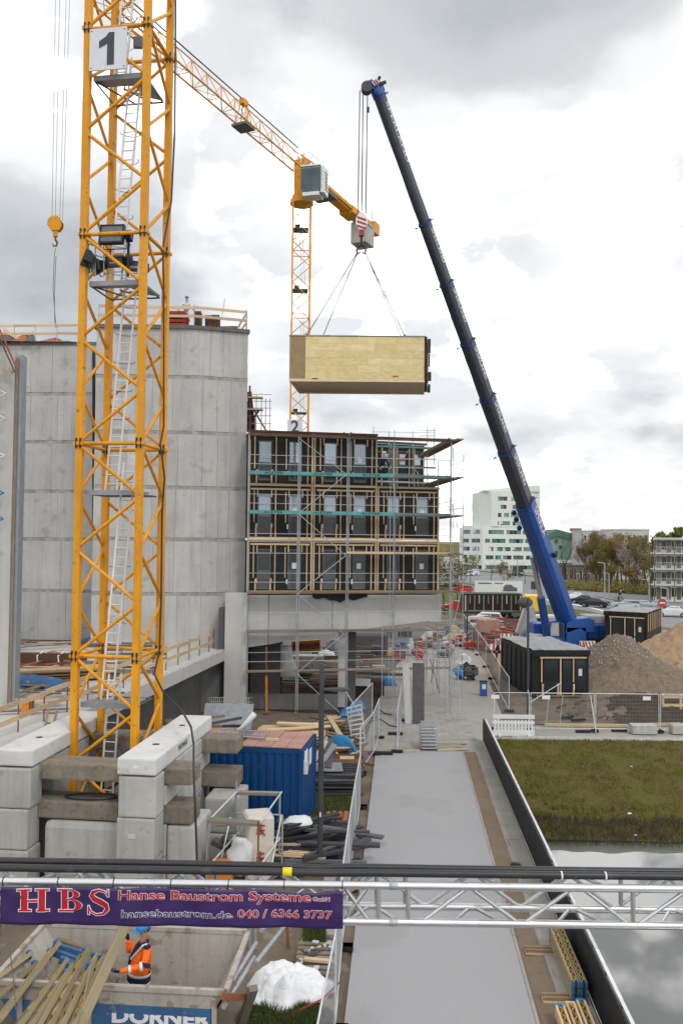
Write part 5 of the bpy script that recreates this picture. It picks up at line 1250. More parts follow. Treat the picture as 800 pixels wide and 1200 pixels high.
bal(-4.4, 1.86, .9, 1.85, 3.0, 3.48, 'concrete_brown', 'weathered brown cross beam between the two stacks, upper front', .06)
bal(-4.4, 1.86, .92, 1.9, 1.90, 2.42, 'concrete_brown', 'weathered brown cross beam between the two stacks, lower front', .06)
bal(-4.4, 2.3, 4.6, 5.5, 3.0, 3.48, 'concrete_brown', 'weathered brown cross beam sticking out at the rear right of the stacks, upper', .06)
bal(-4.4, 2.3, 4.62, 5.55, 1.90, 2.42, 'concrete_brown', 'weathered brown cross beam sticking out at the rear right of the stacks, lower', .06)
bal(-2.42, -.10, .75, 1.9, .25, 1.86, 'concrete_block', 'broad grey block with slanted corners between both stacks', .16)
bal(-2.35, -.2, .85, 1.9, .0, .24, 'concrete_dark', 'low dark block beneath the broad grey one', .03)
bal(1.14, 2.0, .95, 2.6, .3, 1.86, 'concrete_block', 'upright pale block standing to the right of the front stack', .09)
bal(1.5, 2.55, 3.6, 5.3, .78, 1.86, 'concrete_block', 'pale block at the rear right under the lower brown beam', .08)
bal(1.45, 2.55, 3.5, 5.3, .0, .76, 'concrete_block', 'lowest pale block at the rear right of the stacks', .08)
bal(-3.95, -2.65, .35, 1.1, 2.32, 3.44, 'concrete_block', 'light ballast block directly under the left white beam')
bal(-4.0, -2.7, .30, 1.1, 1.18, 2.30, 'concrete_block', 'stained ballast block in the left stack, second below the white beam')
bal(-4.05, -2.66, .28, 1.1, .02, 1.16, 'concrete_block', 'lowest ballast block in the left stack')
bal(-3.85, -2.66, 1.95, 4.5, .02, 3.44, 'concrete_block', 'tall pale block deep under the left white beam')
o_ = BO + f1 * -1.25 + f2 * 1.3 + V((0, 0, 2.44))
b = MB(); b.path([o_ + V((.75 * cos(t) , .28 * sin(t), .03)) for t in [i * 2 * pi / 20 for i in range(21)]], .03, 6); tag(b.build('coiled_cable', 'cable_black'), 'black cable loop lying on the lower brown cross beam', 'cable')

# ================================================================ BLUE SITE CONTAINER
Cc = gp(352, 973); g1 = E1; g2 = E2
CT = thing('site_container', 'dark blue corrugated site container with a rust red roof beside the ballast stack', 'container', Cc)
LWc, DWc, HC = 6.06, 2.44, 2.75
b = MB(); b.prism([Cc + V((0, 0, .1)), Cc + g2 * DWc + V((0, 0, .1)), Cc - g1 * LWc + g2 * DWc + V((0, 0, .1)), Cc - g1 * LWc + V((0, 0, .1))], (0, 0, HC - .15)); b.build('body', 'container_blue', CT)
# corrugated skins: one continuous folded sheet per wall
def corr(A, d, ln, n, z0, z1, step=.28):
    b = MB(); s = 0.0; pts = []
    while s < ln:
        for q, o in ((0, .005), (.30, .005), (.42, .045), (.86, .045), (1.0, .005)):
            pts.append((min(s + q * step, ln), o))
        s += step
    vs = []
    for s_, o in pts: p = A + d * s_ + n * o; vs += [p + V((0, 0, z0)), p + V((0, 0, z1))]
    b.add(vs, [(2 * i, 2 * i + 2, 2 * i + 3, 2 * i + 1) for i in range(len(pts) - 1)]); return b
corr(Cc - g1 * LWc, g1, LWc, -g2, .16, HC - .14).build('side_wall', 'container_blue', CT)
corr(Cc, g2, DWc, g1, .16, HC - .14).build('end_wall', 'container_blue', CT)
for (p, q) in ((Cc, Cc - g1 * LWc), (Cc, Cc + g2 * DWc)):
    for z in (.09, HC - .08): plank('frame_rail', p + V((0, 0, z)), q + V((0, 0, z)), .11, .15, 'container_blue', CT)
for p in (Cc, Cc + g2 * DWc, Cc - g1 * LWc): slab('corner_post', p + V((0, 0, HC / 2)), (.15, .15, HC), 'container_blue', CT, rz=PHI)
n_ = 11
for k in range(n_):
    p = Cc - g1 * (LWc / n_ * k + .01) + V((0, 0, HC + .02)); b = MB(); b.prism([p, p + g2 * DWc, p + g2 * DWc - g1 * (LWc / n_ - .02), p - g1 * (LWc / n_ - .02)], (0, 0, .03 + rr(0, .015))); b.build('roof_board', 'rust_roof' if k not in (4,) else 'brown_board', CT)
p = Cc + g2 * .55 + g1 * .06 + V((0, 0, 2.3)); slab('notice', p, (.02, .55, .62), 'print_white', CT, rz=PHI); slab('notice', p + g2 * .8 + V((.0, 0, -.1)), (.02, .45, .55), 'sign_white', CT, rz=PHI); slab('red_notice', p + g2 * .3 + V((0.01, 0, -.42)), (.02, .5, .16), 'red_paint', CT, rz=PHI)
p = Cc + g2 * .18 + g1 * .12 + V((0, 0, 2.1)); slab('junction_box', p, (.14, .18, .42), 'white_plastic', CT, rz=PHI)
t = thing('steel_mesh_strut', 'grey lattice girder strut lying on the rust red container roof', 'strut', Cc - g1 * 3 + V((0, 0, HC)))
p0 = Cc - g1 * 3.3 + g2 * 1.0 + V((0, 0, HC + .14)); p1 = Cc - g1 * 1.5 + g2 * .85 + V((0, 0, HC + .14))
for o in (V((0, 0, 0)), g2 * .28, g2 * .14 + V((0, 0, .2))): bar('chord', p0 + o, p1 + o, .022, 'galv', t)
for k in range(24):
    a = p0.lerp(p1, k / 24); c = p0.lerp(p1, (k + .5) / 24); e_ = p0.lerp(p1, (k + 1) / 24); bar('web', a, c + g2 * .14 + V((0, 0, .2)), .012, 'galv', t, n=4); bar('web', c + g2 * .14 + V((0, 0, .2)), e_ + g2 * .28, .012, 'galv', t, n=4)
tag(plank('wood_offcut', p1 + g1 * .05 + V((0, 0, -.04)), p1 + g1 * .5 + V((0, 0, -.04)), .12, .08, 'wood_new'), 'small pale wood offcut at the end of the strut on the container roof', 'offcut')

# ================================================================ TRUSS WITH BANNER (foreground)
YT = 5.6
tl_ = at(-40, 1032, YT); tr_ = at(860, 1042.5, YT); bl_ = at(-40, 1073.5, YT); br_ = at(860, 1086, YT)
TR = thing('aluminium_truss', 'long aluminium box truss spanning the whole foreground', 'truss', tl_)
bk = V((0, .24, 0)); R_t = .0255
td = (tr_ - tl_); TL = td.length; td.normalize()
def segbars(a, b_, nm):
    for i in range(3): bar(nm, a.lerp(b_, i / 3), a.lerp(b_, (i + 1) / 3), R_t, 'alu', TR, n=16)
segbars(tl_, tr_, 'chord'); segbars(bl_, br_, 'chord'); segbars(tl_ + bk, tr_ + bk, 'chord'); segbars(bl_ + bk, br_ + bk, 'chord')
def X(px, top=True, back=False):
    s = (px + 40) / 900; p = (tl_ if top else bl_).lerp((tr_ if top else br_), s); return p + (bk if back else V((0, 0, 0)))
r_d = .0135
posts = [50, 246, 443, 478.0, 741, 878]
for px in posts: bar('post', X(px), X(px, False), r_d * 1.15, 'alu', TR, n=10); bar('post', X(px, True, True), X(px, False, True), r_d * 1.15, 'alu', TR, n=10)
lace = [(-30, 0), (20, 1), (68, 0), (120, 1), (170, 0), (220, 1), (262, 0), (312, 1), (362, 0), (405, 1), (433, 0)]
lace2 = [(492, 0), (549, 1), (609, 0), (672, 1) ]
nodes = [(402, 1, 432, 0), (432, 1, 402, 0), (494, 0, 549, 1), (549, 1, 608, 0), (613, 0, 671, 1), (681, 1, 737, 0), (746, 0, 806, 1), (806, 1, 866, 0)]
for (x0, t0, x1, t1) in nodes: bar('diagonal', X(x0, bool(t0)), X(x1, bool(t1)), r_d, 'alu', TR, n=10)
for (x0, t0), (x1, t1) in zip(lace, lace[1:]):
    if x1 <= 362: bar('diagonal', X(x0, not t0), X(x1, not t1), r_d, 'alu', TR, n=10)
xb = -20; flip = 0
while xb < 850:
    bar('diagonal', X(xb, not flip, True), X(xb + 58, bool(flip), True), r_d, 'alu', TR, n=10); flip = 1 - flip; xb += 58
xb = -20; k = 0
while xb < 850:
    bar('cross_bar', X(xb, True), X(xb + (28 if k % 2 else -28), True, True), r_d * .9, 'alu', TR, n=8); bar('cross_bar', X(xb, False), X(xb + (28 if k % 2 else -28), False, True), r_d * .9, 'alu', TR, n=8); xb += 61; k += 1
for px in (460.5,):
    for tp_ in (True, False): bar('coupler', X(px - 5, tp_), X(px + 5, tp_), R_t * 1.02, 'galv', TR, n=14)
# cables on the truss
def cable(name, label, pts, r, z=None, m_='cable_black'):
    b = MB(); P_ = []
    for i in range(len(pts) - 1):
        for q in range(4): 
            P_.append(pts[i].lerp(pts[i + 1], q / 4))
    P_.append(pts[-1]); b.path(P_, r, 10); return tag(b.build(name, m_, smooth=True), label, 'cable')
zt0 = R_t + .004
ca = [X(px) + V((0, .06, zt0 + .0235 + dz)) for px, dz in ((-40, .012), (60, .008), (120, .008), (200, .006), (300, .004), (380, .000), (440, .004), (560, .003), (700, .003), (860, .003))]
cable('power_cable', 'thick black power cable nearest the camera on top of the truss', ca, .0245)
cb_ = [X(px) + V((0, .15, zt0 + .022 + dz)) for px, dz in ((-40, .022), (60, .020), (150, .018), (240, .014), (330, .008), (375, -.003), (410, .008), (520, .004), (700, .002), (860, .003))]
cable('power_cable', 'second black power cable lying behind the first on the truss', cb_, .0235)
yt = X(336) + V((0, .06, zt0 + .028)); tag(bar('yellow_tape_band', yt - td * .030, yt + td * .030, .0275, 'yellow_tape', n=16), 'bright yellow tape band round the front power cable', 'tape')
for px in (660, 712): 
    p = X(px) + V((0, .06, zt0 + .024)); tag(bar('cable_tie', p - td * .006, p + td * .006, .0285, 'print_white', n=12), 'white cable tie round the cables on the right of the truss' if px == 712 else 'white cable tie round the cables above the dark parapet fence', 'cable tie')
# banner
def wv(p):
    w_ = .007 * sin(p.x * 9.0 + p.z * 6) + .005 * sin(p.x * 23 + 1) * (.5 + .5 * sin(p.z * 30))
    return V((p.x, p.y - w_ - .011, p.z))
bx0, bx1 = X(5).x, X(402).x
BNa = X(5) + V((0, -R_t - .006, -.014)); BNb = X(402) + V((0, -R_t - .006, -.016)); bdw = BNb - BNa
def bn(u, v):
    p = BNa + bdw * u; sag = .022 * max(0, sin(pi * ((u * 397 - 300) / 95))) * (1 - v) if 300 < u * 397 < 395 else .004 * abs(sin(u * 22)) * (1 - v)
    bot = -.006 * abs(sin(u * pi * 6)) * v
    return wv(p + V((0, 0, -(.236 + .004 * u) * v - sag - bot * 0 + bot)))
b = MB(); b.grid(150, 12, bn)
BN = b.build('banner', 'banner', None, smooth=True, loc=BNa + V((0, 0, -.26)))
tag(BN, 'dark purple banner with red and white company lettering on the truss', 'banner')
sm_ = BN.modifiers.new('thickness', 'SOLIDIFY'); sm_.thickness = .0015
PXM = YT / FPX                                        # metres per photograph pixel on the banner
def bpt(px, py): p = at(px, py, YT - R_t - .006); return p
def warp(off):
    return lambda co: wv(co) + V((0, -off, 0))
mx = lambda px, py: facing(bpt(px, py), td)
def btext(nm, s, px0, px1, py, h, m_red, bold, sx=None):
    for mm, off, y_ in (('print_white', bold + .0016, .004), (m_red, bold - .0005, .006)):
        w_ = (px1 - px0) * PXM
        # measure the natural width
        cu = bpy.data.curves.new('tmp', 'FONT'); cu.body = s; cu.size = h; tob = bpy.data.objects.new('tmp', cu); COL.objects.link(tob)
        bpy.context.view_layer.update(); nw = tob.dimensions.x; bpy.data.objects.remove(tob); bpy.data.curves.remove(cu)
        text(nm, s, h, mm, BN, mx((px0 + px1) / 2, py), offset=off, depth=.0006, warp=warp(y_), sx=w_ / nw)
btext('lettering', 'Hanse Baustrom Systeme', 142, 361, 1049.5, .083, 'banner_red', .0012)
btext('lettering', 'GmbH', 367, 386, 1052.5, .036, 'banner_red', .0006)
btext('lettering', 'hansebaustrom.de', 145, 269, 1070.3, .066, 'banner', .0008)
btext('lettering', '. 040 / 6366 3737', 272, 387, 1070.6, .072, 'banner_red', .0008)
# slab serif initials drawn as shapes (units: photo pixels)
def initials(grow, m_, yo, nm):
    b = MB(); g = grow
    def P_(x, y): p = bpt(x, y); return p
    def poly(pts):
        q = [P_(x, y) for x, y in pts]; q = [wv(p) + V((0, -yo, 0)) for p in q]
        b.prism(q, (0, -.0012, 0))
    def rect(x0, y0, x1, y1, sh=0): poly([(x0 - g, y1 + g), (x1 + g, y1 + g), (x1 + g + sh, y0 - g), (x0 - g + sh, y0 - g)][::1])
    T_, B_ = 1041, 1066.5
    rect(26, T_, 33.5, B_); rect(46.5, T_ + .3, 54, B_ + .3); rect(33, 1053.4, 47, 1055.6)
    for x in (21.5, 42.5): rect(x, T_, x + 16, T_ + 1.9); rect(x + 2, B_ - 1.9, x + 16.5, B_)
    b.build(nm, m_, BN); b = MB()
    rect(73, T_, 80, B_ + 1); rect(68.5, T_, 84, T_ + 1.8); rect(69.5, B_ - 1, 84, B_ + 1)
    def arc(cx, cy, rx, ry, wi, a0, a1, n=14, wf=lambda t: 1):
        o = []; i_ = []
        for k in range(n + 1):
            t = k / n; a = a0 + (a1 - a0) * t; w_ = wi * wf(t) + g
            o.append((cx + (rx + w_ / 1) * cos(a), cy - (ry + min(w_, 3.0) * .55) * sin(a))); i_.append((cx + (rx - g) * cos(a), cy - (ry - g * .6) * sin(a)))
        for k in range(n): poly([i_[k], o[k], o[k + 1], i_[k + 1]])
    arc(83, 1047.2, 4.2, 4.4, 7.0, pi / 2, -pi / 2, 12, lambda t: .22 + .78 * sin(pi * t)); arc(84, 1060, 5.6, 5.8, 7.6, pi / 2, -pi / 2, 12, lambda t: .22 + .78 * sin(pi * t))
    rect(80, T_, 85, T_ + 1.8); rect(80, 1052.3, 85, 1054); rect(80, B_ - 1, 86, B_ + 1)
    b.build(nm, m_, BN); b = MB()
    pts = [(127.5, 1048), (124, 1043.5), (117, 1041.6), (110.5, 1043.8), (108.6, 1048), (112, 1052), (119, 1055.6), (125.6, 1059.6), (126.6, 1064.5), (122, 1069.6), (114, 1070.6), (108, 1067), (105.4, 1061.5)]
    wd_ = [.7, 1.0, 1.5, 2.8, 3.6, 4.2, 4.4, 4.0, 3.4, 1.8, 1.3, 1.0, .7]
    L_s = []; R_s = []
    for i, (x, y) in enumerate(pts):
        a = pts[max(i - 1, 0)]; c = pts[min(i + 1, len(pts) - 1)]; dx, dy = c[0] - a[0], c[1] - a[1]; l = math.hypot(dx, dy); nx, ny = -dy / l, dx / l; w_ = wd_[i] * .72 + g
        L_s.append((x + nx * w_, y + ny * w_)); R_s.append((x - nx * w_, y - ny * w_))
    for i in range(len(pts) - 1): poly([L_s[i], R_s[i], R_s[i + 1], L_s[i + 1]][::-1])
    rect(127, 1041.3, 128.6, 1049); rect(104.3, 1060, 106, 1070)
    return b.build(nm, m_, BN)
initials(.85, 'print_white', .0035, 'lettering'); initials(0, 'banner_red', .0055, 'lettering')
for px in (5, 69, 134, 201, 268, 333, 401):
    p = X(px); b = MB(); b.path([p + V((0, (R_t + .003) * cos(a), (R_t + .003) * sin(a))) for a in [k * 2 * pi / 12 for k in range(13)]], .003, 5); b.build('cable_tie', 'black_rubber', BN)
for px in (9, 76, 139, 205, 265, 333, 398):
    p = X(px, False); b = MB(); b.tube(p + V((0, -.03, -.025)), p + V((0, .01, .02)), .009, 6); b.build('cable_tie', 'black_rubber', BN)
# chain and safety rope at far left
ch = thing('chain', 'thin steel chain hanging from the truss at the far left', 'chain', X(4, False))
p = X(2, False) + V((0, -.02, 0))
for k in range(60): bar('link', p - V((0, 0, k * .03)), p - V((rr(-.004, .004), 0, k * .03 + .026)), .004 + .003 * (k % 2), 'grey_metal', ch, n=5)
b = MB(); b.path([X(6, False), at(14, 1130, 5.55), at(21, 1200, 5.5), at(26, 1260, 5.5)], .0035, 5); tag(b.build('rope', 'grey_metal'), 'thin dark rope running down from the left end of the banner', 'rope')
# truss supports outside the picture so the span stands on something
for px in (-300, 1500):
    p = X(px); 
    if px < 0: ext = MB(); ext.tube(tl_, p, R_t, 10); ext.tube(bl_, X(px, False), R_t, 10)
    else: ext = MB(); ext.tube(tr_, p, R_t, 10); ext.tube(br_, X(px, False), R_t, 10)
    ext.build('chord_extension', 'alu', TR)
    b = MB(); b.b2((p.x - .15, YT - .05, -3 if px > 0 else 0), (p.x + .15, YT + .29, p.z)); b.build('support_tower', 'alu', TR)

# ================================================================ SKIP WITH WORKER
fr = gp(263, 1163, 1.5); brk = gp(289, 1094, 1.5); bl = gp(54, 1084, 1.5); fl = V((fr.x - (brk.x - bl.x), fr.y + (bl.y - brk.y), 1.5))
SK = thing('waste_skip', 'large worn beige and blue waste skip with sloping ends in the lower left corner', 'skip', (fr.x - 2, fr.y + 1, 0))
def inset(p, dx, dy, z): return V((p.x + dx, p.y + dy, z))
fbr = [inset(fr, -.75, .12, .12), inset(brk, -.75, -.12, .12), inset(bl, .95, -.12, .12), inset(fl, .95, .12, .12)]
rim = [fr, brk, bl, fl]; n_in = .05
for i, nm in enumerate(('end_wall', 'side_wall', 'end_wall', 'side_wall')):
    a, c = rim[i], rim[(i + 1) % 4]; d, e_ = fbr[i], fbr[(i + 1) % 4]
    cen = (fr + brk + bl + fl) / 4; nn = ((a + c) / 2 - cen); nn.z = 0; nn.normalize()
    b = MB()
    gn = 10
    for side_, off_ in (('in', 0.0), ('out', .05)):
        b.grid(gn, 5, lambda u, v: (d.lerp(e_, u)).lerp(a.lerp(c, u), v) + nn * (off_ + .018 * noise.noise(V((u * 5 + i * 7, v * 3, off_ * 10))) * sin(pi * u) * sin(pi * v)))
    b.build(nm, 'skip_paint', SK)
    plank('rim', a + nn * .03 + V((0, 0, .02)), c + nn * .03 + V((0, 0, .02)), .10, .09, 'skip_paint', SK)
b = MB(); b.poly([p + V((0, 0, .02)) for p in fbr]); b.build('floor', 'rust', SK)
A_ = fl.lerp(fbr[3], .05); yq = min(fr.y, fl.y) - .06
outn = V((0, -1, 0))
# front skin: ribs, blue band, letters
def fskin(px, z):
    t = (1.5 - z) / 1.38; p = fl.lerp(fr, 0); u = (px - fl.x) / (fr.x - fl.x); top_ = fl.lerp(fr, u); return V((px, top_.y + .12 * t - .058, z))
for s in (.12, .42, .96):
    x = fl.x + (fr.x - fl.x) * s; plank('rib', fskin(x, .2) + V((0, -.03, 0)), fskin(x, 1.42) + V((0, -.03, 0)), .09, .05, 'skip_paint', SK, up=(0, 1, 0))
b = MB(); b.prism([fskin(fl.x + .55, .55) + V((0, -.0, 0)), fskin(fr.x - .42, .55), fskin(fr.x - .14, 1.2), fskin(fl.x + .14, 1.2)], (0, -.012, 0)); b.build('blue_panel', 'skip_blue', SK)
xm = at(183, 1193, 16).x
text('lettering', 'DÖRNER', .36, 'print_white', SK, facing(V((xm, fskin(xm, .9).y - .02, .98)), fr - fl, ), offset=.015, sx=1.28)
plank('lifting_lug', inset(fr, -.5, -.14, .9), inset(fr, -.5, -.05, .9), .08, .08, 'rust', SK)
# timber waste in the skip: formwork girders with yellow webs and blue ends
def girder(a, c, label, name='formwork_girder', lattice=True, web_up=None, m1='wood_tan', grp='formwork girders thrown into the skip'):
    a = V(a); c = V(c); t = thing(name, label, 'timber girder', a, grp)
    x, y, z, l = frame(a, c); x = web_up or (y if y.z > 0 else -y)
    h = .10
    for s in (-1, 1): plank('flange', a + x * (h * s), c + x * (h * s), .085, .05, m1, t, up=x)
    n = int(l / .28)
    for k in range(n):
        p = a.lerp(c, k / n); q = a.lerp(c, (k + 1) / n); s = 1 if k % 2 else -1
        plank('web', p + x * (h * .8 * s), q - x * (h * .8 * s), .045, .04, 'wood_yellow', t)
    for s, p in ((1, a), (-1, c)): 
        pl = MB(); pl.box(p, (.09, .09, .2)); pl.build('end_cap', 'skip_blue', t)
    return t
G = [((-15, 1212, 14.6), (66, 1108, 17.9)), ((8, 1222, 14.4), (75, 1128, 17.4)), ((22, 1222, 14.4), (81, 1134, 17.2)), ((-35, 1196, 14.9), (40, 1132, 17.6)), ((-42, 1175, 15.4), (34, 1120, 17.9)),
     ((60, 1224, 14.3), (110, 1122, 17.5)), ((76, 1226, 14.2), (118, 1124, 17.4)), ((30, 1226, 14.3), (78, 1142, 16.9)), ((45, 1228, 14.2), (99, 1116, 17.7)), ((-5, 1200, 14.9), (58, 1118, 17.8)), ((88, 1215, 14.5), (104, 1134, 17.0))]
Gl = ['leftmost long', 'second long', 'third long', 'left edge', 'far left short', 'right hand thick', 'last on the right', 'middle lower', 'middle high', 'slim leftward', 'short nearest the beam']
for (a, c), lb in zip(G, Gl):
    girder(at(*a), at(*c), 'weathered girder with blue end in the skip pile, %s one' % lb, web_up=V((.75, 0, .66)))
for k, (a, c) in enumerate((((62, 1108, 18.0), (100, 1119, 18.1)), ((64, 1116, 17.8), (94, 1127, 17.8)), ((66, 1102, 18.2), (104, 1116, 18.2)), ((70, 1124, 17.5), (88, 1131, 17.5)))):
    tag(plank('girder_end', at(*a), at(*c), .1, .13, 'skip_blue' if k != 2 else 'wood_old'), '%s cross lying beam behind the girder pile in the skip' % ('blue grey upper', 'blue grey lower', 'thin weathered', 'short blue grey')[k], 'beam')
tag(plank('held_board', at(92, 1205, 14.9), at(148.5, 1081, 17.3), .19, .11, 'wood_tan', up=(0.3, -1, .3)), 'long weathered beam the worker is lifting out of the skip', 'beam')
for k in range(30):
    p = V((rr(fl.x + 1.0, fr.x - .9), rr(fr.y + .3, bl.y - .5), .3)); a = rr(0, 3); d = V((cos(a), sin(a), rr(-.1, .2))) * rr(.3, .6)
    tag(plank('scrap_wood', p - d + V((0, 0, rr(0, .2))), p + d + V((0, 0, rr(0, .2))), .09, .05, random.choice(('wood_old', 'wood_grey', 'wood_yellow'))), 'scrap of old timber on the floor of the skip', 'scrap wood', 'scraps of timber on the skip floor')

# ---- people
def skinmesh(name, m_, parent, joints, edges, sub=2, rootj=0):
    me = bpy.data.meshes.new(name); org = ORG.get(parent.name, V((0, 0, 0)))
    me.from_pydata([V(j[0]) - org for j in joints], edges, []); o = bpy.data.objects.new(name, me); COL.objects.link(o); o.parent = parent
    s = o.modifiers.new('skin', 'SKIN'); s.use_smooth_shade = True
    for i, j in enumerate(joints):
        v = me.skin_vertices[0].data[i]; r = j[1]; v.radius = (r, r) if not isinstance(r, tuple) else r; v.use_root = (i == rootj)
    ss = o.modifiers.new('subd', 'SUBSURF'); ss.levels = sub; ss.render_levels = sub
    dg = bpy.context.evaluated_depsgraph_get(); m2 = bpy.data.meshes.new_from_object(o.evaluated_get(dg)); o.modifiers.clear(); o.data = m2
    m2.materials.clear(); m2.materials.append(MT[m_]); m2.polygons.foreach_set('use_smooth', [True] * len(m2.polygons))
    ORG[o.name] = org
    return o
def hand(parent, wrist, d, palm_n, m_='glove', s=1.0, curl=.9):
    """palm with five separate bent fingers; d = direction of the fingers, palm_n = where the palm faces"""
    d = V(d).normalized(); n = V(palm_n).normalized(); n = (n - d * n.dot(d)).normalized(); sdv_ = d.cross(n)
    w_ = V(wrist)
    b = MB(); rings = []
    for q, ww, th in ((0, .028, .020), (.03, .038, .022), (.07, .044, .021), (.095, .042, .016)):
        rings.append([w_ + d * q * s + sdv_ * (cos(a) * ww * s) + n * (sin(a) * th * s) for a in [k * 2 * pi / 10 for k in range(10)]])
    b.loft(rings)
    for i, (o, L_) in enumerate(((-.033, .062), (-.011, .078), (.011, .083), (.033, .072))):
        p = w_ + d * .09 * s + sdv_ * o * s; pts = [p]; a = .25 * curl
        for k, f in enumerate((.45, .33, .25)):
            dr = d * cos(a) + n * sin(a); p = p + dr * L_ * f * s; pts.append(p); a += .75 * curl
        b.path(pts, [.0105 * s, .010 * s, .009 * s, .007 * s], 7)
    p = w_ + d * .03 * s + sdv_ * -.036 * s; b.path([p, p + (d * .5 - sdv_ * .8 + n * .4).normalized() * .035 * s, p + (d * .8 - sdv_ * .7 + n * .9).normalized() * .065 * s], [.013 * s, .011 * s, .008 * s], 7)
    o = b.build('glove' if m_ == 'glove' else 'hand', m_, parent, smooth=True); return o
# main worker: standing in the skip, leaning left, both hands on the long beam. local frame = world, he faces -x and slightly towards the camera
PO = V((at(157, 1150, 17.1).x + .0, 17.1, .20))
WK = thing('person', 'worker with blue helmet and orange reflective jacket lifting a beam in the skip', 'person', PO)
q = lambda px, py, Y: at(px + 4, py - 3, Y)
hip = q(158, 1156, 17.1); chest = q(161, 1127, 17.05); neck = q(164, 1106, 16.95); head = q(165.5, 1093, 16.9)
shN = q(170, 1113, 16.80); shF = q(153.5, 1110, 17.25); elN = q(165, 1135, 16.62); wrN = q(136, 1141.5, 16.5); elF = q(147, 1118, 17.5); wrF = q(146.5, 1104, 17.45)
knL = V((hip.x - .05, hip.y - .12, .62)); knR = V((hip.x + .1, hip.y + .12, .62)); ftL = V((hip.x - .12, hip.y - .16, .22)); ftR = V((hip.x + .2, hip.y + .16, .22))
facev = V((-.80, -.45, -.38)).normalized()
body = skinmesh('body', 'skin', WK, [(hip, .11), (chest, .12), (neck, .06), (head - V((0, 0, .03)), .075), (head + V((0, 0, .07)), .088), (shN, .05), (elN, .042), (wrN, .03), (shF, .05), (elF, .042), (wrF, .03), (knL, .06), (ftL, .045), (knR, .06), (ftR, .045)],
    [(0, 1), (1, 2), (2, 3), (3, 4), (1, 5), (5, 6), (6, 7), (1, 8), (8, 9), (9, 10), (0, 11), (11, 12), (0, 13), (13, 14)])
skinmesh('jacket', 'hivis', WK, [(hip, (.205, .16)), (hip.lerp(chest, .5), (.215, .165)), (chest, (.225, .175)), (neck - V((0, 0, .07)), (.11, .10)), (shN, .088), (shN.lerp(elN, .5), .078), (elN, .073), (elN.lerp(wrN, .5), .062), (wrN, .048), (shF, .085), (elF, .07), (wrF, .05)],
    [(0, 1), (1, 2), (2, 3), (2, 4), (4, 5), (5, 6), (6, 7), (7, 8), (2, 9), (9, 10), (10, 11)], rootj=2)
skinmesh('trousers', 'navy', WK, [(hip + V((0, 0, -.03)), (.155, .14)), (knL, .095), (ftL, .075), (knR, .095), (ftR, .075)], [(0, 1), (1, 2), (0, 3), (3, 4)])
for p in (ftL, ftR):
    b = MB(); b.ball(p + V((-.06, 0, -.03)), .1, 8, 5, (1.4, .75, .6)); b.build('boot', 'black_rubber', WK, smooth=True)
def band_ring(c, ax, r, wd, m_, nm, n=14, sy=1.0):
    ax = V(ax).normalized(); u = ax.cross(V((0, 1, 0))).normalized(); v = ax.cross(u); b = MB()
    rings = [[V(c) + ax * (wd * s) + u * (rad * cos(t)) + v * (rad * sy * sin(t)) for t in [k * 2 * pi / n for k in range(n)]] for s, rad in ((-.5, r * .985), (-.4, r), (.4, r), (.5, r * .985))]
    b.loft(rings, cap=False); return b.build(nm, m_, WK, smooth=True)
band_ring(elN.lerp(wrN, .58), wrN - elN, .074, .05, 'reflective', 'reflective_band'); band_ring(elN.lerp(wrN, .12) , wrN - elN, .088, .055, 'reflective', 'reflective_band')
band_ring(elN.lerp(wrN, -.06), elN - shN, .094, .07, 'navy', 'navy_patch')
ax_ = chest - hip; band_ring(hip.lerp(chest, .12), ax_, .232, .055, 'reflective', 'reflective_band', 18, .86); band_ring(hip.lerp(chest, .50), ax_, .236, .055, 'reflective', 'reflective_band', 18, .86); band_ring(hip.lerp(chest, .31), ax_, .233, .12, 'navy', 'navy_patch', 18, .86)
band_ring(hip.lerp(chest, -.12), ax_, .20, .12, 'navy', 'jacket_hem', 18, .86)
b = MB(); b.ball(shN + V((-.02, -.05, .035)), .085, 8, 5, (1, .7, .55)); b.build('shoulder_patch', 'navy', WK, smooth=True)
b = MB(); b.path([shN + V((-.01, -.05, .085)), shN + V((-.1, -.06, .05)), chest + V((-.16, -.12, .06))], .022, 6); b.build('reflective_strip', 'reflective', WK)
b = MB(); b.path([neck + V((.09 * cos(t), .085 * sin(t), -.02 + .02 * cos(t))) for t in [k * 2 * pi / 12 for k in range(13)]], .03, 6); b.build('collar', 'navy', WK, smooth=True)
b = MB(); b.path([neck + V((-.08, -.06, -.04)), chest + V((-.17, -.06, .05)), chest + V((-.19, -.04, -.08))], .05, 6); b.build('jacket_opening', 'navy', WK, smooth=True)
# face
hc_ = head + V((0, 0, .02)); sx_ = facev.cross(V((0, 0, 1))).normalized(); fu = sx_.cross(facev).normalized()
b = MB(); b.path([hc_ + facev * .085 + fu * .005, hc_ + facev * .115 - fu * .02, hc_ + facev * .09 - fu * .035], [.010, .014, .012], 6); b.build('nose', 'skin', WK, smooth=True)
for s in (-1, 1):
    b = MB(); b.ball(hc_ + facev * .078 + sx_ * s * .034 + fu * .008, .013, 7, 5); b.build('eye', 'print_dark', WK); b = MB(); b.ball(hc_ + sx_ * s * .088 - fu * .005, .026, 7, 5, (.5, .8, 1.2)); b.build('ear', 'skin', WK)
b = MB(); b.tube(hc_ + facev * .083 - fu * .058 - sx_ * .024, hc_ + facev * .083 - fu * .058 + sx_ * .024, .006, 5); b.build('mouth', 'rust', WK)
b = MB(); b.ball(hc_ - facev * .03 + fu * .01, .098, 10, 6, (1, 1, .9)); b.build('hair', 'bark', WK, smooth=True)
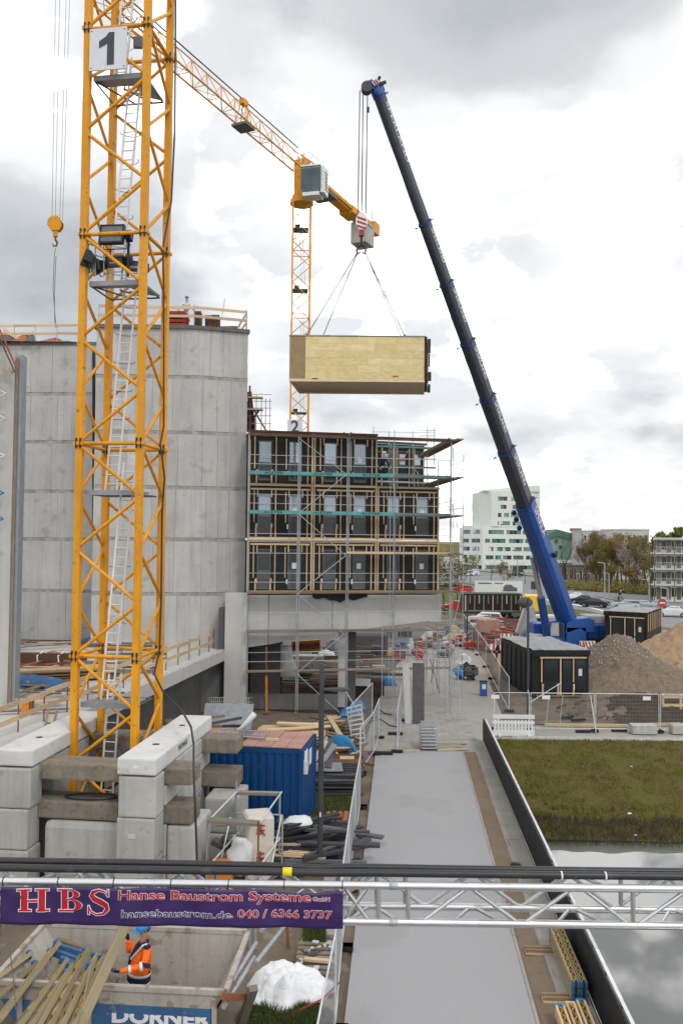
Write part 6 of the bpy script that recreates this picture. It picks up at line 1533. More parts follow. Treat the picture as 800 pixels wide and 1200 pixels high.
# helmet: dome plus peak
hu = (fu * .9 + V((0, 0, .25))).normalized(); hf = (facev - hu * facev.dot(hu)).normalized(); hs = hf.cross(hu)
b = MB(); rings = []
for k in range(7):
    ph = k / 6 * pi / 2 * .98; rings.append([hc_ + hu * (.035 + .125 * sin(ph)) + hf * (.138 * cos(ph) ** .9 * cos(t) + .01) + hs * (.118 * cos(ph) ** .9 * sin(t)) for t in [j * 2 * pi / 18 for j in range(18)]])
b.loft(rings); hel = b.build('helmet', 'helmet_blue', WK, smooth=True)
b = MB(); rim_ = [hc_ + hu * .033 + hf * (.15 * cos(t) + .012 + (.05 if cos(t) > 0 else 0) * cos(t)) + hs * (.13 * sin(t)) for t in [j * 2 * pi / 18 for j in range(18)]]; b.prism(rim_, hu * .008); b.build('brim', 'helmet_blue', hel)
b = MB(); b.path([hc_ + hu * (.035 + .129 * sin(a)) + hf * (.142 * cos(a) + .01) for a in [radians(20 + 14 * k) for k in range(11)]], .009, 5); b.build('ridge', 'helmet_blue', hel, smooth=True)
hand(WK, wrN, V((-1, .1, -.05)), V((.1, .5, .9)), s=1.15, curl=1.0); hand(WK, wrF, V((-.25, -.1, 1)), V((-.3, -1, 0)), s=1.1, curl=1.1)
# simpler figures further off share one builder
def figure(P0, label, coat, tr_m, helm, facing_=0.0, arms=((-.25, -.15, 1.0), (.25, -.15, 1.0)), sc=1.0, bend=0.0, crouch=0.0):
    t = thing('person', label, 'person', P0)
    R = Matrix.Rotation(facing_, 3, 'Z'); W = lambda x, y, z: V(P0) + R @ (V((x, y, z)) * sc)
    hz = .93 - crouch
    hip = W(0, 0, hz); ch_ = W(0, -bend * .5, hz + .34); nk = W(0, -bend, hz + .55); hd_ = W(0, -bend * 1.15 - .02, hz + .72)
    sh = [W(-.17, -bend * .9, hz + .49), W(.17, -bend * .9, hz + .49)]; wr_ = [W(*arms[0]), W(*arms[1])]
    el = [(sh[k] + wr_[k]) / 2 + R @ V(((-.08, .08)[k], .05, -.04)) for k in range(2)]
    kn = [W(-.10, -.05 - crouch * .5, hz * .52), W(.10, -.03 - crouch * .5, hz * .52)]; ft = [W(-.11, 0, .07), W(.12, .03, .07)]
    J = [(hip, .09), (ch_, .10), (nk, .055), (hd_, .075), (hd_ + V((0, 0, .09)), .075), (sh[0], .045), (el[0], .038), (wr_[0], .03), (sh[1], .045), (el[1], .038), (wr_[1], .03), (kn[0], .055), (ft[0], .04), (kn[1], .055), (ft[1], .04)]
    skinmesh('body', 'skin', t, J, [(0, 1), (1, 2), (2, 3), (3, 4), (1, 5), (5, 6), (6, 7), (1, 8), (8, 9), (9, 10), (0, 11), (11, 12), (0, 13), (13, 14)], 1)
    skinmesh('jacket', coat, t, [(hip, (.17, .13)), (ch_, (.18, .14)), (nk - V((0, 0, .05)), .09), (sh[0], .075), (el[0], .06), (wr_[0], .045), (sh[1], .075), (el[1], .06), (wr_[1], .045)], [(0, 1), (1, 2), (1, 3), (3, 4), (4, 5), (1, 6), (6, 7), (7, 8)], 1, 1)
    skinmesh('trousers', tr_m, t, [(hip - V((0, 0, .04)), (.14, .12)), (kn[0], .08), (ft[0], .065), (kn[1], .08), (ft[1], .065)], [(0, 1), (1, 2), (0, 3), (3, 4)], 1)
    b = MB(); b.loft([[hd_ + V((.125 * cos(ph) * cos(a), .14 * cos(ph) * sin(a), .09 + .11 * sin(ph))) for a in [j * 2 * pi / 12 for j in range(12)]] for ph in (-.15, .3, .7, 1.1, 1.5)]); b.build('helmet', helm, t, smooth=True)
    for k in range(2): hand(t, wr_[k], R @ V((0, -.4, -.9)), R @ V((0, -1, .3)), 'skin', .95)
    return t
p = at(217, 377, 50.6); figure(V((p.x, 50.9, topr + .2)), 'worker with teal helmet bending behind the railing on the high roof', 'reflective', 'red_paint', 'teal', .3, ((-.5, -.35, .95), (.4, -.5, .9)), bend=.18)
p = at(448, 560, 52.0); figure(sp(448, lv[5] + .06) - mn * .35, 'worker in dark clothes with white helmet crouching on the teal scaffold deck', 'navy', 'navy', 'white_plastic', .4, ((-.3, -.4, .5), (.25, -.45, .5)), bend=.25, crouch=.35)
p = gp(581, 776); figure(p, 'person in dark blue work clothes standing by the red machine parts', 'navy', 'navy', 'helmet_blue', 1.2, ((-.25, -.3, .8), (.25, -.3, .8)), bend=.15)
# ================================================================ MOBILE MESH FENCES
WIRE = {}
def wire_mesh(L_, H_, m_='galv', gap=.075, hg=.2):
    k = (round(L_, 2), H_, m_)
    if k in WIRE: return WIRE[k]
    b = MB(); n = int(L_ / gap)
    for i in range(1, n): x = i * L_ / n; b.tube((x, 0, .18), (x, 0, H_ - .03), .0022, 3, cap=False)
    for j in range(1, int(H_ / hg)): z = .1 + j * hg; b.tube((.02, 0, z), (L_ - .02, 0, z), .0022, 3, cap=False)
    me = bpy.data.meshes.new('wire_mesh'); me.from_pydata(b.v, [], b.f); me.materials.append(MT[m_]); WIRE[k] = me; return me
def panel(a, c, label, H_=2.0, grp='mesh fence panels along the path', feet=(True, True), sheet_=None, tilt=0.0, zoff=0.0):
    a = V((a[0], a[1], zoff)); c = V((c[0], c[1], zoff)); d = c - a; L_ = d.length; yaw = math.atan2(d.y, d.x)
    t = thing('mesh_fence', label, 'mesh fence', a, grp)
    M = Matrix.Translation(a) @ Matrix.Rotation(yaw, 4, 'Z') @ Matrix.Rotation(tilt, 4, 'X')
    Q = lambda x, y, z: M @ V((x, y, z))
    bar('tube', Q(.02, 0, .03), Q(.02, 0, H_ + .02), .021, 'white_metal', t, n=8); bar('tube', Q(L_ - .02, 0, .03), Q(L_ - .02, 0, H_ + .02), .021, 'white_metal', t, n=8)
    bar('tube', Q(.02, 0, H_), Q(L_ - .02, 0, H_), .02, 'white_metal', t, n=8); bar('tube', Q(.02, 0, .15), Q(L_ - .02, 0, .15), .02, 'white_metal', t, n=8)
    o = bpy.data.objects.new('wire_mesh', wire_mesh(L_, H_, 'grey_metal' if 'paved way' in label else 'galv')); COL.objects.link(o); o.parent = t; ORG[o.name] = a
    o.matrix_local = Matrix.Rotation(yaw, 4, 'Z') @ Matrix.Rotation(tilt, 4, 'X'); o['kind'] = 'stuff'
    for f, s in zip(feet, (0, 1)):
        if f: p = a.lerp(c, s); slab('foot', (p.x, p.y, zoff + .07), (.22, .55, .11), 'black_rubber', t, rz=yaw)
    if sheet_:
        b = MB(); b.grid(12, 6, lambda u, v: Q(L_ * (.02 + .96 * u), -.012 + .02 * noise.noise(V((u * 4, v * 3, a.x))), .12 + (H_ - .15) * v)); b.build('sheet', sheet_, t, smooth=True)
    return t
FP = [(-1.05, 7.2), (-.68, 10.7), (-.33, 14.1), (-.03, 17.7), (.12, 21.2), (.31, 24.7), (.55, 28.6), (.80, 32.2), (.90, 36.8), (1.62, 40.2), (2.0, 43.5)]
fo = ['nearest below the picture edge', 'second, mostly below the picture', 'at the lower picture edge beside the white sheet', 'under the end of the banner', 'just behind the truss', 'beside the dark lamp post foot', 'beside the orange clay pipes', 'beside the black panel pile', 'beside the blue tarpaulin', 'farthest, by the steel trestle']
for k in range(len(FP) - 1):
    panel(FP[k], FP[k + 1], 'mesh fence panel on the path edge, ' + fo[k])
panel((gp(465, 882).x, gp(465, 882).y), (gp(470, 845).x, gp(470, 845).y), 'single mesh fence panel turned edge on near the steel trestle', grp=None)
panel((gp(411, 875).x, gp(411, 875).y), (gp(436, 842).x, gp(436, 842).y), 'mesh fence panel standing behind the blue tarpaulin', grp=None)
b_ = slab('rubber_foot', gp(463, 861) + V((0, 0, .06)), (.75, .28, .12), 'black_rubber'); tag(b_, 'black rubber fence foot lying on the paving before the concrete post', 'fence foot')
b_ = slab('rubber_foot', gp(449, 884) + V((0, 0, .06)), (.85, .3, .12), 'black_rubber'); tag(b_, 'dark rubber fence foot at the top left corner of the asphalt', 'fence foot')
# row behind the canal bank
YF = 45.6
xs = [gp(575, 852).x + .0, at(621, 850, YF).x, at(697, 850, YF).x, at(773, 850, YF).x, at(850, 850, YF).x]
fl_ = ['left of the white barrier', 'in front of the black module', 'in front of the gravel heap', 'behind the concrete block at the right edge']
for k in range(4):
    t = panel((xs[k], YF), (xs[k + 1] - .05, YF), 'mesh fence panel above the grass bank, ' + fl_[k], grp='mesh fence panels above the grass bank')
    if k < 3: slab('paper_sign', ((xs[k] + xs[k + 1]) / 2 - (.9 if k != 2 else -1.0), YF - .03, 1.78), (.42, .01, .2), 'print_white', t)
for px in (639, 655, 698):
    p = at(px, 850, YF + .7 if px != 698 else YF - .5); tag(bar('fence_brace', V((p.x, p.y, 0)), V((p.x - (.15 if px == 698 else 0), YF, 1.9)), .022, 'white_metal'), {639: 'thin pale brace pole left of the module door', 655: 'thin pale brace pole under the module centre', 698: 'slanting pale brace pole beside the module corner'}[px], 'pole')
tag(bar('fence_brace', at(621, 823, YF), at(657, 800, YF + 5), .022, 'white_metal'), 'slanting pale tube running back from the fence to the module', 'pole')
# fence curving back along the paved way
CF = [(596, 834), (584, 812), (576, 796), (569, 782), (560, 768), (553, 757), (547, 749), (543, 742)]
for k in range(len(CF) - 1):
    a = gp(*CF[k]); c = gp(*CF[k + 1]); panel((a.x, a.y), (c.x, c.y), 'mesh fence panel along the paved way, number %s from the front' % ('one', 'two', 'three', 'four', 'five', 'six', 'seven')[k], grp='mesh fence panels along the paved way')
# white plastic barrier
p = gp(577, 862); L_ = 2.15
t = thing('plastic_barrier', 'white plastic road barrier with slots at the end of the parapet fence', 'barrier', p)
for z, h in ((.98, .2), (.68, .12), (.15, .3)): slab('rail', p + V((L_ / 2, 0, z)), (L_, .07, h), 'white_plastic', t)
for k in range(12): slab('slat', p + V((.12 + k * (L_ - .24) / 11, 0, .5)), (.09, .05, .6), 'white_plastic', t)
for s in (.15, .85): slab('foot', p + V((L_ * s, 0, .04)), (.12, .6, .08), 'white_plastic', t)
for x0, x1, lb in ((741, 770, 'grey concrete block on the edge above the grass bank'), (788, 830, 'grey concrete block at the right picture edge above the grass')):
    p = gp(x0, 861); q = gp(x1, 861); box_thing('concrete_block', lb, 'concrete block', ((p.x + q.x) / 2, p.y + .35, 0), (q.x - p.x, .6, .48), 'concrete_block', bevel=.03)
for a, c, lb in (((640, 853), (738, 854), 'long yellow timber beam lying along the fence'), ((742, 853), (800, 852), 'yellow timber beam behind the concrete block'), ):
    tag(plank('timber_beam', gp(*a) + V((0, .4, .08)), gp(*c) + V((0, .4, .08)), .16, .14, 'wood_new'), lb, 'beam')
for k, (px, py) in enumerate(((683, 858), (725, 857), (665, 842), (678, 845))):
    p = gp(px, py); tag(plank('rubber_foot', p - V((.4, 0, -.05)), p + V((.4, 0 if k < 2 else .25, .06)), .2, .1, 'black_rubber'), ('black rubber foot under the fence beside the yellow beam', 'black rubber foot between the concrete blocks', 'dark bar lying in front of the module, left', 'dark bar lying in front of the module, right')[k], 'fence foot')
b = MB(); p = gp(637, 850); b.path([p + V((-1.2, .6, .03)), p + V((-.5, .1, .03)), p + V((.4, -.1, .03)), p + V((1.2, .1, .03)), p + V((2.2, -.1, .03))], .025, 6); tag(b.build('hose', 'black_rubber'), 'black hose on the ground between the barrier and the fence', 'hose')
# cobbled strip
ck = thing('cobble_strip', 'rows of grey cobbles along the top of the grass bank', 'paving', (12, 44, 0))
for r in range(3):
    for k in range(60):
        slab('cobble', (8.9 + k * .17 + (r % 2) * .08, 43.85 + r * .17, rr(-.01, .012)), (.155, .155, .06), 'concrete_block', ck, rz=rr(-.05, .05))
# timber rails at right edge
t = thing('timber_frame_rail', 'yellow timber rail frame behind the fence at the right edge', 'rail', at(775, 840, 47))
for px in (776, 797, 818): p = gp(px, 841); slab('post', (p.x, p.y, .65), (.12, .12, 1.3), 'wood_new', t)
for z in (1.2, .72, .25): q0 = gp(776, 841); q1 = gp(822, 841); plank('rail_board', V((q0.x, q0.y - .08, z)), V((q1.x, q1.y - .08, z)), .05, .17, 'wood_new', t)

# ================================================================ LAMP POST
Lp = gp(374.5, 1020); L2 = at(378, 778, Lp.y)
t = thing('street_lamp', 'tall dark grey street lamp post with a flat arm in front of the blue container', 'street lamp', Lp)
bar('post', Lp, V((Lp.x, Lp.y, 5.2)), .085, 'lamp_grey', t, n=14); bar('post_top', V((Lp.x, Lp.y, 5.2)), V((Lp.x, Lp.y, at(378, 778, Lp.y).z)), .075, 'lamp_grey', t, n=14)
zl = at(395, 808, Lp.y).z; b = MB(); b.loft([[V((Lp.x + x, Lp.y + y * w_, zl + z * h_)) for y, z in ((-1, -1), (1, -1), (1, 1), (-1, 1))] for x, w_, h_ in ((.05, .08, .03), (.35, .14, .04), (.70, .14, .05), (.82, .11, .03))]); b.build('luminaire', 'lamp_grey', t, bevel=.008)
b = MB(); b.b2((Lp.x + .38, Lp.y - .1, zl - .052), (Lp.x + .72, Lp.y + .1, zl - .046)); b.build('lens', 'lamp_lens', t)
slab('sticker', (Lp.x, Lp.y - .088, 1.7), (.05, .005, .14), 'sign_white', t)
for (px, y1, y0, lb) in ((618, 838, 702, 'thin dark lamp post in front of the left black module'), (547, 760, 700, 'thin dark post near the red machine parts')):
    p = gp(px, y1); q = at(px, y0, p.y); t = thing('street_lamp', lb, 'street lamp', p); bar('post', p, V((p.x, p.y, q.z)), .07, 'lamp_grey', t, n=10); bar('cap', V((p.x, p.y, q.z)), V((p.x, p.y, q.z + .1)), .045, 'lamp_grey', t); slab('sticker', (p.x, p.y - .075, 1.4), (.05, .01, .15), 'sign_white', t)

# ================================================================ CLUTTER LEFT OF THE PATH
b = MB(); b.grid(60, 90, lambda u, v: (-9 + (8.9 + .0) * u + .08 * (8 + 36 * v) * 0 + u * (PL(8 + 33 * v) - .1 + .1), 8 + 33 * v, -.03 + .11 * noise.noise(V((u * 9, v * 30, 1))) * sin(pi * min(1, u * 1.0)) + .04 * noise.noise(V((u * 40, v * 120, 5)))))
struct('verge_soil', b, 'soil', smooth=True)
def grass_patch(label, cx, cy, rx, ry, n, h=.16, m_='grass_lush', z=0.02):
    b = MB()
    for k in range(n):
        a = rr(0, 6.3); r = sqrt(random.random()); x = cx + rx * r * cos(a); y = cy + ry * r * sin(a); hh = rr(.4, 1) * h; t_ = rr(0, 6.3); wd = rr(.006, .014)
        o = len(b.v); b.v += [V((x - wd * cos(t_), y - wd * sin(t_), z)), V((x + wd * cos(t_), y + wd * sin(t_), z)), V((x + rr(-.07, .07), y + rr(-.07, .07), z + hh))]; b.f.append((o, o + 1, o + 2)); b.mi.append(0)
    return tag(kind(b.build('grass_tuft', m_), 'stuff'), label, 'grass')
p = gp(335, 1195); grass_patch('bright green grass in front of the white sheet', p.x, p.y, 1.0, .6, 5000)
p = gp(368, 1098); grass_patch('green grass strip between the plank and the kerb slabs', p.x, p.y, .28, 1.3, 5000)
p = gp(395, 950); grass_patch('grass round the orange clay pipes', p.x - .3, p.y, .9, 3.0, 8000, .14)
p = gp(600, 1018); grass_patch('small tuft of grass on the dirt strip behind the truss', p.x + .1, p.y, .16, .22, 500, .18)
p = gp(425, 700 + 170); grass_patch('weeds by the paving near the column', p.x - 1.2, p.y + 2, .8, 1.5, 1500, .15)
# kerb slabs on the verge
for k in range(4):
    p = gp(388, 1190 - k * 52); q = slab('kerb_slab', p + V((-.05, 0, .01)), (.35, 1.1, .08), 'pavement', None, rz=-.05); tag(q, 'grey kerb slab beside the fence, %s' % ('nearest', 'second', 'third', 'farthest')[k], 'kerb slab', 'kerb slabs beside the fence')
# white sheet over a bag
c = gp(333, 1172)
def sheetp(u, v):
    a = 2 * pi * u; r = v; prof_ = (1.0 - v ** 3.4) * (.82 + .18 * cos(2 * a + 2) * v)
    rx = 1.0 + .10 * sin(3 * a + 1) + .08 * sin(7 * a); qx, qy = cos(a) * r, sin(a) * r; v1 = noise.voronoi(V((qx * 1.6 + 3, qy * 1.6, 5)))[0]; v2 = noise.voronoi(V((qx * 3.3, qy * 3.3 + 7, 5)))[0]; fold = .20 * (v1[1] - v1[0]) + .09 * (v2[1] - v2[0]) - .10
    x = c.x + .05 + (.90 * rx) * r * cos(a) + (.35 * max(0, v - .75) * 4 * .25 if cos(a) > .8 else 0); y = c.y + .35 + (.78 * rx) * r * sin(a); z = .03 + .58 * prof_ * (1 + .2 * sin(a + .5) * v) + fold * min(1, (1 - v) * 5) * 1.1
    return (x, y, max(z, .015))
b = MB(); b.grid(90, 40, sheetp)
tag(b.build('white_sheet', 'white_cloth'), 'crumpled white sheet draped over a heap beside the skip', 'sheet')
b = MB(); q = gp(378, 1182); b.path([q + V((.35, .5, .3)), q + V((0, .1, .15)), q + V((-.5, -.2, .06)), q + V((-.8, -.5, .05)), q + V((-.3, -.7, .04)), q + V((-.9, -.9, .04))], .022, 6); tag(b.build('red_hose', 'red_paint'), 'red orange hose curling from under the white sheet', 'hose')
tag(plank('stake', gp(277, 1216), at(297, 1158, 16.3), .16, .12, 'wood_grey'), 'thick weathered post leaning in front of the white sheet', 'post')
tag(plank('rail', at(262, 1168, 16), at(292, 1168, 16.6), .08, .12, 'rust'), 'rusty brown rail between the skip and the white sheet', 'rail')
# rubble between skip and sheet
for k in range(60):
    px, py = rr(250, 300), rr(1100, 1200)
    p = gp(px, py); 
    if p.x < fr.x + .3: continue
    tag(slab('stone', p + V((0, 0, .03)), (rr(.04, .12), rr(.04, .12), rr(.03, .09)), random.choice(('stone_dark', 'concrete_block', 'soil')), rz=rr(0, 3)), 'small stone in the dirt between the skip and the white sheet', 'stone', 'stones in the dirt beside the skip')
# dark steel rails beside the skip
for k, (a, c_) in enumerate((((272, 1150, 16.9, .9), (300, 1105, 18.4, .9)), ((262, 1180, 16.0, .5), (298, 1122, 18, .5)), ((300, 1128, 17.6, .05), (345, 1070, 20, .05)), ((306, 1090, 18.4, .3), (330, 1070, 19.5, .3)))):
    tag(bar('steel_tube', at(a[0], a[1], a[2]), at(c_[0], c_[1], c_[2]), .05, 'galv'), 'grey steel tube leaning beside the right end of the skip, %s' % ('upper', 'lower', 'long slanting', 'short')[k], 'tube')
for x in (293, 299): tag(bar('steel_post', gp(x, 1112), at(x, 1078, gp(x, 1112).y), .045, 'galv'), 'upright grey steel post behind the skip corner, %s' % ('left' if x == 293 else 'right'), 'post')
# old pallet with plaster boards right of the sheet
p = gp(372, 1128)
t = thing('old_pallet', 'grey weathered pallet loaded with broken boards right of the white sheet', 'pallet', p)
for k in range(7): plank('slat', p + V((-.5, -.7 + k * .23, .13)), p + V((.55, -.75 + k * .23, .13)), .14, .03, 'wood_grey', t)
for k in range(3): slab('bearer', p + V((-.4 + k * .42, 0, .06)), (.1, 1.5, .1), 'wood_old', t)
for k in range(18): slab('fragment', p + V((rr(-.4, .45), rr(-.6, .7), .17)), (rr(.05, .22), rr(.05, .18), .03), random.choice(('concrete_block', 'white_warm', 'stone_dark')), t, rz=rr(0, 3))
plank('batten', p + V((-.3, -.25, .2)), p + V((.5, -.38, .2)), .12, .06, 'wood_new', t)
tag(plank('loose_beam', gp(352, 1112), gp(366, 1078), .1, .1, 'wood_new'), 'pale beam lying diagonally below the phone number of the banner', 'beam')
tag(bar('stake', gp(338, 1110), at(336, 1082, gp(338, 1110).y), .04, 'rust'), 'short rusty stake in the soil under the banner', 'stake')
# clay pipes
cp0 = gp(402, 968)
for k in range(5):
    a = V((cp0.x - .65 + k * .21 + (.0), cp0.y, .12 + .02 * (k % 2)))
    o = MB().tube(a + V((0, -.55, 0)), a + V((.12, .65, .1)), .098, 14).build('clay_pipe', 'clay', None, smooth=False, loc=a); o.name = 'clay_pipe'
    tag(o, 'orange clay pipe leaning by the fence, %s from the left' % ('first', 'second', 'third', 'fourth', 'fifth')[k], 'pipe', 'clay pipes by the fence')
    q = MB(); q.tube(a + V((0, -.552, 0)), a + V((0, -.50, 0)), .07, 12); q.build('bore', 'stone_dark', o)
# dark profiles pile
for k in range(26):
    p = gp(rr(345, 402), rr(975, 1025)); a = rr(-.4, 1.0); d = V((cos(a), sin(a) * .9, rr(-.06, .06))) * rr(.8, 1.5); z = rr(.12, .55)
    tag(plank('dark_profile', p - d + V((0, 0, z)), p + d + V((0, 0, z)), rr(.12, .3), .08, random.choice(('stone_dark', 'grey_metal', 'dark_metal', 'lamp_grey'))), 'dark grey plastic profile in the tangled pile below the container', 'profile', 'dark profiles piled below the container')
b = MB(); p = gp(340, 985); b.ball(p + V((.2, .4, .45)), .42, 12, 7, (1.3, .9, .6)); o = b.build('plastic_bag', 'white_plastic', smooth=True); tag(o, 'crumpled clear grey plastic bag on the dark profiles', 'bag')
for v in o.data.vertices: v.co += V((noise.noise(v.co * 4 + V((3, 0, 0))), noise.noise(v.co * 4), noise.noise(v.co * 4 + V((0, 5, 0))))) * .12
p = gp(340, 1012); t = thing('slatted_pallet', 'pallet of thin pale slats in front of the scaffold frame', 'pallet', p)
for k in range(7): plank('slat', p + V((-.9, -.5 + k * .17, .45 - .0 * k)), p + V((1.1, -.62 + k * .17, .40)), .08, .03, 'wood_new', t)
for k in range(3): plank('bearer', p + V((-.7 + k * .8, -.6, .38)), p + V((-.7 + k * .8, .7, .38)), .08, .08, 'wood_old', t)
# black panels pile and window frames
p = gp(392, 925)
t = thing('black_panel_stack', 'stack of black grey flat panels between the lamp post and the fence', 'panel stack', p)
for k in range(9):
    o = V((rr(-.15, .15), rr(-.15, .15), .06 + k * .085)); slab('panel', p + o, (2.0, 1.5, .05), random.choice(('stone_dark', 'grey_metal', 'lamp_grey')), t, rz=rr(-.06, .1))
slab('top_panel', p + V((-.35, .1, .86)), (1.3, 1.3, .03), 'galv_plate', t, rz=.05)
for k in range(5): slab('groove', p + V((.62, -.5 + k * .25, .84)), (.7, .06, .03), 'black_rubber', t)
for k, (a, c_) in enumerate((((366, 895, 33.5), (382, 868, 33.8)), ((374, 898, 33.2), (392, 872, 33.6)), ((384, 900, 33.0), (388, 866, 34)))):
    tag(plank('window_frame', at(*a), at(*c_), .28, .06, ('white_warm', 'galv_plate', 'stone_dark')[k]), '%s frame leaning behind the lamp post near the container end' % ('white', 'grey', 'dark')[k], 'frame')
# blue tarpaulin roll, crates
p = gp(402, 900) + V((0, 1.5, .5)); 
b = MB(); b.path([p + V((-.75, .35, .25)), p + V((-.35, .3, .33)), p + V((.1, .1, .25)), p + V((.45, -.15, .05)), p + V((.62, -.5, -.25))], [.12, .27, .30, .22, .12], 22); o = b.build('blue_tarpaulin', 'blue_plastic', smooth=True); tag(o, 'bright blue tarpaulin bundle on the crate by the fence', 'tarpaulin')
for v in o.data.vertices: v.co += V((noise.noise(v.co * 3 + V((3, 0, 0))), noise.noise(v.co * 3), noise.noise(v.co * 3 + V((0, 5, 0))))) * .22
b = MB(); b.ball(p + V((-.85, .4, .2)), .26, 8, 6); tag(b.build('grey_bag', 'galv_plate', smooth=True), 'grey bag beside the blue tarpaulin bundle', 'bag')
t = thing('wooden_crate', 'dark open wooden crate below the blue tarpaulin', 'crate', gp(405, 912))
p = gp(405, 912) + V((0, .8, 0))
for q in range(4): slab('side_board', p + V((0, -.5, .12 + q * .17)), (1.5, .04, .15), 'wood_old' if q % 2 else 'stone_dark', t)
for s in (-1, 1): slab('end_board', p + V((.75 * s, 0, .4)), (.04, 1.0, .7), 'stone_dark', t)
slab('paper_sheet', p + V((.05, -.25, .72)), (.62, .5, .02), 'wood_new', t); slab('lid', p + V((0, .0, .68)), (1.45, .95, .03), 'brown_board', t)
# timber stacks behind the container
p = gp(352, 895)
t = thing('board_stack', 'large stack of pale plywood boards behind the blue container', 'board stack', p)
for k in range(13):
    z = .12 + k * .09; o = V((rr(-.12, .12), rr(-.1, .1) + 1.2, z)); slab('board', p + o + V((-.5, 0, 0)), (3.0, 2.2, .05), 'plywood' if k > 8 else 'wood_old', t, rz=rr(-.05, .08)); 
plank('top_plank', p + V((-1.6, .6, 1.36)), p + V((1.3, 1.5, 1.36)), .3, .05, 'wood_new', t); plank('top_plank', p + V((-1.2, 1.9, 1.4)), p + V((1.0, 1.6, 1.4)), .35, .05, 'wood_new', t)
for k in range(40):
    p = gp(rr(378, 412), rr(850, 905)); a = rr(0, 3.1); d = V((cos(a), sin(a), rr(-.1, .1))) * rr(.4, 1.3); z = rr(.08, .7)
    tag(plank('timber_offcut', p - d + V((0, 0, z)), p + d + V((0, 0, z)), rr(.08, .2), .05, random.choice(('wood_new', 'wood_old', 'wood_old', 'brown_board', 'wood_grey'))), 'timber offcut in the loose heap between container and fence', 'offcut', 'timber offcuts between container and fence')
tag(plank('long_beam', gp(385, 855) + V((0, 0, .7)), gp(408, 888) + V((0, 0, .4)), .25, .08, 'wood_new'), 'thick pale plank slanting down from the board stack', 'plank')
# steel mesh cage left
p = gp(262, 872)
t = thing('reinforcement_mats', 'bundle of grey reinforcement mesh behind the container roof', 'mesh bundle', p + V((0, 1, 0)))
for k in range(22): bar('wire', p + V((-1.1 + k * .1, 1.2, .3)), p + V((-1.2 + k * .1, 2.8, 1.75)), .012, 'galv', t, n=4)
for k in range(9): bar('wire', p + V((-1.1, 1.2 + k * .2, .3 + k * .18)), p + V((1.1, 1.2 + k * .2, .3 + k * .18)), .012, 'galv', t, n=4)
b = MB(); b.grid(14, 8, lambda u, v: p + V((-1.3 + 2.5 * u, 1.1 + 1.4 * v, .25 + 1.25 * v + .12 * noise.noise(V((u * 6, v * 4, 2)))))); b.build('plastic_film', 'galv_plate', t, smooth=True)
b = MB(); p = at(298, 850, 34); b.path([p + V((-1.0, .2, -.45)), p + V((-.45, .1, -.1)), p + V((.0, 0, .45))], [.05, .09, .12], 8); tag(b.build('white_pipe', 'white_plastic', smooth=True), 'white curved pipe on the rear edge of the container roof', 'pipe')
for k in range(14):
    p = gp(rr(205, 262), rr(880, 915)); d = V((rr(.6, 1.4), rr(-.5, .8), 0)); z = rr(.3, 1.6)
    tag(plank('dark_beam', p - d + V((0, 3.5, z)), p + d + V((0, 3.5, z)), .12, .12, random.choice(('brown_board', 'stone_dark', 'wood_old'))), 'dark beam in the stack behind the ballast under the deck', 'beam', 'dark beams stacked behind the ballast')
# small scaffold frame with bulk bag
SF = thing('scaffold_frame', 'small weathered steel scaffold frame beside the ballast and the blue container', 'scaffold', gp(280, 1030))
def P3_(px, py, Y): return at(px, py, Y)
pts = {'a': (277, 915, 1010, 26.5), 'b': (328, 928, 1010, 26.3), 'c': (243, 960, 1030, 24.2), 'd': (303, 962, 1030, 24.0), 'e': (331, 955, 1012, 25.5)}
for k, (px, y0, y1, Y) in pts.items():
    p = at(px, y0, Y); bar('standard', V((p.x, Y, 0)), p, .027, random.choice(('galv', 'galv', 'rust')), SF)
for (a, c_) in (((277, 928, 26.5), (330, 929, 26.3)), ((277, 953, 26.5), (329, 955, 26.3)), ((275, 978, 26.4), (327, 982, 26.2))): bar('ledger', at(*a), at(*c_), .026, 'galv', SF)
for (a, c_) in (((277, 928, 26.4), (246, 960, 24.2)), ((330, 928, 26.3), (306, 962, 24)), ((276, 979, 25.6), (244, 1016, 24)), ((328, 982, 25.8), (304, 1016, 24)), ((270, 958, 26), (258, 1014, 25)), ((330, 955, 26), (318, 1014, 25))): bar('diagonal', at(*a), at(*c_), .026, 'white_metal', SF)
plank('deck_board', at(279, 929, 26.45), at(326, 930, 26.3), .25, .07, 'wood_grey', SF); plank('deck_board', at(245, 961, 24.1), at(302, 965, 24.0), .3, .08, 'wood_grey', SF); plank('deck_board', at(254, 966, 24.6), at(298, 963, 24.8), .3, .05, 'wood_grey', SF)
Bg = at(300, 1010, 25.3); 
t = thing('bulk_bag', 'square white bulk bag with red markings inside the scaffold frame', 'bag', (Bg.x, 25.3, 0)); x0, x1 = at(284, 980, 25.1).x, at(317, 980, 25.1).x
b = MB(); b.box(((x0 + x1) / 2, 25.6, .95), (x1 - x0, .9, 1.9), .25); b.build('body', 'bag_cream', t, bevel=.07)
for z in (.75, 1.55):
    c_ = V(((x0 + x1) / 2 + .12, 25.14, z))
    for (a, d) in (((-.1, .12), (.12, .12)), ((0, .18), (-.02, -.15)), ((-.12, 0), (.12, -.02)), ((-.02, -.02), (.13, -.16)), ((.0, .05), (-.13, -.14))):
        plank('red_marking', c_ + V((a[0], 0, a[1])), c_ + V((d[0], 0, d[1])), .03, .045, 'red_paint', t, up=(0, 1, 0))
t = thing('rubble_chute', 'bright orange plastic hopper at the foot of the scaffold frame', 'hopper', gp(262, 1035)); p = at(258, 1018, 24.6)
